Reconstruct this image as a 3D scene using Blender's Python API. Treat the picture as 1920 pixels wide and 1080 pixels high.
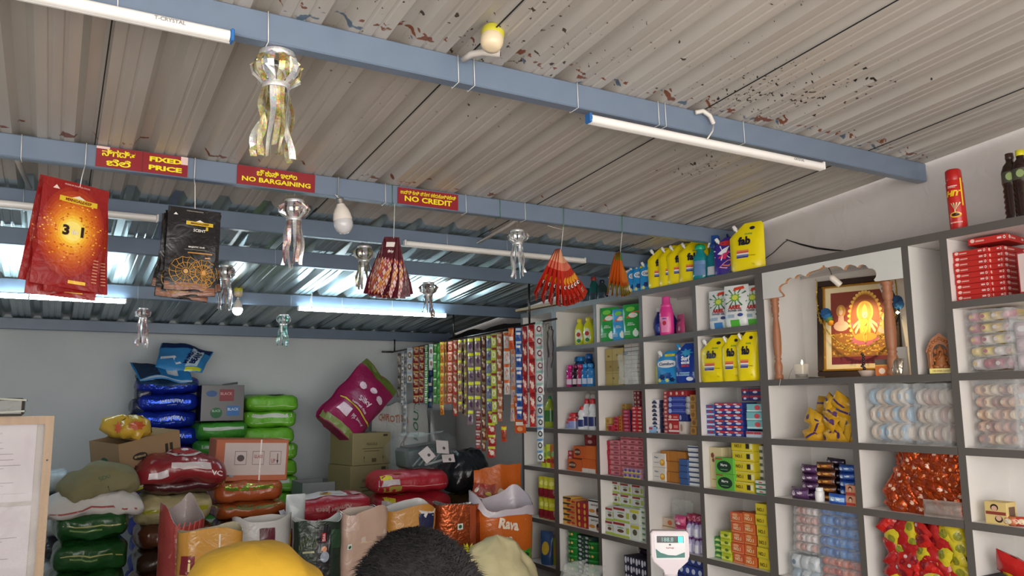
import bpy, math, random
from mathutils import Vector, Matrix, Euler, noise
random.seed(7)
for o in list(bpy.data.objects): bpy.data.objects.remove(o)
SC = bpy.context.scene
COL = SC.collection
PI = math.pi
# ------------------------------------------------------------------ camera
EYE = 1.70
F_PX, YAW, PITCH, ROLL = 1479.2, .52306, .14221, -.00973
FW = Vector((math.sin(YAW)*math.cos(PITCH), math.cos(YAW)*math.cos(PITCH), math.sin(PITCH)))
_r = Vector((math.cos(YAW), -math.sin(YAW), 0)); _u = _r.cross(FW)
RT = math.cos(ROLL)*_r + math.sin(ROLL)*_u
UP = -math.sin(ROLL)*_r + math.cos(ROLL)*_u
cam = bpy.data.objects.new('camera', bpy.data.cameras.new('camera')); COL.objects.link(cam)
cam.data.sensor_width = 36; cam.data.lens = F_PX/1920*36; cam.data.clip_start = .05
m = Matrix((RT, UP, -FW)).transposed().to_4x4(); m.translation = Vector((0, 0, EYE)); cam.matrix_world = m
SC.camera = cam
# ------------------------------------------------------------------ view, world, daylight
SC.view_settings.view_transform = 'Standard'; SC.view_settings.look = 'None'
SC.view_settings.gamma = 1; SC.view_settings.use_curve_mapping = False
SC.view_settings.exposure = 0.74
W = bpy.data.worlds.new('sky'); SC.world = W; W.use_nodes = True
nt = W.node_tree; bg = nt.nodes['Background']
bg.inputs[0].default_value = (1.0, .975, .955, 1); bg.inputs[1].default_value = 1.25
sun = bpy.data.objects.new('sun', bpy.data.lights.new('sun', 'SUN')); COL.objects.link(sun)
sun.data.energy = 1.4; sun.data.angle = .02; sun.data.color = (1, .93, .84)
sun.rotation_euler = (math.radians(-32), math.radians(12), 0)
day = bpy.data.objects.new('doorway_daylight', bpy.data.lights.new('doorway_daylight', 'AREA')); COL.objects.link(day)
day.data.shape = 'RECTANGLE'; day.data.size = 5.2; day.data.size_y = 1.9; day.data.energy = 95; day.data.color = (1, .955, .9)
day.location = (-.6, -1.1, 1.35); day.rotation_euler = (math.radians(98), 0, 0)

# pixel of the 1920x1080 photograph -> point on a world plane
def ray(px, py): return FW + RT*((px-960)/F_PX) - UP*((py-540)/F_PX)
def atx(px, py, x): d = ray(px, py); return Vector((0, 0, EYE)) + d*(x/d.x)
def aty(px, py, y): d = ray(px, py); return Vector((0, 0, EYE)) + d*(y/d.y)

# ------------------------------------------------------------------ materials
def lin(c):
    if isinstance(c, str):
        c = c.lstrip('#'); c = tuple(int(c[i:i+2], 16)/255 for i in (0, 2, 4))
    return tuple(x/12.92 if x <= .04045 else ((x+.055)/1.055)**2.4 for x in c)
_mc = {}
KIND = {'matt': (.75, 0, .02, 0), 'card': (.58, 0, .04, 0), 'plas': (.28, 0, .03, .0), 'film': (.24, 0, .04, .15), 'lam': (.45, 0, .02, 0),
        'foil': (.24, .7, .05, .28), 'metal': (.32, .9, .03, 0), 'wood': (.5, 0, .12, .1), 'cloth': (.9, 0, .06, .25), 'gloss': (.12, 0, .02, 0), 'sack': (.42, 0, .06, .3)}
def C(col, kind='card'):
    key = (str(col), kind)
    if key in _mc: return _mc[key]
    rough, metal, var, bump = KIND[kind]
    m = bpy.data.materials.new('%s_%s' % (kind, str(col).strip('#'))); m.use_nodes = True
    n = m.node_tree.nodes; l = m.node_tree.links; b = n['Principled BSDF']
    r, g, bl = lin(col)
    tc = n.new('ShaderNodeTexCoord'); nz = n.new('ShaderNodeTexNoise'); nz.inputs['Scale'].default_value = 14 if kind != 'wood' else 9
    nz.inputs['Detail'].default_value = 3
    l.new(tc.outputs['Object'], nz.inputs['Vector'])
    if kind == 'wood':
        mp = n.new('ShaderNodeMapping'); mp.inputs['Scale'].default_value = (1, 1, .12); l.new(tc.outputs['Object'], mp.inputs[0]); l.new(mp.outputs[0], nz.inputs['Vector'])
        nz.inputs['Scale'].default_value = 60
    rp = n.new('ShaderNodeMapRange'); rp.inputs['To Min'].default_value = 1-var*2; rp.inputs['To Max'].default_value = 1+var*2
    l.new(nz.outputs[0], rp.inputs[0])
    mx = n.new('ShaderNodeVectorMath'); mx.operation = 'SCALE'; mx.inputs[0].default_value = (r, g, bl)
    l.new(rp.outputs[0], mx.inputs['Scale']); l.new(mx.outputs[0], b.inputs['Base Color'])
    b.inputs['Roughness'].default_value = rough; b.inputs['Metallic'].default_value = metal
    if bump:
        n2 = n.new('ShaderNodeTexNoise'); n2.inputs['Scale'].default_value = {'cloth': 9, 'sack': 16, 'foil': 28, 'film': 22}.get(kind, 40)
        n2.inputs['Detail'].default_value = 2; n2.inputs['Distortion'].default_value = 1.2
        l.new(tc.outputs['Object'], n2.inputs['Vector'])
        bp = n.new('ShaderNodeBump'); bp.inputs['Strength'].default_value = bump; bp.inputs['Distance'].default_value = .02
        l.new(n2.outputs[0], bp.inputs['Height']); l.new(bp.outputs[0], b.inputs['Normal'])
    _mc[key] = m; return m
def clear(name, col=(.9, .93, .95), alpha=.25, rough=.18):
    """clear polythene: mostly see-through film with a glossy, slightly milky skin"""
    if name in _mc: return _mc[name]
    m = bpy.data.materials.new(name); m.use_nodes = True; n = m.node_tree.nodes; l = m.node_tree.links; b = n['Principled BSDF']
    b.inputs['Base Color'].default_value = (*lin(col), 1); b.inputs['Roughness'].default_value = rough
    tc = n.new('ShaderNodeTexCoord'); nz = n.new('ShaderNodeTexNoise'); nz.inputs['Scale'].default_value = 9; nz.inputs['Distortion'].default_value = 1
    l.new(tc.outputs['Object'], nz.inputs['Vector'])
    bp = n.new('ShaderNodeBump'); bp.inputs['Strength'].default_value = .16; bp.inputs['Distance'].default_value = .02
    l.new(nz.outputs[0], bp.inputs['Height']); l.new(bp.outputs[0], b.inputs['Normal'])
    rp = n.new('ShaderNodeMapRange'); rp.inputs['From Min'].default_value = .35; rp.inputs['From Max'].default_value = .7
    rp.inputs['To Min'].default_value = alpha*.5; rp.inputs['To Max'].default_value = min(1, alpha*1.2)
    l.new(nz.outputs[0], rp.inputs[0]); l.new(rp.outputs[0], b.inputs['Alpha'])
    _mc[name] = m; return m
def emis(name, col, s):
    if name in _mc: return _mc[name]
    m = bpy.data.materials.new(name); m.use_nodes = True; b = m.node_tree.nodes['Principled BSDF']
    b.inputs['Base Color'].default_value = (*lin(col), 1)
    b.inputs['Emission Color'].default_value = (*lin(col), 1); b.inputs['Emission Strength'].default_value = s
    _mc[name] = m; return m
def tinsel(name, c1, c2):
    """holographic glitter foil: metal whose tiny cells tilt and tint differently"""
    if name in _mc: return _mc[name]
    m = bpy.data.materials.new(name); m.use_nodes = True; n = m.node_tree.nodes; l = m.node_tree.links; b = n['Principled BSDF']
    b.inputs['Metallic'].default_value = .6; b.inputs['Roughness'].default_value = .3
    tc = n.new('ShaderNodeTexCoord'); vo = n.new('ShaderNodeTexVoronoi'); vo.inputs['Scale'].default_value = 260
    l.new(tc.outputs['Object'], vo.inputs['Vector'])
    nz = n.new('ShaderNodeTexNoise'); nz.inputs['Scale'].default_value = 30; l.new(tc.outputs['Object'], nz.inputs['Vector'])
    rmp = n.new('ShaderNodeValToRGB'); rmp.color_ramp.elements[0].position = .35; rmp.color_ramp.elements[1].position = .65
    rmp.color_ramp.elements[0].color = (*lin(c1), 1); rmp.color_ramp.elements[1].color = (*lin(c2), 1)
    l.new(nz.outputs[0], rmp.inputs[0])
    mx = n.new('ShaderNodeMixRGB'); mx.blend_type = 'OVERLAY'; mx.inputs[0].default_value = .45
    l.new(rmp.outputs[0], mx.inputs[1]); l.new(vo.outputs['Color'], mx.inputs[2]); l.new(mx.outputs[0], b.inputs['Base Color'])
    bp = n.new('ShaderNodeBump'); bp.inputs['Strength'].default_value = .9; bp.inputs['Distance'].default_value = .004
    l.new(vo.outputs['Color'], bp.inputs['Height']); l.new(bp.outputs[0], b.inputs['Normal'])
    _mc[name] = m; return m

# ------------------------------------------------------------------ text as mesh
_tx = {}
def text_geo(s, bold=.02, space=1.0):
    key = (s, bold, space)
    if key in _tx: return _tx[key]
    cu = bpy.data.curves.new('t', 'FONT'); cu.body = s; cu.offset = bold; cu.resolution_u = 2; cu.space_character = space; cu.align_x = 'CENTER'
    ob = bpy.data.objects.new('t', cu); COL.objects.link(ob)
    dg = bpy.context.evaluated_depsgraph_get(); me = bpy.data.meshes.new_from_object(ob.evaluated_get(dg))
    vs = [(v.co.x, v.co.y) for v in me.vertices]; fs = [tuple(p.vertices) for p in me.polygons]
    bpy.data.objects.remove(ob); bpy.data.curves.remove(cu); bpy.data.meshes.remove(me)
    if vs:
        x0 = min(v[0] for v in vs); x1 = max(v[0] for v in vs); y0 = min(v[1] for v in vs); y1 = max(v[1] for v in vs)
    else: x0 = y0 = 0; x1 = y1 = 1
    _tx[key] = ([(x-(x0+x1)/2, y-(y0+y1)/2) for x, y in vs], fs, x1-x0, y1-y0)
    return _tx[key]

# ------------------------------------------------------------------ mesh builder
def rot2(a): return Matrix.Rotation(a, 4, 'Z')
class MB:
    def __init__(s): s.v = []; s.f = []; s.m = []; s.s = []; s.mats = []
    def mi(s, mat):
        if mat not in s.mats: s.mats.append(mat)
        return s.mats.index(mat)
    def add(s, vs, fs, mat, smooth=False, M=None):
        b = len(s.v); k = s.mi(mat)
        for v in vs: s.v.append(tuple(M @ Vector(v)) if M else tuple(v))
        for f in fs: s.f.append(tuple(i+b for i in f)); s.m.append(k); s.s.append(smooth)
        return s
    def box(s, c, d, mat, M=None, bev=0):
        cx, cy, cz = c; a, b, h = d[0]/2, d[1]/2, d[2]/2
        if bev <= 0:
            vs = [(cx+i*a, cy+j*b, cz+k*h) for i in (-1, 1) for j in (-1, 1) for k in (-1, 1)]
            fs = [(0, 1, 3, 2), (4, 6, 7, 5), (0, 4, 5, 1), (2, 3, 7, 6), (0, 2, 6, 4), (1, 5, 7, 3)]
            return s.add(vs, fs, mat, False, M)
        e = min(bev, a*.9, b*.9, h*.9); vs = []; fs = []
        rings = [(-h, -e), (-h+e, 0), (h-e, 0), (h, -e)]
        for z, o in rings:
            p = [(-a-o*1, -b+e), (-a+e, -b-o), (a-e, -b-o), (a+o, -b+e), (a+o, b-e), (a-e, b+o), (-a+e, b+o), (-a-o, b-e)]
            vs += [(cx+x, cy+y, cz+z) for x, y in p]
        for r in range(3):
            for i in range(8): j = (i+1) % 8; fs.append((r*8+i, r*8+j, r*8+8+j, r*8+8+i))
        fs.append(tuple(range(7, -1, -1))); fs.append(tuple(range(24, 32)))
        return s.add(vs, fs, mat, False, M)
    def grid(s, fn, nu, nv, mat, cu=False, smooth=True, M=None, flip=False):
        vs = [fn(i/nu, j/nv) for j in range(nv+1) for i in range(nu+(0 if cu else 1))]; w = nu if cu else nu+1; fs = []
        for j in range(nv):
            for i in range(nu):
                a = j*w+i; b = j*w+(i+1) % w if cu else j*w+i+1; q = (a, b, b+w, a+w) if not flip else (a, a+w, b+w, b)
                fs.append(q)
        return s.add(vs, fs, mat, smooth, M)
    def lathe(s, prof, mat, seg=16, M=None, sx=1, sy=1, smooth=True, cap=True):
        vs = []; fs = []
        for r, z in prof:
            for i in range(seg): a = 2*PI*i/seg; vs.append((r*math.cos(a)*sx, r*math.sin(a)*sy, z))
        for j in range(len(prof)-1):
            for i in range(seg): k = (i+1) % seg; fs.append((j*seg+i, j*seg+k, (j+1)*seg+k, (j+1)*seg+i))
        s.add(vs, fs, mat, smooth, M)
        if cap:
            n = len(prof)-1
            if prof[0][0] > 1e-5: s.add(vs[:seg], [tuple(range(seg-1, -1, -1))], mat, False, M)
            if prof[n][0] > 1e-5: s.add(vs[n*seg:], [tuple(range(seg))], mat, False, M)
        return s
    def tube(s, pts, r, mat, seg=6, M=None, smooth=True):
        pts = [Vector(p) for p in pts]; vs = []; fs = []; n = len(pts)
        rr = r if isinstance(r, (list, tuple)) else [r]*n
        for i, p in enumerate(pts):
            t = (pts[min(i+1, n-1)]-pts[max(i-1, 0)]); t = t.normalized() if t.length > 1e-9 else Vector((0, 0, 1))
            a = t.cross(Vector((0, 0, 1)) if abs(t.z) < .9 else Vector((1, 0, 0))).normalized(); b = t.cross(a)
            for k in range(seg): q = 2*PI*k/seg; vs.append(p+(a*math.cos(q)+b*math.sin(q))*rr[i])
        for i in range(n-1):
            for k in range(seg): j = (k+1) % seg; fs.append((i*seg+k, i*seg+j, (i+1)*seg+j, (i+1)*seg+k))
        fs.append(tuple(range(seg-1, -1, -1))); fs.append(tuple((n-1)*seg+i for i in range(seg)))
        return s.add(vs, fs, mat, smooth, M)
    def prism(s, poly, y0, y1, mat, M=None):
        """polygon in x,z pushed from y0 (front) to y1"""
        n = len(poly); vs = [(x, y0, z) for x, z in poly]+[(x, y1, z) for x, z in poly]
        fs = [tuple(range(n)), tuple(range(2*n-1, n-1, -1))]+[((i+1) % n, i, n+i, n+(i+1) % n) for i in range(n)]
        return s.add(vs, fs, mat, False, M)
    # printed marks laid on a surface F(x, z, e) -> point (metric x right, z up, e = lift off)
    def rect(s, F, x0, z0, x1, z1, mat, n=3, e=.0008, m=None):
        m = m or n
        return s.grid(lambda u, v: F(x0+(x1-x0)*u, z0+(z1-z0)*v, e), n, m, mat, smooth=False)
    def ell(s, F, cx, cz, a, b, mat, n=14, e=.0012, star=0, ph=0):
        if n >= 24 and not star: return s.grid(lambda u, v: F(cx+a*v*math.cos(u*2*PI), cz+b*v*math.sin(u*2*PI), e), n, 6, mat, cu=True, smooth=False)
        vs = [F(cx, cz, e)]
        for i in range(n):
            q = 2*PI*i/n+ph; k = 1-star*(i % 2); vs.append(F(cx+a*k*math.cos(q), cz+b*k*math.sin(q), e))
        return s.add(vs, [(0, 1+i, 1+(i+1) % n) for i in range(n)], mat)
    def poly(s, F, pts, mat, e=.001): return s.add([F(x, z, e) for x, z in pts], [tuple(range(len(pts)))], mat)
    def text(s, F, t, cx, cz, hgt, mat, maxw=None, e=.0016, bold=.02, rot=0, fitw=None, shear=0, mirror=False):
        vs, fs, tw, th = text_geo(t, bold)
        k = hgt/max(th, .01)
        if maxw and tw*k > maxw: kx = maxw/tw
        else: kx = k
        if fitw: kx = fitw/tw
        out = []; ca, sa = math.cos(rot), math.sin(rot)
        for x, y in vs:
            x = x*kx+y*k*shear; y = y*k
            if mirror: x = -x
            out.append(F(cx+x*ca-y*sa, cz+x*sa+y*ca, e))
        return s.add(out, fs, mat)
    def build(s, name, parent=None, loc=None, rot=None):
        me = bpy.data.meshes.new(name); me.from_pydata([tuple(v) for v in s.v], [], s.f)
        for mt in s.mats: me.materials.append(mt)
        me.polygons.foreach_set('material_index', s.m); me.polygons.foreach_set('use_smooth', s.s); me.update()
        o = bpy.data.objects.new(name, me); COL.objects.link(o)
        if parent: o.parent = parent
        if loc is not None: o.location = loc
        if rot is not None: o.rotation_euler = rot
        return o
def short_label(t):
    w = t.split()
    for drop in ('the', 'a', 'its', 'one', 'of'):
        for i in range(len(w)-1, 0, -1):
            if len(w) > 16 and w[i] == drop: del w[i]
    return ' '.join(w)
def tag(o, label, cat, group=None, kind=None):
    if label: o['label'] = short_label(label)
    if cat: o['category'] = cat
    if group: o['group'] = group
    if kind: o['kind'] = kind
    return o
def empty(name, loc=(0, 0, 0), rot=(0, 0, 0)):
    o = bpy.data.objects.new(name, None); o.empty_display_size = .05; COL.objects.link(o); o.location = loc; o.rotation_euler = rot; return o
def dup(o, loc=None, rot=None, scale=None, label=None, group=None, parent=None):
    c = o.copy(); COL.objects.link(c)
    if parent: c.parent = parent
    for ch in o.children: dup(ch, parent=c)
    if loc is not None: c.location = loc
    if rot is not None: c.rotation_euler = rot
    if scale is not None: c.scale = scale
    if label: c['label'] = short_label(label)
    if group: c['group'] = group
    return c
def structure(o): o['kind'] = 'structure'; return o
def flatF(y=0.0): return lambda x, z, e: (x, y-e, z)
ORD = ['topmost', 'second from top', 'third from top', 'fourth from top', 'fifth from top', 'sixth from top', 'seventh from top', 'eighth from top',
       'ninth from top', 'tenth from top', 'eleventh from top', 'twelfth from top', 'thirteenth from top', 'fourteenth from top', 'fifteenth from top', 'sixteenth from top', 'seventeenth from top']
LFT = ['leftmost', 'second from left', 'third from left', 'fourth from left', 'fifth from left', 'sixth from left', 'seventh from left', 'eighth from left', 'ninth from left', 'tenth from left']

# ================================================================== THE SETTING
WX, BY, SX = 3.5, 7.32, 3.2          # right wall, back wall, front plane of the shelves
def roof_z(y): return EYE+1.262-.081*y
def wall_mat(name, base, dirt, cool=None):
    m = bpy.data.materials.new(name); m.use_nodes = True; n = m.node_tree.nodes; l = m.node_tree.links; b = n['Principled BSDF']
    tc = n.new('ShaderNodeTexCoord'); a = n.new('ShaderNodeTexNoise'); a.inputs['Scale'].default_value = 1.3; a.inputs['Detail'].default_value = 6
    l.new(tc.outputs['Object'], a.inputs['Vector'])
    r = n.new('ShaderNodeValToRGB'); r.color_ramp.elements[0].position = .3; r.color_ramp.elements[1].position = .62
    r.color_ramp.elements[0].color = (*lin(dirt), 1); r.color_ramp.elements[1].color = (*lin(base), 1)
    l.new(a.outputs[0], r.inputs[0]); l.new(r.outputs[0], b.inputs['Base Color']); b.inputs['Roughness'].default_value = .7
    c = n.new('ShaderNodeTexNoise'); c.inputs['Scale'].default_value = 9; c.inputs['Detail'].default_value = 5; c.inputs['Distortion'].default_value = .8
    l.new(tc.outputs['Object'], c.inputs['Vector'])
    bp = n.new('ShaderNodeBump'); bp.inputs['Strength'].default_value = .35; bp.inputs['Distance'].default_value = .02
    l.new(c.outputs[0], bp.inputs['Height']); l.new(bp.outputs[0], b.inputs['Normal']); return m
WM = wall_mat('painted_plaster', '#d3ccc9', '#c4bdba')
WM2 = wall_mat('painted_plaster_back', '#cdd3d5', '#bfc6c9')
def slab(name, c, d, mat): return structure(MB().box(c, d, mat).build(name))
FL = wall_mat('cement_floor', '#8e8982', '#7a756f')
slab('floor', (.5, 3.1, -.05), (6.4, 9.4, .1), FL)
slab('wall_right', (WX+.06, 3.2, 1.6), (.12, 8.4, 3.2), WM)
slab('wall_back', (.5, BY+.06, 1.225), (6.2, .12, 2.45), WM2)
slab('wall_left', (-2.56, 3.2, 1.6), (.12, 8.4, 3.2), WM2)
OG = wall_mat('street_ground', '#b8ab9b', '#a09382')
slab('floor_street', (.5, -7.0, -.08), (24, 10.8, .1), OG)

# corrugated roof sheets
def sheet_mat(name, base, dark, metal, rough, stains):
    m = bpy.data.materials.new(name); m.use_nodes = True; n = m.node_tree.nodes; l = m.node_tree.links; b = n['Principled BSDF']
    tc = n.new('ShaderNodeTexCoord'); mp = n.new('ShaderNodeMapping'); mp.inputs['Scale'].default_value = (4, .5, 1)
    l.new(tc.outputs['Object'], mp.inputs[0]); a = n.new('ShaderNodeTexNoise'); a.inputs['Scale'].default_value = 2; a.inputs['Detail'].default_value = 5
    l.new(mp.outputs[0], a.inputs['Vector'])
    r = n.new('ShaderNodeValToRGB'); r.color_ramp.elements[0].position = .3; r.color_ramp.elements[1].position = .68
    r.color_ramp.elements[0].color = (*lin(dark), 1); r.color_ramp.elements[1].color = (*lin(base), 1); l.new(a.outputs[0], r.inputs[0])
    col = r.outputs[0]
    if stains:
        def spot(center, rad, scale, thr, c, prev, stretch=(1, 1, 1)):
            sub = n.new('ShaderNodeVectorMath'); sub.operation = 'DISTANCE'; sub.inputs[1].default_value = center; l.new(tc.outputs['Object'], sub.inputs[0])
            fall = n.new('ShaderNodeMapRange'); fall.inputs['From Min'].default_value = 0; fall.inputs['From Max'].default_value = rad
            fall.inputs['To Min'].default_value = .12; fall.inputs['To Max'].default_value = -.12; l.new(sub.outputs['Value'], fall.inputs[0])
            mm = n.new('ShaderNodeMapping'); mm.inputs['Scale'].default_value = stretch; l.new(tc.outputs['Object'], mm.inputs[0])
            no = n.new('ShaderNodeTexNoise'); no.inputs['Scale'].default_value = scale; no.inputs['Detail'].default_value = 2; l.new(mm.outputs[0], no.inputs['Vector'])
            ad = n.new('ShaderNodeMath'); ad.operation = 'ADD'; l.new(no.outputs[0], ad.inputs[0]); l.new(fall.outputs[0], ad.inputs[1])
            gt = n.new('ShaderNodeMapRange'); gt.inputs['From Min'].default_value = thr; gt.inputs['From Max'].default_value = thr+.02; l.new(ad.outputs[0], gt.inputs[0])
            mx = n.new('ShaderNodeMixRGB'); l.new(gt.outputs[0], mx.inputs[0]); l.new(prev, mx.inputs[1]); mx.inputs[2].default_value = (*lin(c), 1); return mx.outputs[0]
        col = spot((2.45, 1.75, roof_z(1.75)), .55, 34, .72, '#2b2522', col)
        col = spot((2.2, 1.95, roof_z(1.95)), .6, 60, .70, '#2b2522', col)
        col = spot((2.5, 2.6, roof_z(2.6)), .4, 60, .70, '#3b332e', col)
        col = spot((1.2, 2.0, roof_z(2.0)), 1.9, 40, .765, '#4a4039', col)
        # rust and old blue-grey paint scraps along the purlins
        for yy, c, sc in ((2.10, '#7d4a33', 16), (2.12, '#5d6b7c', 12), (3.28, '#7d4a33', 15), (2.08, '#7d4a33', 33)):
            sx = n.new('ShaderNodeSeparateXYZ'); l.new(tc.outputs['Object'], sx.inputs[0])
            d = n.new('ShaderNodeMath'); d.operation = 'SUBTRACT'; l.new(sx.outputs[1], d.inputs[0]); d.inputs[1].default_value = yy
            ab = n.new('ShaderNodeMath'); ab.operation = 'ABSOLUTE'; l.new(d.outputs[0], ab.inputs[0])
            fall = n.new('ShaderNodeMapRange'); fall.inputs['From Max'].default_value = .08; fall.inputs['To Min'].default_value = .14; fall.inputs['To Max'].default_value = -.25; l.new(ab.outputs[0], fall.inputs[0])
            no = n.new('ShaderNodeTexNoise'); no.inputs['Scale'].default_value = sc; no.inputs['Detail'].default_value = 3; l.new(tc.outputs['Object'], no.inputs['Vector'])
            ad = n.new('ShaderNodeMath'); ad.operation = 'ADD'; l.new(no.outputs[0], ad.inputs[0]); l.new(fall.outputs[0], ad.inputs[1])
            gt = n.new('ShaderNodeMapRange'); gt.inputs['From Min'].default_value = .70; gt.inputs['From Max'].default_value = .73; l.new(ad.outputs[0], gt.inputs[0])
            mx = n.new('ShaderNodeMixRGB'); l.new(gt.outputs[0], mx.inputs[0]); l.new(col, mx.inputs[1]); mx.inputs[2].default_value = (*lin(c), 1); col = mx.outputs[0]
    l.new(col, b.inputs['Base Color'])
    b.inputs['Metallic'].default_value = metal; b.inputs['Roughness'].default_value = rough
    s = n.new('ShaderNodeTexNoise'); s.inputs['Scale'].default_value = 3; l.new(mp.outputs[0], s.inputs['Vector'])
    bp = n.new('ShaderNodeBump'); bp.inputs['Strength'].default_value = .12; bp.inputs['Distance'].default_value = .02; l.new(s.outputs[0], bp.inputs['Height']); l.new(bp.outputs[0], b.inputs['Normal'])
    return m
SH1 = sheet_mat('roof_sheet_painted', '#bcb6af', '#aca59e', .12, .40, True)
SH2 = sheet_mat('roof_sheet_galvanised', '#b4c0c0', '#9fabac', .75, .30, False)
def rib_profile(x0, x1):
    """(x, lift) points: wide pans with two fine flutes between raised trapezoid ribs, 0.2 m pitch"""
    P = []; k0 = math.floor((x0-.045)/.2)-1; k1 = math.ceil((x1-.045)/.2)+1
    for k in range(k0, k1):
        c = .045+.2*k
        for dx, z in ((-.040, 0), (-.018, .034), (.018, .034), (.040, 0), (.072, 0), (.076, .004), (.083, .004), (.087, 0), (.113, 0), (.117, .004), (.124, .004), (.128, 0)):
            P.append((c+dx, z))
    return [p for p in P if x0 <= p[0] <= x1]
def roof(name, x0, x1, y0, y1, lift, mat):
    P = rib_profile(x0, x1); vs = []; fs = []; n = len(P)
    ys = [y0, y1]
    for y in ys:
        for x, z in P: vs.append((x, y, roof_z(y)+z+lift))
    for y in ys:
        for x, z in P: vs.append((x, y, roof_z(y)+z+lift+.004))
    for i in range(n-1):
        fs += [(i, n+i, n+i+1, i+1), (2*n+i, 2*n+i+1, 3*n+i+1, 3*n+i), (i, i+1, 2*n+i+1, 2*n+i), (n+i+1, n+i, 3*n+i, 3*n+i+1)]
    mb = MB().add(vs, fs, mat)
    # side laps: one sheet edge slightly proud of its neighbour every metre
    blk = C('#1a1817', 'matt')
    for k in range(-3, 5):
        x = .075+1.0*k-.155*0
        if x0 < x < x1: mb.box((x, 0, 0), (.004, (y1-y0), .0025), blk, Matrix.Translation((0, (y0+y1)/2, roof_z((y0+y1)/2)+lift-.001)) @ Matrix.Rotation(-math.atan(.081), 4, 'X'))
    o = mb.build(name); return structure(o)
roof('ceiling', -2.5, 3.5, -.9, 3.86, 0, SH1)
roof('ceiling', -2.5, 3.5, 3.80, 7.32, .008, SH2)
# purlins: painted steel box beams under the sheets
BM = C('#6d7c90', 'plas')
BEAMS = {'C': 2.14, 'B': 3.33, 'B2': 3.97, 'B3': 4.60, 'B4': 5.80, 'A': 7.20}
BH = .088
for i, (k, y) in enumerate(BEAMS.items()):
    x1 = 3.49; z = roof_z(y)-.001
    mb = MB().box(((x1-2.49)/2, y+.024, z-BH/2), (x1+2.49, .048, BH), BM, bev=.004)
    o = structure(mb.build('trim_%d' % (i+1)))
def bz(k): return roof_z(BEAMS[k])-BH       # underside of a purlin
# ------------------------------------------------------------------ shelving
LAM = C('#dedad6', 'lam'); EDG = C('#5d5855', 'lam')
ZS = [2.39, 2.09, 1.795, 1.495, 1.205, .825, .50, .20]     # tops of the boards
T = .03
def board(name, parent, y0, y1, z0, z1, x0=SX, x1=WX-.004):
    mb = MB().box(((x0+x1)/2+.001, (y0+y1)/2, (z0+z1)/2), (x1-x0-.002, y1-y0, z1-z0), LAM)
    mb.box((x0+.001, (y0+y1)/2, (z0+z1)/2), (.003, y1-y0+.0006, z1-z0+.0006), EDG)
    return mb.build(name, parent)
def shelving(label, cols, ytop, rows_for, zt=2.39, group=None, zlow={}):
    """cols: list of y positions (descending) of the upright boards"""
    r = empty('wall_shelving', (0, 0, 0)); tag(r, label, 'shelving', group)
    for i, y in enumerate(cols):
        w = .03 if 0 < i < len(cols)-1 else .026
        board('side_panel' if i in (0, len(cols)-1) else 'divider', r, y-w/2, y+w/2, zlow.get(i, 0), zt-T-.0048)
    y1, y0 = cols[0]+.013, cols[-1]-.013
    board('top_board', r, y0, y1, zt-T-.004, zt)
    for i in range(len(cols)-1):
        for z in rows_for(i): board('shelf_board', r, cols[i+1]+.0155, cols[i]-.0155, z-T, z)
    MB().box((WX-.003, (y0+y1)/2, zt/2-.02), (.004, y1-y0-.01, zt-.06), LAM).build('back_panel', r)
    return r
CR = [5.40, 4.945]; CL = [4.917, 4.41, 3.915, 3.428, 2.945]; CA = [2.919, 2.093, 1.918, 1.10]
shelving('narrow corner bay of grey-edged white shelves behind the hanging silver sachets', CR, 2.39, lambda i: ZS[2:])
shelving('wide white cubbyhole shelving with dark grey edges full of soap and detergent', CL, 2.39, lambda i: ZS[1:])
def rr(i):
    if i == 0: return []
    if i == 1: return []
    return ZS[1:]
ra = shelving('grey-edged white shelving around the altar niche, at the right of the picture', CA, 2.39, rr, zlow={1: 1.795, 2: 0})
# under the altar: a middle divider and its shelves
yA0, yA1 = CA[1]+.0135, CA[0]-.0135
for z in (1.795, .18): board('shelf_board', ra, 1.9325, yA1, z-T, z)
# the altar bay board runs under the niche and the narrow slot; below it two columns split at y=2.41
board('divider', ra, 2.395, 2.425, .18, 1.765)
for z in ZS[3:7]:
    board('shelf_board', ra, 2.4255, yA1, z-T, z)
    board('shelf_board', ra, 1.932, 2.3945, z-T, z)

# ------------------------------------------------------------------ battens and lamps
WHT = C('#e9e6e3', 'plas'); BLU = C('#2f6fb5', 'plas')
LIT = emis('lit_diffuser', '#d6f0fa', 34); OFF = C('#f1eeea', 'plas')
def batten(y, px, py, side, lit, label, flip=1, printed=None, blue=None, L=1.2):
    """side=+1: the pixel is the right end; -1: the left end"""
    p = aty(px, py, y-.016)
    x0, x1 = (p.x-L, p.x) if side > 0 else (p.x, p.x+L)
    r = empty('tube_light', ((x0+x1)/2, y-.002, p.z)); tag(r, label, 'light')
    MB().box((0, -.006, 0), (L, .012, .032), WHT, bev=.002).build('casing', r)
    d = MB(); n = 8
    prof = [(-.012-.020*math.sin(PI*i/n)**.7, .0155*math.cos(PI*i/n)) for i in range(n+1)]
    d.grid(lambda u, v: ((u-.5)*(L-.02), prof[int(round(v*n))][0], prof[int(round(v*n))][1]), 1, n, LIT if lit else OFF)
    if printed: d.text(lambda x, z, e: (x, -.033-e, z), printed[0], printed[1]*(L/2-.16), .002, .011, C('#8d8a88'), maxw=.16, e=.0004)
    d.build('diffuser', r)
    for s in (-1, 1):
        c = MB().box((s*(L/2-.004), -.017, 0), (.010, .034, .034), BLU if blue == s else WHT, bev=.003); o = c.build('end_cap', r)
        if blue == s: o['label'] = 'blue end cap'
    return r
batten(2.14, 437, 70, 1, False, 'unlit white tube light with a blue end cap, clipped to the nearest beam at the top left', printed=('T-CRYSTAL', 1), blue=1)
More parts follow.
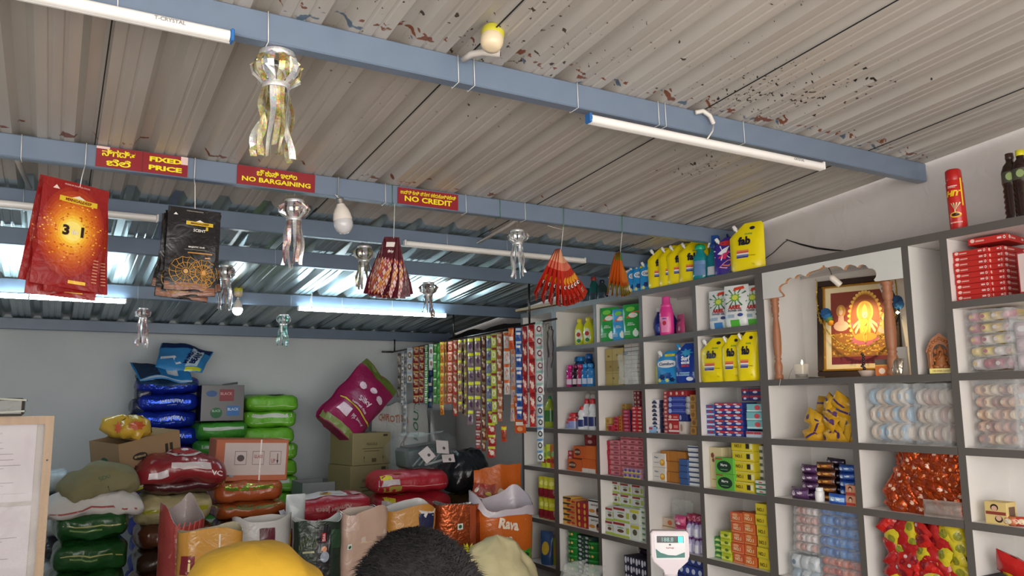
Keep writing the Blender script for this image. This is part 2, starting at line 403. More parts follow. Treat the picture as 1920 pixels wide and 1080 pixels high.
batten(2.14, 1101, 222, -1, False, 'unlit white tube light with a blue left end on the nearest beam, right of centre', printed=('CRYSTAL', 1), blue=-1)
batten(3.97, 297, 410, 1, False, 'unlit tube light behind the hanging red packets, on the second row of beams at the left')
batten(3.97, 757, 456, -1, False, 'unlit tube light behind the fan of red snack packets, on a middle beam')
batten(5.80, 237, 565, 1, True, 'lit tube light on the far beam at the left, above the back wall')
batten(5.80, 558, 578, -1, True, 'lit tube light on the far beam near the centre, above the magenta sack')
def bulb(loc, lit, label, tilt=(0, 0, 0), s=1.0, holder=True):
    r = empty('light_bulb', loc, tilt); r.scale = (s, s, s); tag(r, label, 'bulb')
    MB().lathe([(.0, 0), (.013, 0), (.0135, -.006), (.0125, -.010), (.0135, -.014), (.0125, -.018), (.014, -.024)], C('#b9b6b0', 'metal')).build('screw_cap', r)
    MB().lathe([(.014, -.022), (.017, -.030), (.024, -.040), (.030, -.055), (.033, -.072), (.033, -.080)], C('#e5ddd4', 'plas'), 20).build('bulb_body', r)
    MB().lathe([(.0325, -.080), (.034, -.092), (.032, -.105), (.025, -.117), (.016, -.126), (0, -.130)], emis('lit_bulb', '#eefaff', 30) if lit else C('#c9c7c9', 'gloss'), 20).build('globe', r)
    return r
def holder(loc, label, tilt=(0, 0, 0), s=1.0, hook=True):
    r = empty('lamp_holder', loc, tilt); r.scale = (s, s, s); tag(r, label, 'lamp holder')
    MB().lathe([(0, .0), (.028, 0), (.031, -.006), (.031, -.024), (.029, -.028)], C('#c9c23c', 'plas'), 20).build('base_ring', r)['label'] = 'yellow base ring'
    MB().lathe([(.029, -.026), (.031, -.032), (.030, -.046), (.024, -.060), (.012, -.064), (0, -.064)], C('#e3cfae', 'plas'), 20).build('cup', r)
    return r
# bulb on the sign beam
p = aty(637, 372, 3.31)
bulb(p, False, 'unlit white bulb hanging below the sign beam between two red signs', (math.radians(-4), math.radians(-8), 0), 1.25)
w = MB().tube([p+Vector((0, 0, -.004)), p+Vector((-.02, 0, .015)), Vector((p.x-.005, 3.322, bz('B')+.001)), Vector((p.x-.004, 3.322, bz('B')+.086))], .0022, C('#dcd8d2', 'plas')).build('bulb_wire')
tag(w, 'short white wire holding the unlit bulb to the sign beam', 'wire')
p = aty(447, 540, 5.75)
holder(p, 'yellow and cream lamp holder above the lit bulb, on the far beam', s=1.0)
bulb(p+Vector((0, 0, -.064)), True, 'lit round bulb on the far beam between the two lit tubes', s=1.0)
# ceiling holder near the first beam, its hook and pipe
p = aty(925, 56, 1.98)
h = holder(p, 'yellow and cream lamp holder without a bulb, up by the nearest beam', (math.radians(-12), math.radians(14), 0), 1.15)
PV = C('#c9c2bb', 'plas')
a = aty(935, 48, 1.985); b_ = aty(1020, -12, 1.80)
o = MB().tube([a, (a+b_)/2+Vector((0, 0, .006)), b_], .011, PV, 10).build('conduit_pipe'); tag(o, 'dusty grey conduit pipe running up from the bulbless lamp holder', 'pipe')
q = [aty(868, 112, 2.12), aty(885, 101, 2.08), aty(905, 98, 2.05), aty(938, 101, 2.02)]
mb = MB().tube(q, .0105, PV, 12); mb.tube([q[-1]+Vector((-.0005, .0, 0)), q[-1]+Vector((.0012, -.001, 0))], .0075, C('#3a302c'), 12)
tag(mb.build('conduit_pipe'), 'short bent white conduit with an open end below the bulbless lamp holder', 'pipe')
# corrugated flexible conduit over the right tube
mb = MB(); pts = []
A_ = [aty(1304, 211, 2.13), aty(1318, 208, 2.12), aty(1331, 217, 2.115), aty(1338, 232, 2.12)]
for i in range(31):
    t = i/30*3; k = min(int(t), 2); f = t-k; pts.append(A_[k].lerp(A_[k+1], f))
mb.tube(pts, [.0095 if i % 2 else .0075 for i in range(31)], C('#d9d4ce', 'plas'), 10)
mb.tube([pts[-1], aty(1336, 246, 2.10), aty(1326, 261, 2.10)], .003, C('#ded9cf', 'plas'))
tag(mb.build('flexible_conduit'), 'short ribbed white flexible conduit curling over the beam above the right tube light', 'pipe')
def pipe(pts, r, label, col='#a9a39d'): return tag(MB().tube(pts, r, C(col, 'plas'), 8).build('conduit_pipe'), label, 'pipe')
pipe([aty(28, 290, 3.40), aty(40, 318, 3.62), aty(56, 352, 3.96)], .010, 'grey conduit pipe crossing behind the sign beam at the far left')
pipe([aty(986, 400, 3.40), aty(950, 425, 3.52), aty(896, 455, 3.74)], .010, 'loose grey conduit pipe hanging behind the sign beam above the silver lantern')
pipe([aty(585, 550, 5.72), aty(583, 560, 5.74), aty(584, 578, 5.76)], .006, 'small white lead curling into the lit centre tube', '#e3e6e8')
pipe([aty(66, 528, 5.72), aty(57, 534, 5.74), aty(54, 562, 5.77)], .007, 'small white lead curling into the lit left tube', '#e3e6e8')

# cable ties round the beams
def tie(key, px, py, col, who):
    y = BEAMS[key]; x = aty(px, py, y).x; z1 = roof_z(y)-.001; z0 = z1-BH
    mb = MB().tube([(x, y-.003, z1), (x+.002, y-.003, z0-.002), (x+.004, y+.05, z0-.003), (x+.004, y+.051, z1)], .0016, C(col, 'plas'), 5)
    tag(mb.build('cable_tie'), who, 'cable tie')
for px, py, who in ((217, 40, 'over the left unlit tube'), (502, 50, 'above the large gold lantern'), (858, 130, 'left one of the pair below the bulbless lamp holder'),
                    (888, 140, 'right one of the pair below the bulbless lamp holder'), (1082, 185, 'just left of the right unlit tube'), (1234, 225, 'left one of the close pair over the right tube'),
                    (1247, 225, 'right one of the close pair over the right tube'), (1394, 255, 'near the right end of the right tube')):
    tie('C', px, py, '#e8e6e2', 'white cable tie round the nearest beam, '+who)
for px, py, who in ((40, 270, 'at the far left edge'), (722, 365, 'left of the NO CREDIT sign'), (873, 385, 'right of the NO CREDIT sign'), (984, 398, 'above the loose pipe')):
    tie('B', px, py, '#e4e2de', 'white cable tie round the sign beam, '+who)
for px, py, who in ((937, 395, 'left of the loose pipe'), (735, 366, 'above the patterned maroon packets')):
    tie('B', px, py, '#3f7a4a', 'green cord tied round the sign beam, '+who)
for k, px, py, who in (('B2', 44, 370, 'left end of the second beam'), ('B2', 838, 460, 'over the middle unlit tube'), ('B2', 950, 470, 'over the middle tube near its right end'), ('B3', 516, 480, 'on the third beam below the silver lantern'),
                       ('B4', 193, 550, 'over the lit left tube'), ('B4', 258, 555, 'right of the lit left tube'), ('B4', 385, 560, 'left of the lit bulb'), ('B4', 545, 570, 'left of the lit centre tube'), ('B4', 641, 575, 'over the lit centre tube'), ('B4', 735, 580, 'near the right end of the lit centre tube')):
    tie(k, px, py, '#c9cdd0', 'thin tie '+who)

# ------------------------------------------------------------------ signs on the beam
RED = C('#8c1a24', 'plas'); YEL = C('#f2e21c', 'plas'); PAP = C('#e6c9c4', 'film')
def sign(x0, x1, zt, zb, texts, label, extra=None):
    r = MB(); y = 3.33-.0035; w = x1-x0; h = zt-zb; cx = (x0+x1)/2; cz = (zt+zb)/2
    F = lambda x, z, e: (x, -.0016-e+.0008*math.sin(x*40), z)
    r.grid(lambda u, v: ((u-.5)*w, -.0016+.0008*math.sin((u-.5)*w*40), (v-.5)*h), 16, 3, RED)
    r.box((0, 0, 0), (w, .0016, h), RED)
    if extra: extra(r, F, w, h)
    for t, fx, fz, fh, mw, b in texts: r.text(F, t, fx*w, fz*h, fh*h, YEL, fitw=mw*w, bold=b)
    o = r.build('beam_sign', loc=(cx, y, cz)); tag(o, label, 'sign'); return o
zb = bz('B')+.002; zt = roof_z(3.33)-.005
def px_x(px, py): return aty(px, py, 3.33).x
sign(px_x(180, 290), px_x(352, 305), zt, zb, [('ನಿಗದಿತ', -.26, .22, .36, .36, .03), ('ಬೆಲೆ', -.26, -.24, .34, .26, .03), ('FIXED', .25, .2, .25, .36, .045), ('PRICE', .25, -.22, .25, .37, .045)],
     'dark red sign reading FIXED PRICE with yellow letters, at the left of the beam', lambda r, F, w, h: (r.rect(F, -.5*w, .38*h, -.36*w, .5*h, PAP, e=.001), r.rect(F, .42*w, .1*h, .5*w, .5*h, PAP, e=.001), r.rect(F, -.01*w, -.5*h, .0*w, .5*h, C('#6a121a'), e=.001)))
sign(px_x(444, 330), px_x(590, 345), zt, zb, [('ಚೌಕಾಸಿ ಇಲ್ಲ', .0, .2, .34, .52, .03), ('NO BARGAINING', 0, -.18, .26, .88, .03)], 'dark red sign reading NO BARGAINING in the middle of the beam')
sign(px_x(745, 372), px_x(858, 385), zt-.004, zb, [('ಉದ್ರಿ ಕೇಳಿ ಸ್ನೇಹ ಕಳೆದುಕೊಳ್ಳಬೇಡಿ', 0, .24, .26, .92, .02), ('NO CREDIT', 0, -.14, .34, .78, .03)], 'smaller red sign reading NO CREDIT, right of the hanging bulb')

# ------------------------------------------------------------------ tinsel lanterns
def lantern(loc, s, label, c1, c2, hang, seed, streamers=11, L=.20):
    rnd = random.Random(seed); r = empty('tinsel_lantern', loc, (0, 0, rnd.uniform(0, 3))); tag(r, label, 'lantern', 'tinsel lanterns hung from the beams')
    r.scale = (s, s, s)
    mt = tinsel('tinsel_'+c1.strip('#'), c1, c2); ms = tinsel('tinsel_silver', '#cfd3d8', '#f2f2ee')
    # z=0 is the top ring
    MB().lathe([(.042, 0), (.043, -.004), (.0425, -.018), (.0415, -.018), (.0415, 0), (.042, 0)], ms, 24, cap=False).build('top_band', r)
    MB().lathe([(.032, -.078), (.033, -.080), (.0335, -.092), (.0325, -.094), (.031, -.092), (.031, -.080), (.032, -.078)], ms, 24, cap=False).build('lower_band', r)
    b = MB(); n = 10
    for i in range(n):
        a = 2*PI*i/n; M = rot2(a); m2 = mt if i % 2 else ms
        # a folded leaf: bows out, its tip turned back
        w = .013
        pts = [(.042, -.010), (.055, -.022), (.064, -.042), (.060, -.058), (.046, -.070), (.033, -.080)]
        vs = []; kk = rnd.uniform(.80, 1.12)
        for k, (rr_, z) in enumerate(pts):
            ww = w*(1.0 if 0 < k < 5 else .6); rr_ = .036+(rr_-.036)*kk
            vs += [(rr_-.004, -ww, z), (rr_+rnd.uniform(-.002, .003), 0, z+rnd.uniform(-.002, .002)), (rr_-.004, ww, z)]
        fs = []
        for k in range(5): fs += [(k*3, k*3+1, k*3+4, k*3+3), (k*3+1, k*3+2, k*3+5, k*3+4)]
        b.add(vs, fs, m2, False, M)
        c = .054*kk; t_ = rnd.uniform(-.012, .012); b.add([(c, -.016, -.026+t_), (c+.016, t_, -.036), (c, .016, -.030-t_), (c-.010, 0, -.064)], [(0, 1, 3), (1, 2, 3)], mt, False, M); b.add([(c-.006, -.02, -.05), (c+.010, -.006, -.058+t_), (c-.014, .012, -.078), (c, .010, -.046)], [(0, 1, 3), (1, 2, 3)], ms, False, M)
    b.build('folded_leaves', r)
    for i in range(streamers):
        a = 2*PI*i/streamers+rnd.uniform(-.1, .1); ln = L*rnd.uniform(.9, 1.12); tw = rnd.uniform(-2.2, 2.2); ph = rnd.uniform(0, 6); am = rnd.uniform(.004, .011)
        def fn(u, v):
            z = -.088-ln*v; rad = .031+.010*v+am*math.sin(v*7+ph)*min(1, v*3); ww = .0078*(u-.5)*2; q = tw*v
            return (rad+ww*math.sin(q), ww*math.cos(q)+am*math.sin(v*5+ph*2)*v, z)
        s_ = MB().grid(fn, 2, 12, mt if i % 3 else ms, smooth=False, M=rot2(a)); s_.build('streamer', r)
    hk = MB(); top = hang/s
    hk.tube([(-.041, 0, -.004), (-.036, 0, .022), (.036, 0, .020), (.041, 0, -.004)], .0007/s, C('#b5aa8c', 'plas'), 4)
    hk.tube([(0, 0, .021), (0, 0, top)], .0006/s, C('#c9c9c9', 'plas'), 4); hk.build('hanging_thread', r)
    return r
def hang_l(px, py, y, key, s, label, c1, c2, seed, **k):
    p = aty(px, py, y); lantern(p, s, label, c1, c2, max(bz(key)+.002-p.z, .024*s), seed, **k)
hang_l(520, 100, 2.20, 'C', 1.18, 'largest gold and silver tinsel lantern, hanging from the nearest beam', '#b8a05a', '#ece6c4', 1, L=.165, streamers=15)
hang_l(552, 376, 3.36, 'B', .98, 'silver tinsel lantern with rose streamers hanging beneath the NO BARGAINING sign', '#a5827c', '#d9cbc6', 2, L=.20)
hang_l(683, 462, 4.0, 'B2', .92, 'dull silver tinsel lantern just left of the patterned maroon packets', '#8d8668', '#c9c7bb', 3, L=.16)
hang_l(970, 432, 3.38, 'B', .80, 'silver tinsel lantern hanging beneath the loose pipe, left of the red snack fan', '#b9bcbf', '#e9ebec', 4, L=.20, streamers=8)
hang_l(424, 498, 4.62, 'B3', .92, 'silver tinsel lantern right of the black hanging packets', '#97807b', '#d2c7c4', 5, L=.17)
hang_l(803, 530, 4.62, 'B3', .92, 'brownish tinsel lantern in front of the right end of the lit tube', '#8d6f66', '#c4b1ab', 6, L=.14)
hang_l(269, 578, 5.82, 'B4', .80, 'small silver lantern with rose streamers above the back wall, left of the blue sacks', '#b78f8d', '#e3cfd0', 7, L=.22)
hang_l(532, 590, 5.82, 'B4', .86, 'small green-tinged silver lantern above the green sacks', '#4f9a86', '#c7dede', 8, L=.17)
# ================================================================== GOODS: builders
def sgp(c, p): return math.copysign(abs(c)**p, c)
def warp(seed, amp, fr):
    off = Vector((seed*3.1, seed*1.7, seed*.9))
    def f(p):
        p = Vector(p); q = p*fr+off; r = q*3.3
        return p+Vector((noise.noise(q), noise.noise(q+Vector((9, 3, 5))), noise.noise(q+Vector((2, 8, 1)))))*amp+Vector((0, noise.noise(r), noise.noise(r+Vector((4, 4, 1)))))*amp*.35
    return f
def pouch(w, h, d, body, art=None, spout=None, cap='#f0f0f0', name='refill_pouch', kind='plas', top=.9, mb=None, seed=1, crush=0):
    """stand-up pouch: deep at the base, flat crimped top; a spouted one has its left shoulder cut off"""
    def lr(v):
        l, r = -w/2, w/2
        if v < .08: k = 1-.10*(1-v/.08)**2; l *= k; r *= k
        if v > top-.05 and not spout: k = 1-.04*((v-top+.05)/(1-top+.05)); l *= k; r *= k
        if spout:
            if v > .72: l += w*.46*((v-.72)/.28)**1.15
            if v > .93: r -= w*.07*((v-.93)/.07)**2
        return l, r
    cw = warp(seed, crush, 7) if crush else tuple
    def th(v): return d/2*(.80+.6*min(1, v/.2)*.35)*(1-max(0, (v-.1)/.9)**1.5)+.0012
    def F(x, z, e):
        v = min(1, max(0, z/h)); l, r = lr(v); s = max(-1, min(1, (x-l)/(r-l)*2-1))
        y = -th(v)*(1-abs(s)**3.2)**.7-e
        y += .0022*math.sin(z*55+x*30+seed)*(1-s*s)*(1 if v < .95 else 0)
        return cw((x, y, z))
    m = MB(); bm = body if not isinstance(body, str) else C(body, kind)
    def fr(u, v): l, r = lr(v); x = l+(r-l)*u; return F(x, v*h, 0)
    def bk(u, v): l, r = lr(v); x = l+(r-l)*u; p = F(x, v*h, 0); return (p[0], -p[1]*.75, p[2]) if not crush else cw((x, th(v)*.8, v*h))
    m.grid(fr, 14, 18, bm); m.grid(bk, 10, 18, bm, flip=True)
    m.grid(lambda u, v: (lambda p, q: (p[0], p[1]*(1-v)+q[1]*v, 0))(fr(u, 0), bk(u, 0)), 10, 1, bm, flip=True)
    if art: art(m, F, w, h)
    o = m.build(name)
    if spout:
        sx = -w/2+w*.20; sz = h*.885; a = math.radians(-32)
        M = Matrix.Translation((sx, 0, sz)) @ Matrix.Rotation(a, 4, 'Y')
        c = MB().lathe([(.006, -.012), (.006, .004)], C('#eeeeee', 'plas'), 12, M); c.lathe([(.0105, .002), (.011, .004), (.0105, .024), (.0095, .0265), (0, .0265)], C(cap, 'plas'), 14, M)
        c.build('spout_cap', o)
    return o
def lathe_thing(name, parts, sx=1, sy=1):
    """parts: (part name, profile, material); the first is the body"""
    root = None
    for i, (n, prof, mat) in enumerate(parts):
        m = MB().lathe(prof, mat, 18, sx=sx, sy=sy)
        if i == 0: root = m
        else: pass
    o = parts[0]; base = MB().lathe(o[1], o[2], 18, sx=sx, sy=sy)
    return base
def bottle(w, h, d, body, cap, art=None, style='plain', name='bottle', capname='cap', cap_w=.42):
    R = w/2; sy = d/w; kb = body if not isinstance(body, str) else C(body, 'plas')
    P = {'plain': [(0, 0), (.86, 0), (1, .02), (1, .62), (.92, .70), (.62, .80), (.40, .86), (.40, .9)],
         'waist': [(0, 0), (.88, 0), (1, .03), (1, .30), (.86, .45), (.90, .58), (.84, .66), (.50, .78), (.40, .84), (.40, .88)],
         'belly': [(0, 0), (.55, 0), (.78, .08), (1, .32), (.98, .48), (.80, .64), (.48, .78), (.40, .84), (.40, .88)],
         'oval': [(0, 0), (.80, 0), (.90, .02), (1, .35), (.94, .60), (.70, .76), (.36, .84), (.36, .88)],
         'duck': [(0, 0), (.88, 0), (1, .02), (1, .46), (.80, .52), (.80, .56), (.98, .62), (.86, .74), (.50, .82), (.40, .86)],
         'jar': [(0, 0), (.92, 0), (1, .03), (1, .66), (.88, .74), (.70, .78)],
         'softener': [(0, 0), (.92, 0), (1, .02), (1, .55), (.88, .66), (.74, .72), (.74, .75)]}[style]
    prof = [(r*R, z*h) for r, z in P]
    m = MB().lathe(prof, kb, 20, sy=sy)
    def F(x, z, e):
        zz = z/h; r = P[-1][0]
        for (r0, z0), (r1, z1) in zip(P[1:], P[2:]):
            if z0 <= zz <= z1 and z1 > z0: r = r0+(r1-r0)*(zz-z0)/(z1-z0); break
        r *= R; xx = max(-r*.98, min(r*.98, x)); return (xx, -math.sqrt(max(0, r*r-xx*xx))*sy-e, z)
    if art: art(m, F, w, h)
    o = m.build(name); zt = P[-1][1]*h; rt = cap_w*R
    cm = cap if not isinstance(cap, str) else C(cap, 'plas')
    if style == 'softener': c = MB().lathe([(.76*R, zt-.004), (.78*R, zt), (.74*R, zt+.05*h), (.60*R, zt+.06*h), (.56*R, h*.97), (.5*R, h), (0, h)], cm, 18, sy=sy)
    elif style == 'jar': c = MB().lathe([(.78*R, zt-.005), (.82*R, zt), (.80*R, h*.95), (.70*R, h), (0, h)], cm, 18, sy=sy)
    else: c = MB().lathe([(rt, zt-.02*h), (rt*1.08, zt), (rt, h*.97), (rt*.8, h), (0, h)], cm, 14)
    c.build(capname, o); return o
def trigger(o, h, col, col2='#dfe3e6'):
    """spray head on top of a bottle whose neck ends at z=h, nozzle to the left"""
    m = MB(); cm = C(col, 'plas')
    m.lathe([(.013, h-.004), (.013, h+.02), (.009, h+.026), (.009, h+.04)], cm, 12)
    m.prism([(-.048, h+.044), (-.044, h+.066), (-.015, h+.078), (.030, h+.074), (.036, h+.055), (.012, h+.034), (-.012, h+.034)], -.010, .010, cm)
    m.prism([(-.060, h+.046), (-.060, h+.064), (-.044, h+.064), (-.044, h+.046)], -.007, .007, C(col2, 'plas'))
    m.build('spray_head', o)
    t = MB().prism([(-.030, h+.046), (-.040, h+.012), (-.034, h+.008), (-.022, h+.030), (-.014, h+.044)], -.005, .005, C(col2, 'plas')); t.build('trigger_lever', o)
def carton(w, d, h, col, art=None, name='soap_box', kind='card', bev=.0012):
    m = MB().box((0, 0, h/2), (w, d, h), C(col, kind) if isinstance(col, str) else col, bev=bev)
    Fr = lambda x, z, e: (x, -d/2-e, h/2+z)
    Sd = lambda x, z, e: (w/2+e, x, h/2+z)
    Tp = lambda x, y, e: (x, y, h+e)
    if art: art(m, Fr, Sd, Tp, w, h, d)
    return m.build(name)
def pillow(w, h, d, col, art=None, name='snack_packet', kind='film', seed=0, crimp=.1):
    rnd = random.Random(seed); ph = rnd.uniform(0, 6)
    def t(u, v): return d/2*(max(0, 1-abs(u)**2.4)**.6)*(max(0, 1-abs(v)**3)**.5)+.0008
    def F(x, z, e):
        u = max(-1, min(1, x/(w/2))); v = max(-1, min(1, z/(h/2*(1-crimp))))
        return (x, -t(u, v)-e+.0018*math.sin(u*9+ph+v*4)*(1-u*u), z)
    m = MB(); b = C(col, kind) if isinstance(col, str) else col
    wd = lambda v: 1-.05*(1-abs(v))
    m.grid(lambda u, v: F((u*2-1)*w/2*wd(v*2-1), (v*2-1)*h/2, 0), 10, 12, b)
    m.grid(lambda u, v: (lambda p: (p[0], -p[1], p[2]))(F((u*2-1)*w/2*wd(v*2-1), (v*2-1)*h/2, 0)), 8, 10, b, flip=True)
    if art: art(m, F, w, h)
    return m.build(name)
def sack(w, d, h, col, front=None, topa=None, name='rice_sack', kind='sack', seed=0, amp=.006, fr=9, n=3.2, hem=None, pinch=.35, sag=0):
    """full sack lying flat: w along x, d deep, h high; base at z=0"""
    wp = warp(seed, amp*1.5, fr); n *= 1.12
    def s(x): return (max(0, 1-abs(2*x/w)**7))**pinch*.97+.03
    def sg(x): return -sag*(2*x/w)**2
    def P(x, a):
        k = s(x); return (x, -d/2*k*sgp(math.cos(a), 2/n), h/2+h/2*k*sgp(math.sin(a), 2/n)+sg(x))
    def F(x, z, e):
        k = s(x); zz = max(-.98, min(.98, (z)/(h/2*k))); return wp((x, -(d/2*k)*(1-abs(zz)**n)**(1/n)-e, h/2+z+sg(x)))
    def Tp(x, y, e):
        k = s(x); yy = max(-.98, min(.98, y/(d/2*k))); return wp((x, y, h/2+(h/2*k)*(1-abs(yy)**n)**(1/n)+e+sg(x)))
    m = MB(); b = C(col, kind) if isinstance(col, str) else col
    def g(u, v):
        uu = u*2-1; x = w/2*math.copysign(1-(1-abs(uu))**1.6, uu); return wp(P(x, v*2*PI))
    m.grid(lambda u, v: g(v, u), 44, 44, b, cu=True, flip=True)
    if hem:
        for sgn in (-1, 1):
            m.grid(lambda u, v: wp((sgn*(w/2-.004+.028*v), (u-.5)*d*.86, h/2+.01*math.sin(u*7)*v-.01*v+sg(w/2))), 8, 2, C(hem, kind))
    if front: front(m, F, w, h)
    if topa: topa(m, Tp, w, d)
    return m.build(name)
def open_bag(w, d, h, outer, inner, art=None, name='open_grain_bag', seed=0, rim=.05, amp=.007, fr=10, tilt=0, fill='#c9b58d', fl=.84, kind='film', n=3.0, flare=.03, fold=0, notch=None):
    """tall open-mouthed bag: outer skin, paler lining, contents inside"""
    wp = warp(seed+20, amp, fr); rnd = random.Random(seed); p1, p2 = rnd.uniform(0, 6), rnd.uniform(0, 6)
    def ht(a): return h*(1+rim*(.5*math.sin(a*2+p1)+.5*math.sin(a*3+p2)))+tilt*math.sin(a)
    def sc(v): return 1-.10*(1-min(1, v/.1))**2+flare*v**3
    def P(a, v, ins=0):
        k = sc(v); z = v*ht(a)
        return ((w/2*k-ins)*sgp(math.cos(a), 2/n), (d/2*k-ins)*sgp(math.sin(a), 2/n), z)
    def F(x, z, e):
        v = z/h; k = sc(v); xx = max(-.985, min(.985, x/(w/2*k))); return wp((xx*w/2*k, -(d/2*k)*(1-abs(xx)**n)**(1/n)-e, z))
    m = MB(); N = 40
    m.grid(lambda u, v: wp(P(u*2*PI, v)), N, 22, C(outer, kind), cu=True)
    li = MB(); li.grid(lambda u, v: wp(P(u*2*PI, 1-v*.45, .004)), N, 8, C(inner, kind), cu=True)
    li.grid(lambda u, v: wp(P(u*2*PI, 1, .004*v)), N, 1, C(inner, kind), cu=True)
    if fold:  # rolled-back lining over the rim
        li.grid(lambda u, v: wp((lambda q: (q[0]*(1+.06*v), q[1]*(1+.06*v), q[2]-fold*v*(1+.3*math.sin(u*14+p1))))(P(u*2*PI, 1, -.004))), N, 5, C(inner, kind), cu=True)
    m.add([P(u/N*2*PI, 0) for u in range(N)], [tuple(range(N-1, -1, -1))], C(outer, kind))
    if art: art(m, F, w, h)
    o = m.build(name); li.build('lining', o)
    fz = h*fl
    c = MB(); c.grid(lambda u, v: (lambda q: (q[0]*(1-v)*.97, q[1]*(1-v)*.97, fz+.05*(1-(1-v)**2)*1.0))(P(u*2*PI, fl)), 24, 6, C(fill, 'matt'), cu=True)
    g = c.build('grain', o); g['kind'] = 'stuff'; return o
def bay(px, py, z):
    """y range between the uprights seen at this picture column"""
    y = atx(px, py, SX).y; W_ = [5.40, 4.945]+CL+([2.919, 2.41, 1.918, 1.1] if z < 1.75 else CA)
    for a, b in zip(W_, W_[1:]):
        if a >= y >= b: return b+.0165, a-.0165
    return -9, 99
def clampy(y, hw, px, py, z):
    if z > 2.38: return y
    lo, hi = bay(px, py, z); return (lo+hi)/2 if hi-lo < 2*hw else max(lo+hw, min(hi-hw, y))
def fit(o, px, py, z, off, rz=0, d=0):
    """stand o on a shelf: front at x=SX+off under picture column px"""
    x = SX+off+d/2; p = atx(px, py, x)
    if o.type == 'MESH': bb = o.bound_box; hx = (max(c[0] for c in bb)-min(c[0] for c in bb))/2; hy = (max(c[1] for c in bb)-min(c[1] for c in bb))/2; hw = hx*abs(math.cos(rz))+hy*abs(math.sin(rz))
    else: hw = .03
    o.location = (x, clampy(p.y, hw, px, py, z), z); o.rotation_euler = (0, 0, -PI/2+rz); return o
def span(px0, px1, py, off): return abs(atx(px0, py, SX+off).y-atx(px1, py, SX+off).y)
def hgt(px, py, z, off): return atx(px, py, SX+off).z-z

# common art
def t_art(txt, col, hz, fx=0, fz=0, mw=.8, bold=.03, **k): return lambda m, F, w, h: m.text(F, txt, fx*w, fz*h, hz*h, C(col, 'plas'), maxw=mw*w, bold=bold, **k)
def multi(*fs):
    def f(m, F, w, h):
        for g in fs: g(m, F, w, h)
    return f
def r_art(x0, z0, x1, z1, col, e=.0008, n=4): return lambda m, F, w, h: m.rect(F, x0*w, z0*h, x1*w, z1*h, C(col, 'plas'), n=n, e=e)
def e_art(cx, cz, a, b, col, e=.0012, **k): return lambda m, F, w, h: m.ell(F, cx*w, cz*h, a*w, b*h, C(col, 'plas'), e=e, **k)

# ------------------------------------------------------------------ refill pouches
def fab_art(m, F, w, h):
    bk = C('#1c1a33', 'plas')
    m.text(F, 'fab', .0*w, .62*h, .18*h, bk, maxw=.56*w, bold=.05, e=.0065)
    m.text(F, 'Godrej', .10*w, .76*h, .055*h, C('#3b8f4d', 'plas'), maxw=.4*w, e=.003, shear=.3)
    m.ell(F, .2*w, .88*h, .08*w, .035*h, bk, e=.0028)
    for i, c in enumerate(('#f08a5c', '#d8504f', '#f2efe9', '#6f7bc8', '#2c3a9a')): m.rect(F, -.22*w, (.40-.034*i)*h, .12*w, (.43-.034*i)*h, C(c, 'plas'), e=.003)
    m.text(F, 'liquid detergent', .2*w, .30*h, .025*h, C('#4a4a2a', 'plas'), maxw=.45*w, e=.003)
    m.text(F, '1 L', .25*w, .12*h, .03*h, C('#4a4a2a', 'plas'), maxw=.2*w, e=.003)
FAB = pouch(.195, .255, .075, '#f2dc0c', fab_art, True)
def put(proto, used, px, py, z, off, rz, label, group=None, s=1.0, d=0):
    o = proto if not used else dup(proto)
    fit(o, px, py, z, off, rz, d); o.scale = (s, s, s) if not isinstance(s, tuple) else s
    tag(o, label, used if isinstance(used, str) else None); o['label'] = label; o['category'] = proto.get('category', 'pouch')
    if group: o['group'] = group
    return o
FAB['category'] = 'pouch'
G = 'yellow detergent pouches'
put(FAB, 0, 1401, 465, 2.39, .05, .28, 'large yellow detergent refill pouch alone in front at the right end of the shelf top', G, 1.05)
for i, (px, who) in enumerate(((1241, 'leftmost'), (1262, 'second from the left'), (1278, 'third from the left'), (1301, 'rightmost'))):
    put(FAB, 1, px, 500, 2.39, .06+.01*i, .62, 'yellow detergent pouch in the overlapping shelf-top row, %s of four' % who, G, (.92, 1, 1.0))
put(FAB, 1, 1327, 475, 2.39, .20, .5, 'yellow detergent pouch standing behind the teal spray bottle on the shelf top', G, (.8, 1, .98))
put(FAB, 1, 1333, 680, 1.795, .03, .10, 'widest yellow detergent pouch, leftmost in the cubby below the white gel pouches', G, (1.04, 1, .97))
put(FAB, 1, 1375, 680, 1.795, .04, .30, 'middle yellow detergent pouch, its right edge folded, below the white gel pouches', G, (.70, 1, 1.0))
put(FAB, 1, 1407, 675, 1.795, .035, .30, 'rightmost yellow detergent pouch below the white gel pouches', G, (.68, 1, 1.03))

def comfort_art(m, F, w, h):
    m.rect(F, -.34*w, .52*h, .34*w, .68*h, C('#f4f4f4', 'plas'), e=.0025)
    m.text(F, 'Comfort', 0, .60*h, .10*h, C('#20407e', 'plas'), maxw=.62*w, e=.004, bold=.03)
    m.ell(F, 0, .60*h, .40*w, .12*h, C('#e9eef4', 'plas'), e=.002, n=20)
    m.rect(F, -.1*w, .83*h, .32*w, .90*h, C('#e8dc2e', 'plas'), e=.002); m.text(F, '2x fragrance', .11*w, .865*h, .03*h, C('#22407a', 'plas'), maxw=.36*w, e=.003)
    for cx, cz, r, c in ((-.15, .20, .15, '#16356f'), (.12, .24, .16, '#1b4c98'), (.25, .12, .12, '#0f2a5c'), (-.28, .1, .1, '#e9e27a'), (.05, .1, .1, '#e5e37e'), (.0, .28, .07, '#2255aa')):
        m.ell(F, cx*w, cz*h, r*w, r*h*.7, C(c, 'plas'), n=12, star=.35, e=.0022)
CF = pouch(.15, .20, .065, '#2d93d6', comfort_art, True); CF['category'] = 'pouch'
G = 'blue fabric softener pouches'
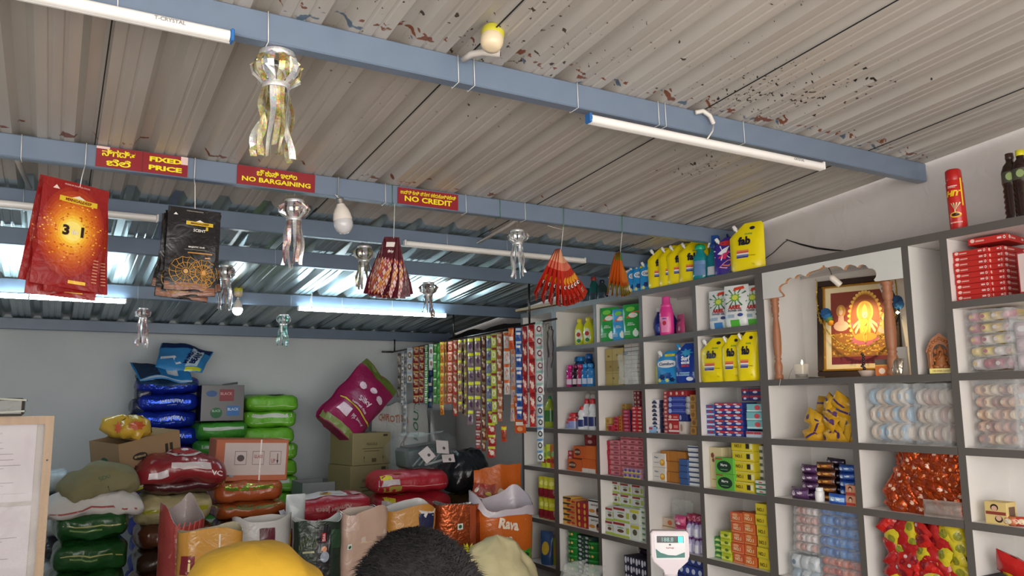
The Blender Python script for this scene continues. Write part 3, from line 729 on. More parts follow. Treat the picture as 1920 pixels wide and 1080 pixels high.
put(CF, 0, 1254, 690, 1.795, .05, .15, 'light blue fabric softener pouch standing in a middle cubby beside the dark blue pouch', G, (1.25, 1, 1.0))
for px, who in ((1195, 'leftmost of three'), (1205, 'middle of three'), (1219, 'rightmost of three')):
    put(CF, 1, px, 510, 2.39, .06, .55, 'light blue fabric softener pouch at the left of the shelf top, '+who, G, .93)
def surf_art(m, F, w, h):
    m.text(F, 'Surf', .02*w, .62*h, .12*h, C('#f4f6fb', 'plas'), maxw=.7*w, bold=.05, e=.004)
    m.text(F, 'excel', .02*w, .52*h, .09*h, C('#f4f6fb', 'plas'), maxw=.7*w, bold=.04, e=.004)
    m.text(F, 'MATIC', .04*w, .43*h, .06*h, C('#d94a3a', 'plas'), maxw=.6*w, bold=.04, e=.004)
    m.ell(F, .05*w, .76*h, .3*w, .12*h, C('#3b9ac9', 'plas'), star=.5, n=14, e=.002)
    m.rect(F, -.38*w, .18*h, .38*w, .27*h, C('#8fb7dc', 'plas'), e=.002); m.text(F, 'FRONT LOAD', 0, .225*h, .035*h, C('#143071'), maxw=.6*w, e=.003)
    m.ell(F, .2*w, .1*h, .14*w, .05*h, C('#e6edf5', 'plas'), e=.002)
o = pouch(.165, .235, .07, '#1b3f9c', surf_art, True, cap='#2b8fd0'); fit(o, 1289, 690, 1.795, .05, .25); tag(o, 'dark blue liquid detergent pouch at the right of the light blue softener pouch', 'pouch')
def vib_art(m, F, w, h):
    for c, a, b in (('#d8326e', -.1, .55), ('#e87f5c', .05, .35), ('#eef0f7', -.12, .66), ('#8fc43f', .22, .12), ('#f2a4b8', -.05, .30)):
        m.poly(F, [(a*w-.20*w, b*h-.10*h), (a*w+.10*w, b*h-.14*h), (a*w+.26*w, b*h+.10*h), (a*w, b*h+.02*h)], C(c, 'plas'), e=.0022)
    m.ell(F, .05*w, .84*h, .32*w, .07*h, C('#c9302c', 'plas'), e=.002)
    for k in range(7): a = k*.9; m.poly(F, [(-.1*w, .58*h), (-.1*w+.4*w*math.cos(a), .58*h+.2*h*math.sin(a)), (-.1*w+.4*w*math.cos(a+.12), .58*h+.2*h*math.sin(a+.12))], C('#f3eef8', 'plas'), e=.003)
o = pouch(.15, .22, .07, '#3b2a8a', vib_art, True); fit(o, 1363, 480, 2.39, .06, .5); tag(o, 'purple and pink detergent pouch left of the large yellow pouch on the shelf top', 'pouch')
# gel pouches
def ariel_art(sub):
    def f(m, F, w, h):
        for k in range(12):
            a = k*2*PI/12; m.poly(F, [(0, .70*h), (.48*w*math.cos(a), .70*h+.24*h*math.sin(a)), (.48*w*math.cos(a+.16), .70*h+.24*h*math.sin(a+.16))], C('#3a7a52', 'plas'), e=.0018)
        m.ell(F, 0, .70*h, .26*w, .12*h, C('#7bb04a', 'plas'), star=.4, n=16, e=.0026); m.ell(F, 0, .70*h, .12*w, .06*h, C('#d6dc5a', 'plas'), e=.0032)
        m.poly(F, [(-.1*w, .86*h), (.34*w, .90*h), (.30*w, .97*h), (-.05*w, .94*h)], C('#d9482f', 'plas'), e=.0024)
        m.text(F, 'ARIEL', .0, .47*h, .10*h, C('#b8262c', 'plas'), maxw=.85*w, bold=.05, e=.004, shear=.1)
        m.text(F, 'POWER GEL', .02*w, .385*h, .05*h, C('#2b3350', 'plas'), maxw=.82*w, bold=.03, e=.004)
        m.rect(F, -.48*w, .01*h, .48*w, .17*h, C(sub, 'plas'), e=.0016); m.poly(F, [(-.48*w, .17*h), (.48*w, .17*h), (.48*w, .30*h), (.1*w, .2*h)], C(sub, 'plas'), e=.0016)
        m.rect(F, -.4*w, .22*h, .0*w, .30*h, C('#9fb4c6', 'plas'), e=.0026)
        m.ell(F, .22*w, .28*h, .1*w, .04*h, C('#3d4a8e', 'plas'), e=.003)
    return f
A1 = pouch(.155, .235, .065, '#e4e7e6', ariel_art('#58b83e')); A2 = pouch(.155, .225, .065, '#dfe4e8', ariel_art('#3f86c8'))
G = 'white gel detergent pouches'
put(A2, 0, 1352, 590, 2.09, .07, .2, 'white gel detergent pouch with a blue foot, left of the two green-footed ones', G); A2['category'] = 'pouch'
put(A1, 0, 1383, 590, 2.09, .05, .25, 'white gel detergent pouch with a green foot, in the middle of three', G); A1['category'] = 'pouch'
put(A1, 1, 1415, 585, 2.09, .09, .35, 'white gel detergent pouch with a green foot at the right, half behind the upright', G, .96)
# dettol-like hand wash pouches
def hw_art(body):
    def f(m, F, w, h):
        m.poly(F, [(-.3*w, .62*h), (.1*w, .60*h), (.35*w, .80*h), (.0*w, .78*h)], C('#e0623f', 'plas'), e=.003); m.ell(F, .05*w, .68*h, .22*w, .07*h, C('#ece4da', 'plas'), e=.0024)
        m.ell(F, -.1*w, .86*h, .22*w, .07*h, C('#7fd04e', 'plas'), e=.002)
        m.text(F, 'NEEM &', -.05*w, .46*h, .035*h, C('#dff0e0', 'plas'), maxw=.6*w, e=.003); m.text(F, 'SENSITIVE', -.02*w, .41*h, .04*h, C('#eef6ee', 'plas'), maxw=.7*w, e=.003)
        m.ell(F, .2*w, .17*h, .13*w, .10*h, C('#e5efe6', 'plas'), e=.0024); m.rect(F, .16*w, .24*h, .24*w, .30*h, C('#e5efe6', 'plas'), e=.0024)
        for k in range(3): m.rect(F, -.38*w, (.22-.04*k)*h, -.05*w, (.235-.04*k)*h, C('#cfe6d2', 'plas'), e=.0022)
    return f
g1 = pouch(.16, .235, .06, '#2f9a45', hw_art(0)); g1['category'] = 'pouch'; g2 = pouch(.155, .215, .06, '#3f9fdc', hw_art(1)); g2['category'] = 'pouch'
put(g1, 0, 1141, 610, 2.09, .05, .3, 'green hand wash pouch at the left, under the orange hanging packets'); put(g2, 0, 1165, 610, 2.09, .06, .2, 'blue hand wash pouch between two green ones, under the orange hanging packets')
put(g1, 1, 1188, 610, 2.09, .07, .35, 'green hand wash pouch at the right, against the upright')
pk = pouch(.10, .13, .05, '#cf4f86', multi(r_art(-.3, .2, .3, .5, '#b53a6c', e=.002), e_art(0, .7, .25, .08, '#7f2450', e=.002))); fit(pk, 1277, 605, 2.09, .12, -.3); tag(pk, 'small pink refill pouch leaning at the right of the dark blue bottles', 'pouch')

# ------------------------------------------------------------------ bottles on the shelves
def lab(col, z0=.12, z1=.5, wid=.42, tcol=None, txt=None):
    def f(m, F, w, h):
        m.rect(F, -wid*w, z0*h, wid*w, z1*h, C(col, 'plas'), n=8, e=.0012)
        if txt: m.text(F, txt, 0, (z0+z1)/2*h, .07*h, C(tcol or '#ffffff', 'plas'), maxw=wid*1.6*w, e=.003)
    return f
def shelf_bottle(px, py, z, off, w, h, d, body, cap, style, art, label, rz=.5, group=None, trig=None, cap_w=.42, cname='bottle'):
    b = bottle(w, h, d, body, cap, art, style, cname, cap_w=cap_w); fit(b, px, py, z, off+d/2, rz); tag(b, label, 'bottle', group)
    if trig: trigger(b, h*.86, *trig)
    return b
yl = C('#d9dc2a', 'gloss')
for px, off, who in ((1087, .10, 'left one of the front pair'), (1103, .09, 'right one of the front pair'), (1108, .19, 'the one behind')):
    shelf_bottle(px, 610, 2.09, off, .085, .205, .05, yl, '#e3d338', 'oval', lambda m, F, w, h: (m.ell(F, 0, .36*h, .30*w, .26*h, C('#e9ecd6', 'plas'), e=.0015), m.ell(F, 0, .42*h, .20*w, .08*h, C('#c8443a', 'plas'), e=.0025), m.ell(F, .02*w, .2*h, .2*w, .07*h, C('#3d8a3e', 'plas'), e=.0025)),
                 'yellow dishwash bottle under the red snack fan, '+who, group='yellow dishwash bottles')
nb = C('#232a7c', 'gloss')
for px, off, h_, who in ((1217, .07, .185, 'leftmost'), (1228, .09, .18, 'second from the left'), (1238, .13, .175, 'just left of the pink bottle'), (1259, .13, .175, 'just right of the pink bottle')):
    shelf_bottle(px, 605, 2.09, off, .085, h_, .055, nb, '#d9d9dc', 'belly', lambda m, F, w, h: (m.ell(F, 0, .3*h, .22*w, .16*h, C('#3d55b8', 'plas'), e=.0015), m.rect(F, -.02*w, .2*h, .1*w, .34*h, C('#7fa8e0', 'plas'), e=.0025)), 'dark blue toilet cleaner bottle with a white cap, '+who, cap_w=.5, group='dark blue bottles')
shelf_bottle(1250, 600, 2.09, -.01, .09, .235, .06, '#dd3a8e', '#e04a97', 'softener', lambda m, F, w, h: (m.rect(F, -.3*w, .06*h, .25*w, .46*h, C('#e987b6', 'plas'), n=8, e=.0012), m.ell(F, -.05*w, .30*h, .14*w, .06*h, C('#b93046', 'plas'), e=.0025), m.rect(F, -.2*w, .4*h, .1*w, .43*h, C('#4654a8', 'plas'), e=.0025)),
             'bright pink fabric softener bottle in front of the dark blue bottles')
tl = C('#1f8f99', 'gloss')
shelf_bottle(1314, 500, 2.39, .04, .10, .215, .055, C('#1d8c94', 'gloss'), '#1fae7c', 'waist', lab('#6d8fbd', .14, .55, .34), 'teal glass cleaner bottle with a green cap on the shelf top', cap_w=.6)
shelf_bottle(1340, 490, 2.39, .05, .105, .205, .055, C('#1a7f90', 'gloss'), '#20488e', 'waist', lab('#d6dde2', .10, .34, .34), 'teal spray bottle with a blue trigger, right of the teal bottle on the shelf top', trig=('#1f4c96',), rz=.3)
shelf_bottle(1358, 480, 2.39, .16, .10, .235, .055, C('#1f6f8c', 'gloss'), '#1a3476', 'waist', lab('#33508c', .12, .5, .34), 'blue spray bottle half hidden behind the purple pouch on the shelf top', trig=('#16306e',), rz=.4)
dk = C('#20303c', 'gloss')
for px, off, h_, c, who in ((1098, .08, .16, '#22414a', 'leftmost'), (1113, .10, .19, '#1d5a55', 'second, with a red and green top'), (1129, .08, .15, '#2b3a3a', 'third')):
    shelf_bottle(px, 530, 2.39, off, .085, h_, .05, C(c, 'gloss'), '#a83a30' if 'red' in who else '#1f2a33', 'waist', lab('#3d4b58', .1, .4, .34), 'dark wrapped bottle behind the red fan on the shelf top, '+who, group='dark bottles at the far end of the shelf top')
# cleaner bottles row 3: blue tall and short coloured ones
for px, c, cap, who in ((1064, '#174f80', '#2a86cf', 'leftmost'), (1077, '#1a5590', '#2a86cf', 'second from the left'), (1090, '#1a5590', '#2a86cf', 'third from the left'), (1105, '#163f74', '#1f63ac', 'rightmost')):
    shelf_bottle(px, 690, 1.795, .13, .085, .225 if who != 'rightmost' else .24, .06, C(c, 'gloss'), cap, 'duck', lab('#4b8a9a', .1, .3, .4), 'tall blue-capped toilet cleaner bottle in the back row, '+who, cap_w=.62, group='tall blue-capped bottles')
for px, c, cap, who in ((1069, '#c2247c', '#d83289', 'bright pink, leftmost'), (1080, '#2b1a28', '#7a1f4c', 'black and plum, second from the left'), (1089, '#a02a52', '#c23468', 'raspberry, in the middle'), (1098, '#2573b4', '#3f95d6', 'blue, left one of two'), (1108, '#3582c4', '#3f95d6', 'blue, rightmost')):
    shelf_bottle(px, 705, 1.795, .03, .066, .16, .045, C(c, 'gloss'), cap, 'duck', lab('#b9c4d6' if 'blue' in who else '#d9c4cf', .12, .36, .3), 'short bottle in the front row before the tall blue-capped ones, '+who, cap_w=.6, group='short bottles')
# red-capped things row 4
for px, h_, who in ((1060, .075, 'shorter, left'), (1076, .115, 'taller, right')):
    shelf_bottle(px, 795, 1.495, .05, .085, h_, .07, '#c9d2e4', '#c22a30', 'jar', lambda m, F, w, h: (m.rect(F, -.45*w, .06*h, .45*w, .5*h, C('#8893c4', 'plas'), n=8, e=.0012), m.rect(F, -.45*w, .5*h, .45*w, .75*h, C('#c22a30', 'plas'), n=8, e=.0012)), 'squat jar with a red lid, the %s one' % who, cname='jar')
for px, h_, off, who in ((1092, .165, .04, 'shortest, at the left'), (1101, .215, .06, 'middle one'), (1112, .215, .04, 'rightmost')):
    shelf_bottle(px, 780, 1.495, off, .07, h_, .05, '#e6e6ea', '#c8323a', 'duck', lab('#26356f', .12, .42, .42), 'white cleaner bottle with a red cap and navy label, '+who, cap_w=.55, group='white red-capped bottles')
for px, off in ((1104, .17), (1114, .16)):
    shelf_bottle(px, 765, 1.495, off, .075, .25, .05, '#e0e0e0', '#d6cfc9', 'plain', None, 'tall pale bottle standing behind the white red-capped bottles', group='pale bottles behind', cap_w=.6)
shelf_bottle(1031, 770, 1.495, .05, .09, .24, .08, C('#a4b23e', 'gloss'), '#2f8f57', 'plain', lab('#3f7a3a', .2, .55, .44), 'large yellow-green bottle with a green cap beside the silver sachet strips', cap_w=.3)
shelf_bottle(1225, 700, 1.795, .07, .085, .18, .06, C('#d4cf5e', 'gloss'), '#e6e6e6', 'oval', lab('#ddd896', .1, .4, .3), 'pale yellow bottle wrapped in film left of the softener pouch')
shelf_bottle(1537, 925, 1.205, .02, .045, .066, .045, '#eceaea', '#f2f2f2', 'jar', None, 'tiny white plastic bottle standing on the shelf edge before the biscuit packets')
# aerosol and dark bottles on the right end of the shelf top
def hit_art(m, F, w, h):
    m.text(F, 'HIT', 0, .64*h, .10*h, C('#f0c21c', 'plas'), maxw=.8*w, bold=.06, e=.003, shear=.25)
    m.rect(F, -.3*w, .76*h, .25*w, .775*h, C('#e9cfc4', 'plas'), e=.002); m.rect(F, -.3*w, .74*h, .15*w, .75*h, C('#e9cfc4', 'plas'), e=.002)
    for a in (-.35, -.1, .2, .5): m.poly(F, [(0, .34*h), (a*.6*w-.02*w, .48*h), (a*.6*w+.05*w, .47*h)], C('#cfe0a8', 'plas'), e=.002)
    m.ell(F, 0, .27*h, .34*w, .05*h, C('#f0b83a', 'plas'), e=.002); m.ell(F, 0, .272*h, .24*w, .028*h, C('#3d1a12', 'plas'), e=.003); m.rect(F, -.03*w, .3*h, .03*w, .36*h, C('#f0e3b0', 'plas'), e=.003)
    m.rect(F, -.36*w, .13*h, .34*w, .15*h, C('#e8b9a8', 'plas'), e=.002); m.rect(F, .40*w, .42*h, .46*w, .9*h, C('#e8d22e', 'plas'), e=.002, n=8)
m = MB().lathe([(0, 0), (.030, 0), (.0335, .006), (.0335, .205), (.030, .216), (.030, .220)], C('#c4241f', 'plas'), 24)
def FH(x, z, e): r = .0335; x = max(-r*.99, min(r*.99, x)); return (x, -math.sqrt(r*r-x*x)-e, z)
hit_art(m, FH, .066, .25); o = m.build('aerosol_can'); MB().lathe([(.031, .218), (.032, .220), (.031, .262), (.026, .268), (0, .268)], C('#b81f1c', 'plas'), 24).build('cap', o)
fit(o, 1796, 400, 2.39, .07, .3); o.rotation_euler = (0, math.radians(-1), -PI/2+.3); tag(o, 'red insect spray can standing alone on the shelf top before the wall', 'spray can')
for px, py, off, who in ((1903, 400, .07, 'front one'), (1922, 385, .06, 'one cut by the picture edge')):
    m = MB(); prof = [(0, 0), (.028, 0)]
    for k in range(6): prof += [(.034, .012+.022*k), (.030, .023+.022*k)]
    prof += [(.034, .15), (.034, .20), (.026, .225), (.014, .24), (.014, .255)]
    m.lathe(prof, C('#2b1a16', 'gloss'), 20)
    m.grid(lambda u, v: ((.0348)*math.sin((u-.5)*4.4), -.0348*math.cos((u-.5)*4.4), .152+.045*v), 14, 1, C('#4a4a3c', 'plas'))
    m.ell(lambda x, z, e: (x, -.0348-e, z), 0, .175, .014, .016, C('#8fa06a', 'plas'))
    b = m.build('syrup_bottle'); MB().lathe([(.015, .252), (.016, .255), (.015, .275), (0, .277)], C('#d8cf2a' if 'cut' in who else '#3a2420', 'plas'), 14).build('cap', b)
    fit(b, px, py, 2.39, off, .3); tag(b, 'dark ribbed bottle at the right end of the shelf top, the '+who, 'bottle')
# ================================================================== cartons in the cubbies
def sbox(col, txt=None, tcol='#ffffff', band=None, ell=None, side=None, stxt=None, th=.3, xtra=None):
    """printed carton: front text, optional band (z0,z1,col), ellipse (cx,cz,a,b,col), differently coloured end"""
    def art(m, F, S, Tp, w, h, d):
        if band:
            for b in (band if isinstance(band, list) else [band]): m.rect(F, -w*.497, (b[0]-.5)*h, w*.497, (b[1]-.5)*h, C(b[2]), n=1, e=.0006)
        if ell:
            for q in (ell if isinstance(ell, list) else [ell]): m.ell(F, q[0]*w, q[1]*h, q[2]*w, q[3]*h, C(q[4]), e=.0010)
        if txt: m.text(F, txt, 0, 0, th*h, C(tcol), maxw=.8*w, e=.0016, bold=.03)
        if side: m.rect(S, -d*.497, -h*.497, d*.497, h*.497, C(side), n=1, e=.0006)
        if stxt: m.rect(S, -.2*d, -.2*h, .2*d, .2*h, C(stxt), n=1, e=.0012)
        if xtra: xtra(m, F, S, Tp, w, h, d)
    return col, art
def stack(px0, px1, py0, z, off, nc, nr, d, spec, desc, group, py=None, rz=0, jit=.002, cat='carton', name='soap_box', short=(), frame=None):
    """nc x nr cartons filling the picture columns px0..px1, top at picture row py0"""
    py = py or py0
    W_ = span(px0, px1, py, off); Hh = hgt((px0+px1)/2, py0, z, off)
    rnd = random.Random(int(px0*7+py0)); proto = None; yL = max(atx(px0, py, SX+off).y, atx(px1, py, SX+off).y)
    lo, hi = bay((px0+px1)/2, py, z); W_ = min(W_, hi-lo); yL = clampy(yL-W_/2, W_/2, (px0+px1)/2, py, z)+W_/2; w, h = W_/nc, Hh/nr
    for c in range(nc):
        for r in range(nr):                       # r counts from the top
            if (c, r) in short: continue
            if proto is None: proto = o = carton(w-.0012, d, h-.0010, spec[0], spec[1], name)
            else: o = dup(proto)
            o.location = (SX+off+d/2+rnd.uniform(0, jit*3), yL-w*(c+.5), z+h*(nr-1-r)+.0003)
            o.rotation_euler = (0, 0, -PI/2+rz+(rnd.uniform(-1, 1)*jit*4 if nc == 1 or jit > .002 else 0))
            who = ''
            if nr > 1: who += ORD[r]
            if nc > 1: who += (' in the ' if nr > 1 else '')+(LFT[c] if nc > 2 else ('left', 'right')[c])+(' stack' if nr > 1 else ' one')
            elif nr > 1: who += ' in its stack'
            tag(o, desc+((', '+who) if who else ''), cat, group if nc*nr > 1 else None)
    return w, h
Z4, Z5, Z6, Z3, Z2 = 1.495, 1.205, .825, 1.795, 2.09
# row 4 (z 1.495)
tan = sbox('#c09a52', None, ell=(0, 0, .3, .3, '#9a7434')); red = sbox('#b52a35', None, ell=(0, 0, .28, .32, '#8c1c34'), band=[(.8, .95, '#d6848a')])
pk = '#b32c45'
stack(1124, 1133, 783, Z4, .05, 1, 2, .07, tan, 'small tan soap carton at the left of the third row cubby', 'small tan cartons')
stack(1134, 1141, 785, Z4, .07, 1, 2, .07, sbox('#c9c0ad', None, ell=(0, 0, .3, .3, '#7c7f86')), 'small silver-grey carton next to the tan ones', 'small grey cartons')
stack(1140, 1148, 796, Z4, .03, 1, 1, .06, red, 'single low red carton lying before the red stack', None)
stack(1150, 1158, 781, Z4, .05, 1, 4, .07, red, 'small red carton left of the narrow gold stack', 'small red cartons')
stack(1159, 1164, 779, Z4, .05, 1, 5, .07, sbox('#c87c2c', None, ell=(0, 0, .3, .3, '#7a2b1a')), 'narrow gold carton between two red stacks', 'narrow gold cartons')
stack(1166, 1180, 768, Z4, .04, 1, 6, .08, sbox('#a92742', None, ell=(0, -.05, .3, .3, '#c66a80'), band=[(.85, .97, '#8a1c34')], side='#2c2440'), 'wide crimson carton in the middle of the third row cubby', 'crimson cartons')
stack(1164, 1173, 757, Z4, .14, 1, 8, .05, tan, 'tan carton in the column behind the crimson stack', 'tan cartons behind')
stack(1183, 1193, 762, Z4, .04, 1, 7, .08, sbox('#bd2430', None, ell=(0, 0, .28, .3, '#e0a0a2')), 'red carton stack left of the upright', 'red cartons by the upright')
stack(1194, 1201, 762, Z4, .05, 1, 7, .08, sbox('#c03a3c', None, band=[(.3, .6, '#e6d6d0')]), 'red carton with a white band against the upright', 'red and white cartons')
stack(1187, 1199, 733, Z4, .16, 2, 9, .07, sbox('#8c2030', None, ell=(0, 0, .3, .3, '#d9c4c4')), 'dark red dotted carton in the tall back stack', 'tall back cartons')
# toothpaste and soap cubby
nw = sbox('#e2e0e4', None, band=[(0, .45, '#26304f')], ell=(0, .1, .3, .2, '#26304f'))
stack(1217, 1226, 749, Z4, .05, 1, 8, .07, nw, 'small navy and white carton, left column of the toothpaste cubby', 'navy and white cartons left')
stack(1227, 1237, 750, Z4, .07, 1, 8, .07, sbox('#2b3556', None, ell=(0, 0, .35, .3, '#dfe0e8')), 'small navy carton with a white mark, second column', 'navy cartons second column')
stack(1238, 1242, 759, Z4, .09, 1, 8, .06, sbox('#c98a72', None, band=[(.2, .5, '#a5584a')]), 'narrow peach carton between navy and red columns', 'narrow peach cartons')
stack(1242, 1250, 733, Z4, .06, 1, 11, .07, sbox('#b44a50', None, ell=(0, 0, .3, .3, '#e2b6ae')), 'rose carton in the tall column of the toothpaste cubby', 'rose cartons')
tp = sbox('#2f3f9f', None, band=[(.35, .45, '#8f9be0')], ell=(-.38, 0, .10, .40, '#a9b9e8'), xtra=lambda m, F, S, Tp, w, h, d: m.rect(F, -.2*w, .1*h, .4*w, .25*h, C('#5b6fcb'), n=1, e=.0012))
rd = sbox('#b8242e', None, band=[(.15, .3, '#f0d9d4')], ell=(-.3, .1, .14, .25, '#e8c9b8'), xtra=lambda m, F, S, Tp, w, h, d: m.rect(F, 0, -.05*h, .4*w, .2*h, C('#e0837c'), n=1, e=.0012))
zt = hgt(1268, 732, Z4, .05); 
stack(1253, 1273, 790, Z4, .05, 1, 1, .10, rd, 'long red toothpaste carton at the bottom of the toothpaste cubby', None)
y_ = [805, 790, 776, 765, 754, 743, 732]
def layer(px0, px1, k0, spec, desc, off=.05, d=.1, name='toothpaste_box'):
    z0 = atx((px0+px1)/2, y_[k0], SX+off).z if k0 else Z4; z1 = atx((px0+px1)/2, y_[k0+1], SX+off).z
    w = span(px0, px1, y_[k0], off); o = carton(w-.001, d, z1-z0-.001, spec[0], spec[1], name)
    o.location = (SX+off+d/2, (atx(px0, y_[k0], SX+off).y+atx(px1, y_[k0], SX+off).y)/2, z0+.0003); o.rotation_euler = (0, 0, -PI/2); tag(o, desc, 'carton'); return o
layer(1253, 1273, 1, rd, 'long red toothpaste carton, second from the bottom, beside the dark blue one')
layer(1273.3, 1285, 0, sbox('#d9cfc6', None, ell=(-.1, 0, .2, .3, '#b08f7c')), 'white carton at the bottom of the toothpaste cubby')
layer(1273.3, 1289, 1, sbox('#1e2f7a', None, ell=(-.3, 0, .12, .35, '#9fb2e4')), 'short dark blue toothpaste carton resting on the white carton')
for k in (2, 3, 4): layer(1253, 1285, k, tp, 'long blue toothpaste carton, %s of three' % ('bottom', 'middle', 'top')[k-2])
layer(1251, 1288, 5, sbox('#a82530', None, ell=[(-.3, 0, .06, .3, '#e8b8a8'), (0, 0, .06, .3, '#e8b8a8'), (.3, 0, .06, .3, '#e8b8a8')]), 'flat red cartons row lying on the blue toothpaste')
for k in (2, 3, 4):
    z0 = atx(1290, y_[k], SX+.06).z; o = MB().lathe([(0, -.04), (.019, -.04), (.019, .04), (0, .04)], C('#b9bcc6', 'plas'), 16).build('tub')
    p = atx(1289, y_[k]-5, SX+.045); o.location = (SX+.085, p.y, p.z); o.rotation_euler = (PI/2, 0, PI/2); tag(o, 'round grey tub end beside the blue toothpaste, %s of three' % ('bottom', 'middle', 'top')[k-2], 'tub', 'round grey tubs')
gd = sbox('#b98a48', None, ell=(0, 0, .3, .3, '#8a5f2a'))
stack(1291, 1302, 740, Z4, .03, 1, 5, .08, gd, 'golden brown carton against the right upright of the toothpaste cubby', 'golden cartons', jit=.004)
stack(1213, 1220, 800, Z4, .02, 1, 1, .04, sbox('#8ab0d6', None, band=[(.6, .9, '#c03a3a')]), 'tiny light blue carton at the left front of the toothpaste cubby', None)
# colgate-like wall
cg = sbox('#2a3f94', None, band=[(.55, .95, '#c9343c')], ell=[(.05, -.2, .3, .22, '#d4dcf0'), (-.2, .2, .2, .12, '#f0e0e0')])
cg2 = sbox('#3b5fb0', None, band=[(.0, .35, '#c6d2ea')], ell=(0, .15, .35, .2, '#b8303c'))
stack(1322, 1337, 759, Z4, .04, 1, 6, .12, cg2, 'blue and white toothpaste carton, first column from the left', 'toothpaste wall column one')
stack(1338, 1390, 755, Z4, .04, 3, 6, .12, cg, 'blue toothpaste carton with a red flash', 'blue toothpaste wall')
stack(1391, 1398, 757, Z4, .05, 1, 6, .10, sbox('#24337c', None), 'narrow dark blue carton between the red-flashed and the teal ones', 'narrow dark blue cartons')
tq = sbox('#7fc4ca', None, band=[(.1, .25, '#d9eef0')], ell=(.2, .05, .18, .3, '#d9505a'))
stack(1398, 1427, 757, Z4, .03, 1, 4, .12, tq, 'teal toothpaste carton at the right of the blue wall', 'teal toothpaste cartons', short=[(0, 3)])
stack(1398, 1427, 809, Z4, .03, 2, 1, .12, sbox('#c9d6e6', None, band=[(.55, .95, '#c2414a')]), 'pale blue and red carton at the foot of the teal stack', 'pale cartons foot')
for k, (a, b) in enumerate(((1386, 1400), (1401, 1424))):
    zz = atx(1395, 753, SX+.06).z+.004; w = span(a, b, 740, .06); h = (atx(a, 728, SX+.06).z-zz)/2
    for r in range(2):
        o = carton(w-.002, .09, h-.002, *sbox('#2c2f6e', None, band=[(.5, .9, '#a62c3a')], ell=(0, -.1, .2, .2, '#d6d6ec')), name='toothpaste_box')
        o.location = (SX+.12, (atx(a, 740, SX+.06).y+atx(b, 740, SX+.06).y)/2, zz+h*r); o.rotation_euler = (0, 0, -PI/2)
        tag(o, 'dark blue and red carton on top of the toothpaste wall, %s %s' % (('lower', 'upper')[r], ('left', 'right')[k]), 'carton', 'cartons on the toothpaste wall')

# row 5 (z 1.205)
sr = sbox('#c95c22', None, ell=[(-.15, .0, .28, .30, '#5a2a18')], xtra=lambda m, F, S, Tp, w, h, d: m.text(F, 'SANTOOR', -.15*w, 0, .2*h, C('#f0d9b8'), maxw=.45*w, e=.0016))
stack(1051, 1060, 844, Z5, .08, 1, 4, .07, sbox('#b22a33', None, ell=(0, 0, .3, .3, '#d9a8a0')), 'small red carton at the left of the orange soap cubby', 'small red cartons fifth row')
stack(1063, 1090, 861, Z5, .03, 1, 1, .09, sr, 'orange soap carton with a brown oval, bottom left', None)
stack(1091, 1116, 861, Z5, .03, 2, 1, .09, sbox('#cf5f20', None, band=[(.0, .3, '#d9cfc6')]), 'orange carton with a white foot, bottom right of the orange cubby', 'orange cartons bottom')
zq = atx(1090, 860, SX+.03).z
for a, b, who in ((1075, 1097, 'left'), (1098, 1116, 'right')):
    w = span(a, b, 845, .04); h = atx(a, 836, SX+.04).z-zq; o = carton(w-.001, .08, h, *(sr if who == 'left' else sbox('#d46a28', None))); o.location = (SX+.08, (atx(a, 845, SX+.04).y+atx(b, 845, SX+.04).y)/2, zq+.001); o.rotation_euler = (0, 0, -PI/2); tag(o, 'orange soap carton in the upper layer, %s one' % who, 'carton', 'orange cartons top')
stack(1095, 1116, 811, Z5, .15, 1, 6, .08, sbox('#8e1f28', None, ell=(0, 0, .2, .3, '#d8b0a8')), 'dark red carton in the back stack of the orange cubby', 'dark red cartons behind the orange ones')
pg = sbox('#c9747c', None, band=[(.0, .12, '#8c3a48')], ell=[(.15, 0, .25, .2, '#8f4450'), (-.25, .1, .14, .1, '#e0a8aa')])
stack(1134, 1141, 826, Z5, .06, 1, 7, .07, sbox('#b52040', None), 'plain crimson carton end at the left of the pink wall', 'crimson carton ends')
stack(1142, 1160, 825, Z5, .05, 1, 7, .09, pg, 'pink carton in the left column of the pink wall', 'pink cartons left column')
stack(1162, 1204, 814, Z5, .05, 3, 8, .09, pg, 'pink carton of the pink wall', 'pink carton wall')
stack(1168, 1200, 878, Z5, .015, 4, 2, .03, sbox('#b98aa0', None, ell=(0, 0, .3, .3, '#5058a0'), band=[(.0, .3, '#d6c850')]), 'tiny striped carton in front of the pink wall', 'tiny striped cartons')
pr = sbox('#dcd6cf', None, xtra=lambda m, F, S, Tp, w, h, d: (m.ell(F, .28*w, -.15*h, .2*w, .24*h, C('#d99a2c'), e=.001), m.ell(F, .28*w, -.1*h, .13*w, .12*h, C('#f0c860'), e=.002), m.text(F, 'Pears', -.18*w, .2*h, .14*h, C('#5a6f9a'), maxw=.4*w, e=.0016), m.rect(F, -.4*w, -.2*h, 0, -.15*h, C('#9aa4b4'), n=1, e=.001)))
stack(1214, 1237, 849, Z5, .04, 1, 2, .09, pr, 'white soap carton with an amber oval', 'white amber-oval cartons')
stack(1238, 1284, 846, Z5, .05, 3, 3, .09, sbox('#b5742a', None, band=[(.0, .06, '#8a5420')]), 'amber brown soap carton', 'amber brown cartons')
stack(1272, 1288, 861, Z5, .02, 1, 4, .03, sbox('#3a5c94', None, band=[(.0, .08, '#24406e')]), 'blue carton before the amber ones', 'blue cartons before the amber ones')
stack(1289, 1309, 836, Z5, .03, 1, 8, .08, sbox('#dfe0e4', None, band=[(.55, .85, '#2f3f66')]), 'white carton with a navy stripe against the upright', 'white and navy cartons')
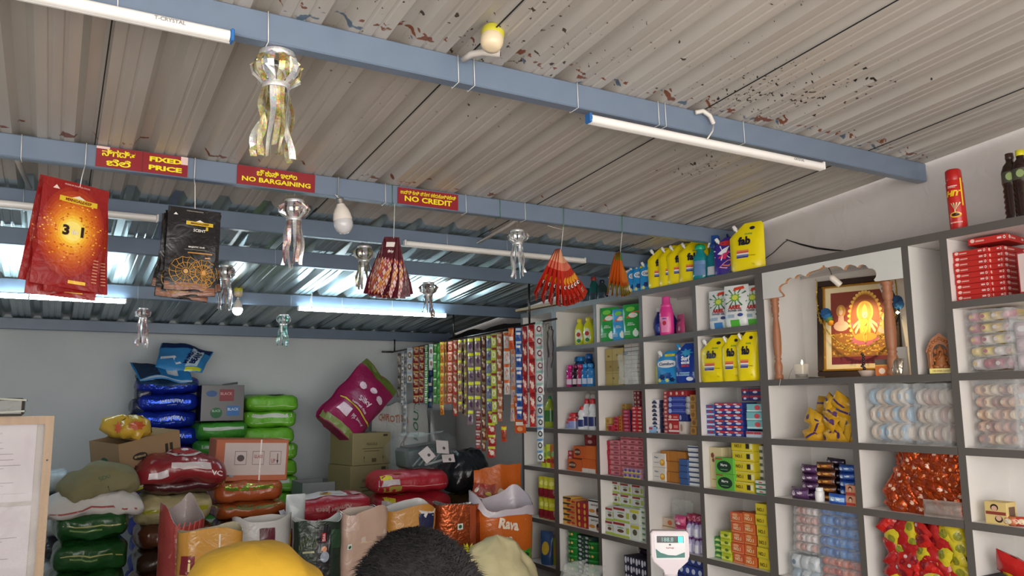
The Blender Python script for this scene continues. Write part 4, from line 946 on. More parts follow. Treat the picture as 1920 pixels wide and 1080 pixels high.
def mys(m, F, S, Tp, w, h, d):
    m.text(F, 'MYSORE', .1*w, 0, .22*w, C('#a33a2c'), maxw=.7*h, e=.0016, rot=PI/2, bold=.03)
    m.ell(F, -.25*w, .3*h, .16*w, .08*h, C('#7c3a2c'), star=.3, e=.001); m.ell(F, -.2*w, .18*h, .12*w, .06*h, C('#8a4a30'), star=.3, e=.001); m.rect(F, -.35*w, -.3*h, .1*w, -.28*h, C('#b8894a'), n=1, e=.001)
stack(1321, 1344, 838, Z5, .05, 1, 1, .05, ('#d8c99c', mys), 'tall cream soap carton with red upright lettering, left one', None)
stack(1345, 1369, 838, Z5, .10, 1, 1, .05, ('#d8c99c', mys), 'tall cream soap carton with red upright lettering, behind the green ones', None)
def mg(m, F, S, Tp, w, h, d):
    m.ell(F, 0, -.06*h, .40*w, .36*h, C('#143a24'), n=18, e=.0008); m.text(F, 'Margo', 0, .02*h, .22*h, C('#e9eee6'), maxw=.66*w, e=.0016, bold=.03); m.rect(F, -.48*w, .36*h, -.1*w, .44*h, C('#b23a3a'), n=1, e=.001); m.rect(F, -.2*w, -.26*h, .2*w, -.22*h, C('#7cae7c'), n=1, e=.0016)
stack(1341, 1375, 858, Z5, .02, 1, 2, .04, ('#63b541', mg), 'bright green soap carton with a dark round mark', 'green soap cartons', py=890)
def n1(m, F, S, Tp, w, h, d):
    m.text(F, 'NO.1', -.18*w, .0, .34*h, C('#6b5a12'), maxw=.36*w, e=.0016, bold=.04); m.rect(F, .18*w, -.25*h, .34*w, .25*h, C('#2a2620'), n=1, e=.001); m.rect(F, .36*w, -.3*h, .48*w, .3*h, C('#efe8b8'), n=1, e=.001); m.rect(F, -.48*w, .38*h, .48*w, .46*h, C('#e8d97c'), n=1, e=.001)
stack(1372, 1412, 827, Z5, .03, 1, 5, .07, ('#dcc829', n1), 'long yellow soap carton in the tall stack above the orange ones', 'long yellow cartons', py=880, jit=.004)
stack(1416, 1428, 836, Z5, .08, 1, 7, .06, sbox('#dcdcd6', None, band=[(.0, .4, '#5a6a66')]), 'narrow white carton at the right end beside the yellow stack', 'narrow white cartons')
stack(1416, 1436, 901, Z5, .015, 1, 3, .05, sbox('#d6dad2', None, band=[(.0, .35, '#3c7a54')], ell=(0, .1, .2, .15, '#c05a5a')), 'small white and green carton in front of the narrow white ones', 'small white green cartons', py=912)

# row 6 (z .825)
yb = sbox('#d9a53c', None, band=[(.62, .95, '#2a2622')], ell=[(.2, -.1, .25, .2, '#c03028')])
stack(1051, 1066, 931, Z6, .03, 1, 5, .10, yb, 'yellow and black soap carton at the left, second column from the corner', 'yellow and black cartons', py=950)
stack(1067, 1079, 936, Z6, .03, 1, 5, .10, sbox('#cf8a44', None, ell=(0, 0, .35, .22, '#b83424')), 'orange carton with a red mark beside the yellow and black ones', 'orange red-marked cartons', py=950)
stack(1080, 1101, 942, Z6, .025, 2, 4, .09, sbox('#a3202c', None, ell=(0, 0, .2, .4, '#d9a83a')), 'crimson carton with a gold mark', 'crimson gold-marked cartons', py=965)
def sant(m, F, S, Tp, w, h, d):
    m.text(F, 'SANTOOR', 0, .18*h, .12*h, C('#3a3030'), maxw=.8*w, e=.0016); m.rect(F, -.48*w, .38*h, .48*w, .48*h, C('#2a2622'), n=1, e=.001); m.ell(F, -.2*w, -.22*h, .26*w, .12*h, C('#cf8a3c'), e=.001); m.ell(F, .28*w, -.2*h, .15*w, .24*h, C('#a8684a'), e=.001); m.ell(F, .28*w, -.12*h, .10*w, .12*h, C('#2c2220'), e=.002)
stack(1102, 1125, 938, Z6, .015, 1, 2, .07, ('#dcd9d4', sant), 'white soap carton with a black top band', 'white black-banded cartons', py=965)
def wg(m, F, S, Tp, w, h, d):
    m.rect(F, -.49*w, -.49*h, .49*w, -.34*h, C('#a9bf3c'), n=1, e=.0006); m.rect(F, -.49*w, .30*h, .2*w, .46*h, C('#9c2f2a'), n=1, e=.0006); m.ell(F, -.05*w, -.08*h, .2*w, .12*h, C('#6a4a34'), e=.001); m.rect(F, .28*w, -.2*h, .46*w, .2*h, C('#b4be3c'), n=1, e=.001); m.ell(F, -.05*w, .14*h, .22*w, .05*h, C('#8fae8c'), e=.001)
stack(1130, 1148, 951, Z6, .03, 1, 2, .09, ('#d9dcd8', wg), 'white and green soap carton, left end of the lower rows', 'white green cartons left', py=970)
stack(1149, 1180, 952, Z6, .02, 1, 2, .09, ('#dcdedb', wg), 'long white carton with a red band and green foot', 'long white red-banded cartons', py=975)
stack(1181, 1198, 955, Z6, .02, 1, 2, .08, sbox('#d3d8cf', None, band=[(.75, .95, '#c9c23c')], ell=(0, 0, .25, .2, '#5a5a44')), 'white carton with a yellow band beside the long ones', 'white yellow-banded cartons', py=985)
stack(1199, 1208, 953, Z6, .04, 1, 6, .07, sbox('#ccd3cb', None, band=[(.1, .45, '#5a7f5c')]), 'narrow grey-green carton against the upright', 'narrow grey green cartons', py=975)
zq = atx(1160, 951, SX+.05).z+.004
for a, b, pt, who in ((1146, 1160, 902, 0), (1161, 1182, 905, 1), (1183, 1204, 908, 2)):
    w = span(a, b, 930, .09); hh = (atx(a, pt, SX+.09).z-zq)/2
    for r in range(2):
        o = carton(w-.002, .08, hh-.002, '#d3d8d2', wg); o.location = (SX+.14, (atx(a, 930, SX+.09).y+atx(b, 930, SX+.09).y)/2, zq+hh*r); o.rotation_euler = (0, 0, -PI/2)
        tag(o, 'white and green carton in the %s of the upper layers, %s' % (('lower', 'upper')[r], ('left', 'middle', 'right')[who]), 'carton', 'white green cartons upper')
hm = sbox('#3f8f3a', None, band=[(.2, .5, '#9fd08a')], ell=(-.1, 0, .25, .2, '#d4e88a'))
stack(1333, 1350, 1006, Z6, .06, 1, 4, .08, hm, 'dark green carton at the left of the orange stacks', 'dark green cartons', py=1025)
stack(1351, 1369, 997, Z6, .03, 1, 4, .09, sbox('#b9c62a', None, band=[(.2, .55, '#dde26a')], ell=(.1, 0, .2, .2, '#5a7a20')), 'lime carton between dark green and orange ones', 'lime cartons', py=1030)
def n2(m, F, S, Tp, w, h, d):
    m.text(F, 'NO.1', 0, -.06*h, .34*h, C('#f0dcb0'), maxw=.66*w, e=.0016, bold=.04); m.ell(F, -.1*w, .26*h, .25*w, .14*h, C('#e8a878'), e=.001); m.rect(F, -.48*w, -.46*h, .48*w, -.38*h, C('#e39a5a'), n=1, e=.001)
stack(1370, 1392, 961, Z6, .03, 1, 5, .09, ('#d2603a', n2), 'salmon orange soap carton, left orange stack', 'salmon cartons', py=1010, jit=.004)
stack(1393, 1415, 962, Z6, .03, 1, 5, .09, ('#d2672a', n2), 'deep orange soap carton, right orange stack', 'deep orange cartons', py=1010, jit=.004)
stack(1417, 1438, 945, Z6, .02, 1, 6, .09, ('#dcc62c', lambda m, F, S, Tp, w, h, d: (m.text(F, 'NO.1', -.05*w, -.05*h, .36*h, C('#6b5a12'), maxw=.6*w, e=.0016, bold=.04), m.rect(F, -.48*w, -.46*h, .48*w, -.36*h, C('#b9b83a'), n=1, e=.001))),
      'yellow soap carton beside the orange stacks, next to the thick upright', 'yellow cartons by the orange ones', py=1000, jit=.004)
# tan wrapped block and matchbox bricks (row 3)
def blk(m, F, S, Tp, w, h, d):
    for k in (1, 2): m.rect(F, -.5*w, (-.5+k/3)*h-.001, .5*w, (-.5+k/3)*h+.001, C('#6f5f34'), n=1, e=.0006)
    m.rect(F, -.10*w, -.5*h, -.085*w, .5*h, C('#6f5f34'), n=1, e=.0006)
    for cx, cz in ((-.3, .3), (.2, .32), (-.2, .02), (.25, -.02), (-.05, -.3), (.3, -.3)): m.rect(F, (cx-.06)*w, (cz-.03)*h, (cx+.05)*w, (cz+.02)*h, C('#7a6632'), n=1, e=.001)
    m.rect(F, -.49*w, -.12*h, .49*w, .16*h, C('#a58c48'), n=1, e=.0004)
stack(1135, 1168, 653, Z3, .05, 1, 1, .10, ('#b9a35e', blk), 'tan film-wrapped block of boxes beside the small white boxes', None, py=700, name='wrapped_block', cat='package')
mbx = sbox('#b9b6b2', None, band=[(.0, .08, '#4a3a34')], xtra=lambda m, F, S, Tp, w, h, d: m.rect(F, .46*w, -.5*h, .5*w, .5*h, C('#a8643a'), n=1, e=.0012))
stack(1170, 1199, 643, Z3, .04, 2, 10, .07, mbx, 'small grey-white matchbox brick', 'grey-white matchbox bricks', py=690, name='match_box')
# clear bag hanging over the upright
o = pillow(.16, .19, .05, clear('clear_bag', '#d8dcd8', .35), None, 'plastic_bag', seed=5); fit(o, 1203, 700, Z3+.10, -.035, .25); tag(o, 'crumpled clear plastic bag over the shelf upright beside the matchbox bricks', 'bag')
MB().box((-.02, 0, 0), (.03, .012, .02), C('#5f6a70', 'plas'), bev=.003).build('knot', o).location = (0.0, 0, .10)

# ------------------------------------------------------------------ red box stacks of the right unit
def rb(m, F, S, Tp, w, h, d):
    for Q, W_ in ((F, w), (S, d)):
        m.ell(Q, -.38*W_, .1*h, .06*W_, .3*h, C('#e8c0b8'), e=.0008); m.rect(Q, -.30*W_, -.12*h, -.08*W_, .12*h, C('#e0a8a0'), n=1, e=.0008)
        m.rect(Q, .25*W_, -.1*h, .36*W_, .2*h, C('#e8c8c4'), n=1, e=.0008); m.ell(Q, .43*W_, .05*h, .035*W_, .25*h, C('#efdcd8'), e=.0008); m.ell(Q, .43*W_, .05*h, .018*W_, .12*h, C('#c2241f'), e=.0014)
stack(1778, 1843, 469, Z2, .03, 1, 9, .14, ('#c02620', rb), 'flat red carton, left stack of the red boxes', 'red cartons left stack', py=540, name='flat_carton', jit=.003)
stack(1845, 1886, 461, Z2, .05, 1, 9, .20, ('#b8231d', rb), 'flat red carton, right stack of the red boxes', 'red cartons right stack', py=540, name='flat_carton', jit=.003)
zq = max(atx(1843, 461, SX+.05).z, atx(1810, 469, SX+.03).z)+.004
o = carton(.15, .17, .027, '#c02620', rb, 'flat_carton'); o.location = (SX+.14, atx(1850, 470, SX+.06).y, zq+.006); o.rotation_euler = (0, 0, -PI/2+.1); tag(o, 'flat red carton lying across both red stacks at the top', 'carton')
o = carton(.12, .16, .16, '#a83230', lambda m, F, S, Tp, w, h, d: m.rect(F, -.46*w, -.46*h, .46*w, .46*h, C('#d9c4c0'), n=1), 'flat_carton'); fit(o, 1962, 520, Z2, .02, 0, .12); tag(o, 'red box with a pale front cut off by the right edge of the picture', 'carton')

# ------------------------------------------------------------------ packets
def heap(px0, px1, py0, z, off, nc, nr, protos, label, group, cat='packet', layers=2, tilt=.3, py=None, s=1.0, dense=.9, step=.09, taper=0):
    py = py or py0; W_ = span(px0, px1, py, off); Hh = hgt((px0+px1)/2, py0, z, off); yL = max(atx(px0, py, SX+off).y, atx(px1, py, SX+off).y)
    w, h = W_/nc, Hh/nr; rnd = random.Random(int(px0+py0)); first = {}
    for k in range(layers):
        for r in range(nr):
            for c in range(nc):
                fr = (r+.5)/nr
                if taper and (c+.5)/nc < taper*fr*fr*1.0 and k == 0: continue
                if k and rnd.random() < .3: continue
                p = rnd.randrange(len(protos)); pr, keyed = protos[p], p
                o = pr if p not in first else dup(pr); first[p] = 1
                sc = s*rnd.uniform(.92, 1.05)
                o.scale = (sc, sc, sc)
                o.location = (SX+off+k*step+rnd.uniform(0, .012), clampy(yL-w*(c+.5+(.25 if r % 2 else 0)*.6+rnd.uniform(-.08, .08)), .045, (px0+px1)/2, py, z), z+.008+h*(r+.5)*.90+rnd.uniform(0, .004))
                o.rotation_euler = (rnd.uniform(-.35, .35), rnd.uniform(-tilt, tilt)+(PI/2 if rnd.random() < .3 and tilt > .4 else 0), -PI/2+rnd.uniform(-.35, .35))
                tag(o, label if isinstance(label, str) else label[p], cat, group if isinstance(group, str) else group[p])
    for i, pr in enumerate(protos):
        if i not in first: bpy.data.objects.remove(pr)
def pk_art(band, ell_, txt=None, tcol='#ffffff'):
    def f(m, F, w, h):
        if band: m.rect(F, -.42*w, band[0]*h, .42*w, band[1]*h, C(band[2], 'film'), n=6, e=.001)
        for q in (ell_ or []): m.ell(F, q[0]*w, q[1]*h, q[2]*w, q[3]*h, C(q[4], 'film'), e=.0016)
        if txt: m.text(F, txt, 0, 0, .18*h, C(tcol, 'film'), maxw=.7*w, e=.003, bold=.03)
    return f
# gold packets
pr = [pillow(.105, .075, .04, '#c8961c', pk_art((-.06, .06, '#4a2a5c'), [(.3, .1, .1, .12, '#5b3a6e')]), seed=1), pillow(.10, .07, .04, '#d0a028', pk_art(None, [(-.25, 0, .08, .2, '#4a2a5c'), (.25, .1, .12, .06, '#3d2550')]), seed=2)]
heap(1515, 1598, 748, Z4, .05, 3, 5, pr, 'gold snack packet with purple marks in the heap left of the clear bags', 'gold snack packets', tilt=.9, py=790, s=1.12, taper=.5)
# foil orange packets
po = [pillow(.10, .07, .038, C('#c04e1c', 'foil'), pk_art(None, [(.1, .05, .16, .2, '#7a2c14'), (-.2, 0, .08, .1, '#e0a078')]), seed=3), pillow(.10, .065, .04, C('#b5461c', 'foil'), pk_art((-.1, .1, '#8a3016'), [(.2, 0, .12, .15, '#d9b09a')]), seed=4)]
heap(1664, 1797, 842, Z5, .04, 8, 8, po, 'shiny copper orange snack packet in the big heap', 'copper orange snack packets', tilt=1.2, py=900, s=.84, taper=.30)
o = pillow(.16, .07, .05, clear('grey_bag', '#a79c94', .6, .3), None, 'plastic_bag', seed=9, crimp=.3); fit(o, 1778, 950, Z5+.036, .0, .1); tag(o, 'crumpled grey plastic bag on the shelf edge before the copper packets', 'bag')
pr = [pillow(.11, .085, .045, '#b01f1c', pk_art((-.4, -.1, '#c9241c'), [(.1, .1, .22, .2, '#7c1420'), (-.25, .2, .08, .1, '#c8b4b4')]), seed=5), pillow(.11, .08, .045, '#a81c1e', lambda m, F, w, h: m.poly(F, [(-.4*w, -.3*h), (-.3*w, -.35*h), (.4*w, .3*h), (.3*w, .36*h)], C('#d9b02a', 'film'), e=.0016), seed=6),
      pillow(.10, .08, .045, '#cdbb2c', pk_art(None, [(.1, 0, .2, .25, '#8a8a2a')]), seed=7)]
heap(1664, 1806, 972, Z6, .04, 7, 7, pr[:2]+[pr[0] if False else pr[2]], ['dark red snack packet with a grey patch in the bottom heap', 'red snack packet with a yellow flash in the bottom heap', 'yellow packet among the red ones in the bottom heap'],
     ['dark red packets', 'red and yellow flash packets', 'yellow packets'], tilt=1.2, py=1040, s=.90)
# biscuit packets in the left cubby
def rowpk(px0, px1, py0, z, off, nr, col, art, label, group, d=.05, tilt=.05, kind='film'):
    Hh = hgt((px0+px1)/2, py0, z, off); h = Hh/nr; w = span(px0, px1, py0+20, off); pr = None
    for r in range(nr):
        o = pr = pillow(w, h*1.04, d, col, art, 'biscuit_packet', kind, seed=r) if pr is None else pr
        if r: o = dup(pr)
        p = atx((px0+px1)/2, py0+20, SX+off); o.location = (SX+off+d/2, clampy(p.y, w/2, (px0+px1)/2, py0+20, z), z+h*(nr-1-r)+h/2); o.rotation_euler = (0, random.uniform(-tilt, tilt), -PI/2+random.uniform(-.1, .1))
        tag(o, label+(', '+ORD[r] if nr > 1 else ''), 'packet', group if nr > 1 else None)
bis = lambda c, t='#d8c8d8': pk_art((-.2, .2, c), [(-.2, 0, .1, .2, t), (.15, .05, .14, .12, t)])
rowpk(1478, 1513, 914, Z5, .02, 1, '#4a2a52', bis('#6b4a74'), 'long purple biscuit packet lying lowest at the left', None)
rowpk(1497, 1529, 872, Z5, .06, 4, '#49284f', bis('#5f3c68'), 'purple biscuit packet in the left pile', 'purple biscuit packets')
rowpk(1525, 1560, 867, Z5, .07, 5, '#4a2c20', bis('#9c5a24', '#e0a858'), 'brown and orange biscuit packet in the middle pile', 'brown orange biscuit packets')
rowpk(1545, 1580, 860, Z5, .15, 6, '#2c2238', bis('#3a2c50'), 'dark purple biscuit packet in the back pile', 'dark purple biscuit packets')
rowpk(1568, 1600, 872, Z5, .06, 5, '#2a50a4', bis('#5a84cc', '#dce6f4'), 'blue biscuit packet in the right pile', 'blue biscuit packets')
rowpk(1552, 1584, 927, Z5, .01, 1, '#2f5cb4', bis('#9cc0e8', '#e8eef8'), 'bright blue biscuit packet on the shelf edge', None, d=.03)
face = lambda m, F, S, Tp, w, h, d: (m.ell(F, 0, .12*h, .2*w, .28*h, C('#2a1c18'), e=.0008), m.ell(F, 0, .05*h, .15*w, .2*h, C('#d6a68c'), e=.0014), m.rect(F, -.48*w, -.45*h, .48*w, -.2*h, C('#a83a30'), n=1, e=.001))
stack(1584, 1603, 910, Z5, .01, 1, 2, .03, ('#c98a6a', face), 'small red and tan carton with a child picture', 'child picture cartons left', py=930)
# clear plastic packs, lowest visible row
cp = clear('clear_pack', '#dfe2e4', .34)
def cpack(px0, px1, py0, py1, off, inner, label, group=None, rows=2, cols=4, z=None, d=.08, kind='film', cat='package', alpha=None, name='wrapped_pack'):
    """see-through bag full of small packets"""
    a = atx((px0+px1)/2, py0, SX+off); b = atx((px0+px1)/2, py1, SX+off); z = b.z if z is None else z; h = a.z-z; w = span(px0, px1, (py0+py1)/2, off); m = MB(); rnd = random.Random(int(px0*3+py0))
    for r in range(rows):
        for c in range(cols):
            cw, ch = w*.94/cols, h*.94/rows; cx = (c+.5-cols/2)*cw; cz = h*.03+(r+.5)*ch; col = inner[rnd.randrange(len(inner))]
            m.grid(lambda u, v: (cx+(u-.5)*cw*.94, -d*.30*(max(0, 1-abs(2*u-1)**3)**.5)*(max(0, 1-abs(2*v-1)**3)**.5)-.002, cz+(v-.5)*ch*.96), 6, 6, C(col, kind))
            m.ell(lambda x, zz, e: (x, -d*.30-.002-e, zz), cx, cz, cw*.2, ch*.18, C(inner[(r+c) % len(inner)], kind), e=.001)
    m.box((0, d*.22, h/2), (w*.92, d*.44, h*.92), C(inner[0], kind)); root = m.build(name)
    root.location = (SX+off+d*.4, clampy(a.y*.5+b.y*.5, w*.52+.004, (px0+px1)/2, (py0+py1)/2, z), z+.001); root.rotation_euler = (0, 0, -PI/2)
    s = MB(); wp = warp(int(px0), .006, 25)
    s.grid(lambda u, v: wp((w*.52*sgp(math.cos(u*2*PI), .5), d*.5*sgp(math.sin(u*2*PI), .6)-.002, h*1.04*v)), 32, 10, cp, cu=True)
    s.grid(lambda u, v: wp((w*.52*sgp(math.cos(u*2*PI), .5)*(1-v*.6), (d*.5*sgp(math.sin(u*2*PI), .6)-.002)*(1-v), h*(1.04+.05*v*(1+.5*math.sin(u*12))))), 32, 3, cp, cu=True)
    s.build('clear_wrapper', root); tag(root, label, cat, group); return root
for r in range(5): cpack(1487, 1528, 951+17*r, 968+17*r, .05, ['#c9a8a0', '#b88478', '#d6cccb'], 'see-through pack of rosy packets in the left column, '+ORD[r], 'rosy see-through packs', rows=1, cols=4)
for r in range(5): cpack(1531, 1610, 950+20*r, 970+20*r, .06, ['#2c78c4', '#3a8ad6', '#1f5fa8'], 'see-through pack of bright blue packets, '+ORD[r], 'blue see-through packs', rows=1, cols=6)
for r in range(3): cpack(1536, 1613, 1050+17*r, 1067+17*r, .05, ['#c4604a', '#d47a5c', '#b44a3a'], 'see-through pack of brick red packets under the blue ones, '+ORD[r], 'brick red see-through packs', rows=1, cols=6)
cpack(1478, 1532, 1042, 1100, .03, ['#8fa4b4', '#4a6c8c', '#c4ccd2'], 'see-through pack with pale blue contents at the left below the rosy packs', rows=2, cols=3)
soap = ['#c9b39c', '#b89a86', '#d8cbbd', '#a8807c']
cpack(1617, 1704, 724, 826, .05, ['#cbb8a4', '#c4a890', '#8fb0c8', '#d6ccc0'], 'large milky bag of bars in the shelf below the framed picture, left one', rows=3, cols=6, z=Z4, d=.16)
cpack(1709, 1786, 724, 828, .05, ['#c6b5a4', '#b8988c', '#d0c4ba'], 'large milky bag of bars, right one against the upright', rows=3, cols=5, z=Z4, d=.16)
cpack(1800, 1897, 716, 833, .05, ['#b98a74', '#8f5f54', '#d6c0a4', '#c9a07c'], 'large milky bag of small brown cartons in the right bay', rows=5, cols=6, z=Z4, d=.16)
cpack(1902, 1950, 728, 833, .06, ['#a8b4c0', '#d6dade', '#8090a0'], 'silvery see-through pack cut off by the right edge of the picture', rows=5, cols=2, z=Z4, d=.14)
for r in range(5):
    cpack(1797, 1888, 582+22*r, 604+22*r-(1 if r < 4 else -2), .05, ['#c9a43c', '#a8485c', '#d6ccc8', '#c07080', '#d9c060'], 'milky bag of pink and yellow packets in the right bay, '+ORD[r], 'milky bags of pink and yellow packets', rows=1, cols=4, d=.15)
o = cpack(1893, 1940, 598, 690, .03, ['#d6c8cc', '#c9b4bc', '#e0dcdc'], 'milky upright bag beside the pink and yellow ones', rows=3, cols=1, z=Z3, d=.1)
# child-picture box and small things, right bay
def kid(m, F, S, Tp, w, h, d):
    for cx, cz, k in ((-.05, .25, 1), (.12, -.25, -1)): m.ell(F, cx*w, cz*h, .18*w, .16*h, C('#2a1c18'), e=.0008); m.ell(F, cx*w, (cz-.04*k)*h, .13*w, .12*h, C('#d6a890'), e=.0014)
    m.rect(F, -.45*w, -.07*h, .45*w, .07*h, C('#8c3a2c'), n=1, e=.0008); m.rect(S, -.3*d, -.25*h, .3*d, .3*h, C('#6c5040'), n=1, e=.0008)
o = carton(.085, .07, .085, '#d9bf7c', kid, 'small_carton'); fit(o, 1877, 965, Z5, .02, 0, .07); tag(o, 'small cream carton with two face pictures alone on the right shelf', 'carton')
for i, px in enumerate((1893, 1903, 1915)):
    o = pillow(.05, .035, .025, ['#b86a44', '#b03a30', '#c04434'][i], pk_art(None, [(0, 0, .3, .3, '#d8c8a8')]), 'sweet_packet', seed=i); fit(o, px, 975, Z5+.018, .03+.01*i, .3*i); tag(o, 'small sweet packet beside the cream carton, %s' % LFT[i], 'packet', 'sweet packets')
o = carton(.30, .18, .17, '#1c1a22', lambda m, F, S, Tp, w, h, d: (m.rect(F, -.34*w, -.49*h, -.32*w, .3*h, C('#6a5f70'), n=1), m.ell(F, -.22*w, .22*h, .06*w, .08*h, C('#b8424a')), m.ell(F, .02*w, .2*h, .10*w, .10*h, C('#3c3c50')), m.text(F, 'Top', .02*w, .2*h, .09*h, C('#dcdce4'), e=.002), m.ell(F, .33*w, .2*h, .06*w, .09*h, C('#a8505a')), m.text(F, 'Thins', -.05*w, -.12*h, .13*h, C('#d0ccd6'), e=.002)), 'dark_carton')
fit(o, 1893, 1070, .825, .02, 0, .18); tag(o, 'black carton with pale lettering at the bottom right corner', 'carton')
o = pillow(.15, .11, .06, '#b8201e', lambda m, F, w, h: (m.poly(F, [(-.3*w, -.4*h), (.45*w, .0*h), (.45*w, .25*h), (-.1*w, -.1*h)], C('#d6b428', 'film'), e=.002), m.ell(F, -.05*w, -.2*h, .18*w, .15*h, C('#c9a822', 'film'), e=.002)), seed=3); fit(o, 1902, 1035, .825+.215, .06, .1); o.rotation_euler = (.5, .35, -PI/2); tag(o, 'large red and yellow snack packet lying on the black carton', 'packet')
# lower left cubbies
for k, (px, c, z, who) in enumerate(((1023, '#b8c42c', Z5, 'left'), (1032, '#cfd636', Z5, 'middle'), (1040, '#c46a34', Z5, 'right'))):
    o = pouch(.08, .17-.02*(k == 0), .04, c, multi(e_art(0, .6, .3, .12, '#7aa03a', e=.002), e_art(0, .3, .3, .1, '#a03a30', e=.002)), name='small_pouch'); fit(o, px, 855, z, .05, .4); tag(o, 'small bright pouch on the corner shelf, '+who, 'pouch', 'corner shelf pouches')
for k, px in enumerate((1019, 1028, 1037)):
    for r in range(2):
        o = pouch(.085, .15, .05, '#cdc62a', multi(r_art(-.4, .02, .4, .45, '#8a2430', e=.002), e_art(0, .7, .3, .1, '#e6e060', e=.002)), name='small_pouch') if (k, r) == (0, 0) else dup(YP)
        if (k, r) == (0, 0): YP = o
        fit(o, px, 950, .825+.155*r, .06, .4); tag(o, 'yellow and maroon pouch on the lower corner shelf, %s row, %s' % (('bottom', 'top')[r], LFT[k]), 'pouch', 'yellow and maroon pouches')
for k, (px, c) in enumerate(((1026, '#35507c'), (1040, '#a8b82c'), (1032, '#5c8c34'))):
    o = pouch(.11, .24-.05*k, .06, c, e_art(0, .5, .3, .2, '#c9a83a', e=.002), name='small_pouch'); fit(o, px, 1040, .50, .04+.05*k, .4); tag(o, ('dark blue', 'lime', 'green')[k]+' pouch at the bottom of the corner bay', 'pouch')
# row 7: bowls and patterned packs
def bowl_m():
    m = MB().lathe([(0, 0), (.050, 0), (.056, .045), (.060, .047), (.060, .056), (0, .058)], C('#2f8f3c', 'plas'), 22)
    F = lambda x, z, e: (max(-.055, min(.055, x)), -math.sqrt(max(1e-5, (.050+.006*(z/.045)+.0015)**2-min(.054, abs(x))**2))-e, z)
    m.rect(F, -.024, .016, -.004, .034, C('#9fcf88', 'plas'), e=.001, n=3); m.ell(F, .014, .026, .010, .009, C('#d8b86a', 'plas'), e=.0015); return m.build('dish_soap_tub')
bw = bowl_m(); first = True
for px, n, py, off in ((1063, 5, 1003, .03), (1118, 4, 1018, .04)):
    for r in range(n):
        o = bw if first else dup(bw); first = False; fit(o, px, 1040, .50+.059*r, off+.06, .2); tag(o, 'round green soap tub in the %s stack, %s' % ('left' if px < 1100 else 'right', ORD[n-1-r]), 'tub', 'green soap tubs %s' % ('left' if px < 1100 else 'right'))
pt = sbox('#2c4a44', None, ell=[(-.15, .1, .25, .3, '#c4ccca'), (.3, -.2, .12, .2, '#7fae5c')])
stack(1083, 1108, 1005, .50, .06, 2, 9, .10, pt, 'dark green patterned soap bar', 'dark green patterned bars', py=1040, name='soap_bar')
bwp = sbox('#23223c', None, ell=[(-.2, .0, .2, .42, '#d8d8de'), (.25, .1, .16, .3, '#cfcfe0')])
stack(1170, 1212, 1046, .50, .04, 4, 4, .16, bwp, 'black and white patterned soap bar', 'black and white patterned bars', py=1065, name='soap_bar')
o = pillow(.12, .05, .04, '#1e1c2c', None, 'soap_bar_wrapper', seed=2); o.location = (SX+.14, atx(1200, 1045, SX+.1).y, atx(1200, 1044, SX+.1).z+.03); o.rotation_euler = (.3, .2, -PI/2); tag(o, 'loose dark wrapper on top of the black and white bars', 'wrapper')
stack(1262, 1318, 1040, .50, .04, 5, 5, .14, sbox('#2a3f8c', None, ell=[(-.1, .05, .3, .25, '#c9d2ea')], band=[(0, .15, '#16225c')]), 'dark blue patterned soap bar behind the scale pole', 'dark blue patterned bars', py=1060, name='soap_bar')
# clear bag of boxes, pink packs, small purple bottles (row 6, fourth column)
for r in range(2): stack(1237, 1272, 972-0*r, Z6+.0, .10, 1, 3, .10, sbox('#d6c4b0', None, ell=(-.1, 0, .12, .3, '#cf6a3a'), band=[(0, .1, '#b8894a')]), 'cream carton with an orange square inside the clear bag', 'cartons in the clear bag', py=990) if r == 0 else None
o = pouch(.19, .27, .12, clear('clear_bag', '#d8dcd8', .35), None, name='plastic_bag'); fit(o, 1257, 985, Z6, .055, 0, .0); o.location.x = SX+.155; tag(o, 'open clear plastic bag around cream cartons above the scale head', 'bag')
for r in range(3): 
    o = pillow(.10, .065, .05, '#c94a7c', pk_art((-.1, .2, '#dd7a9c'), [(0, -.2, .2, .12, '#e8d0d8')]), 'tissue_pack', seed=r); fit(o, 1278, 1010, Z6+.034+.066*r, .05); tag(o, 'pink packet beside the clear bag of cartons, '+ORD[2-r], 'packet', 'pink packets')
for c in range(4):
    for r in range(2):
        b = bottle(.04, .085, .035, '#b9b4d6', '#7c3a8c', lab('#e6e4ee', .1, .6, .4), 'plain', 'small_bottle') if (c, r) == (0, 0) else dup(SB)
        if (c, r) == (0, 0): SB = b
        fit(b, 1294+7*c, 1020, Z6+.088*r, .04+.02*(c % 2)); tag(b, 'tiny lilac bottle, %s row, %s' % (('bottom', 'top')[r], LFT[c]), 'bottle', 'tiny lilac bottles')
heap(1290, 1318, 975, Z6+.18, .06, 3, 2, [pillow(.06, .05, .03, '#9c2c4c', pk_art(None, [(0, 0, .3, .3, '#c87c90')]), seed=8)], 'small plum packet above the lilac bottles', 'plum packets', layers=1, py=990)

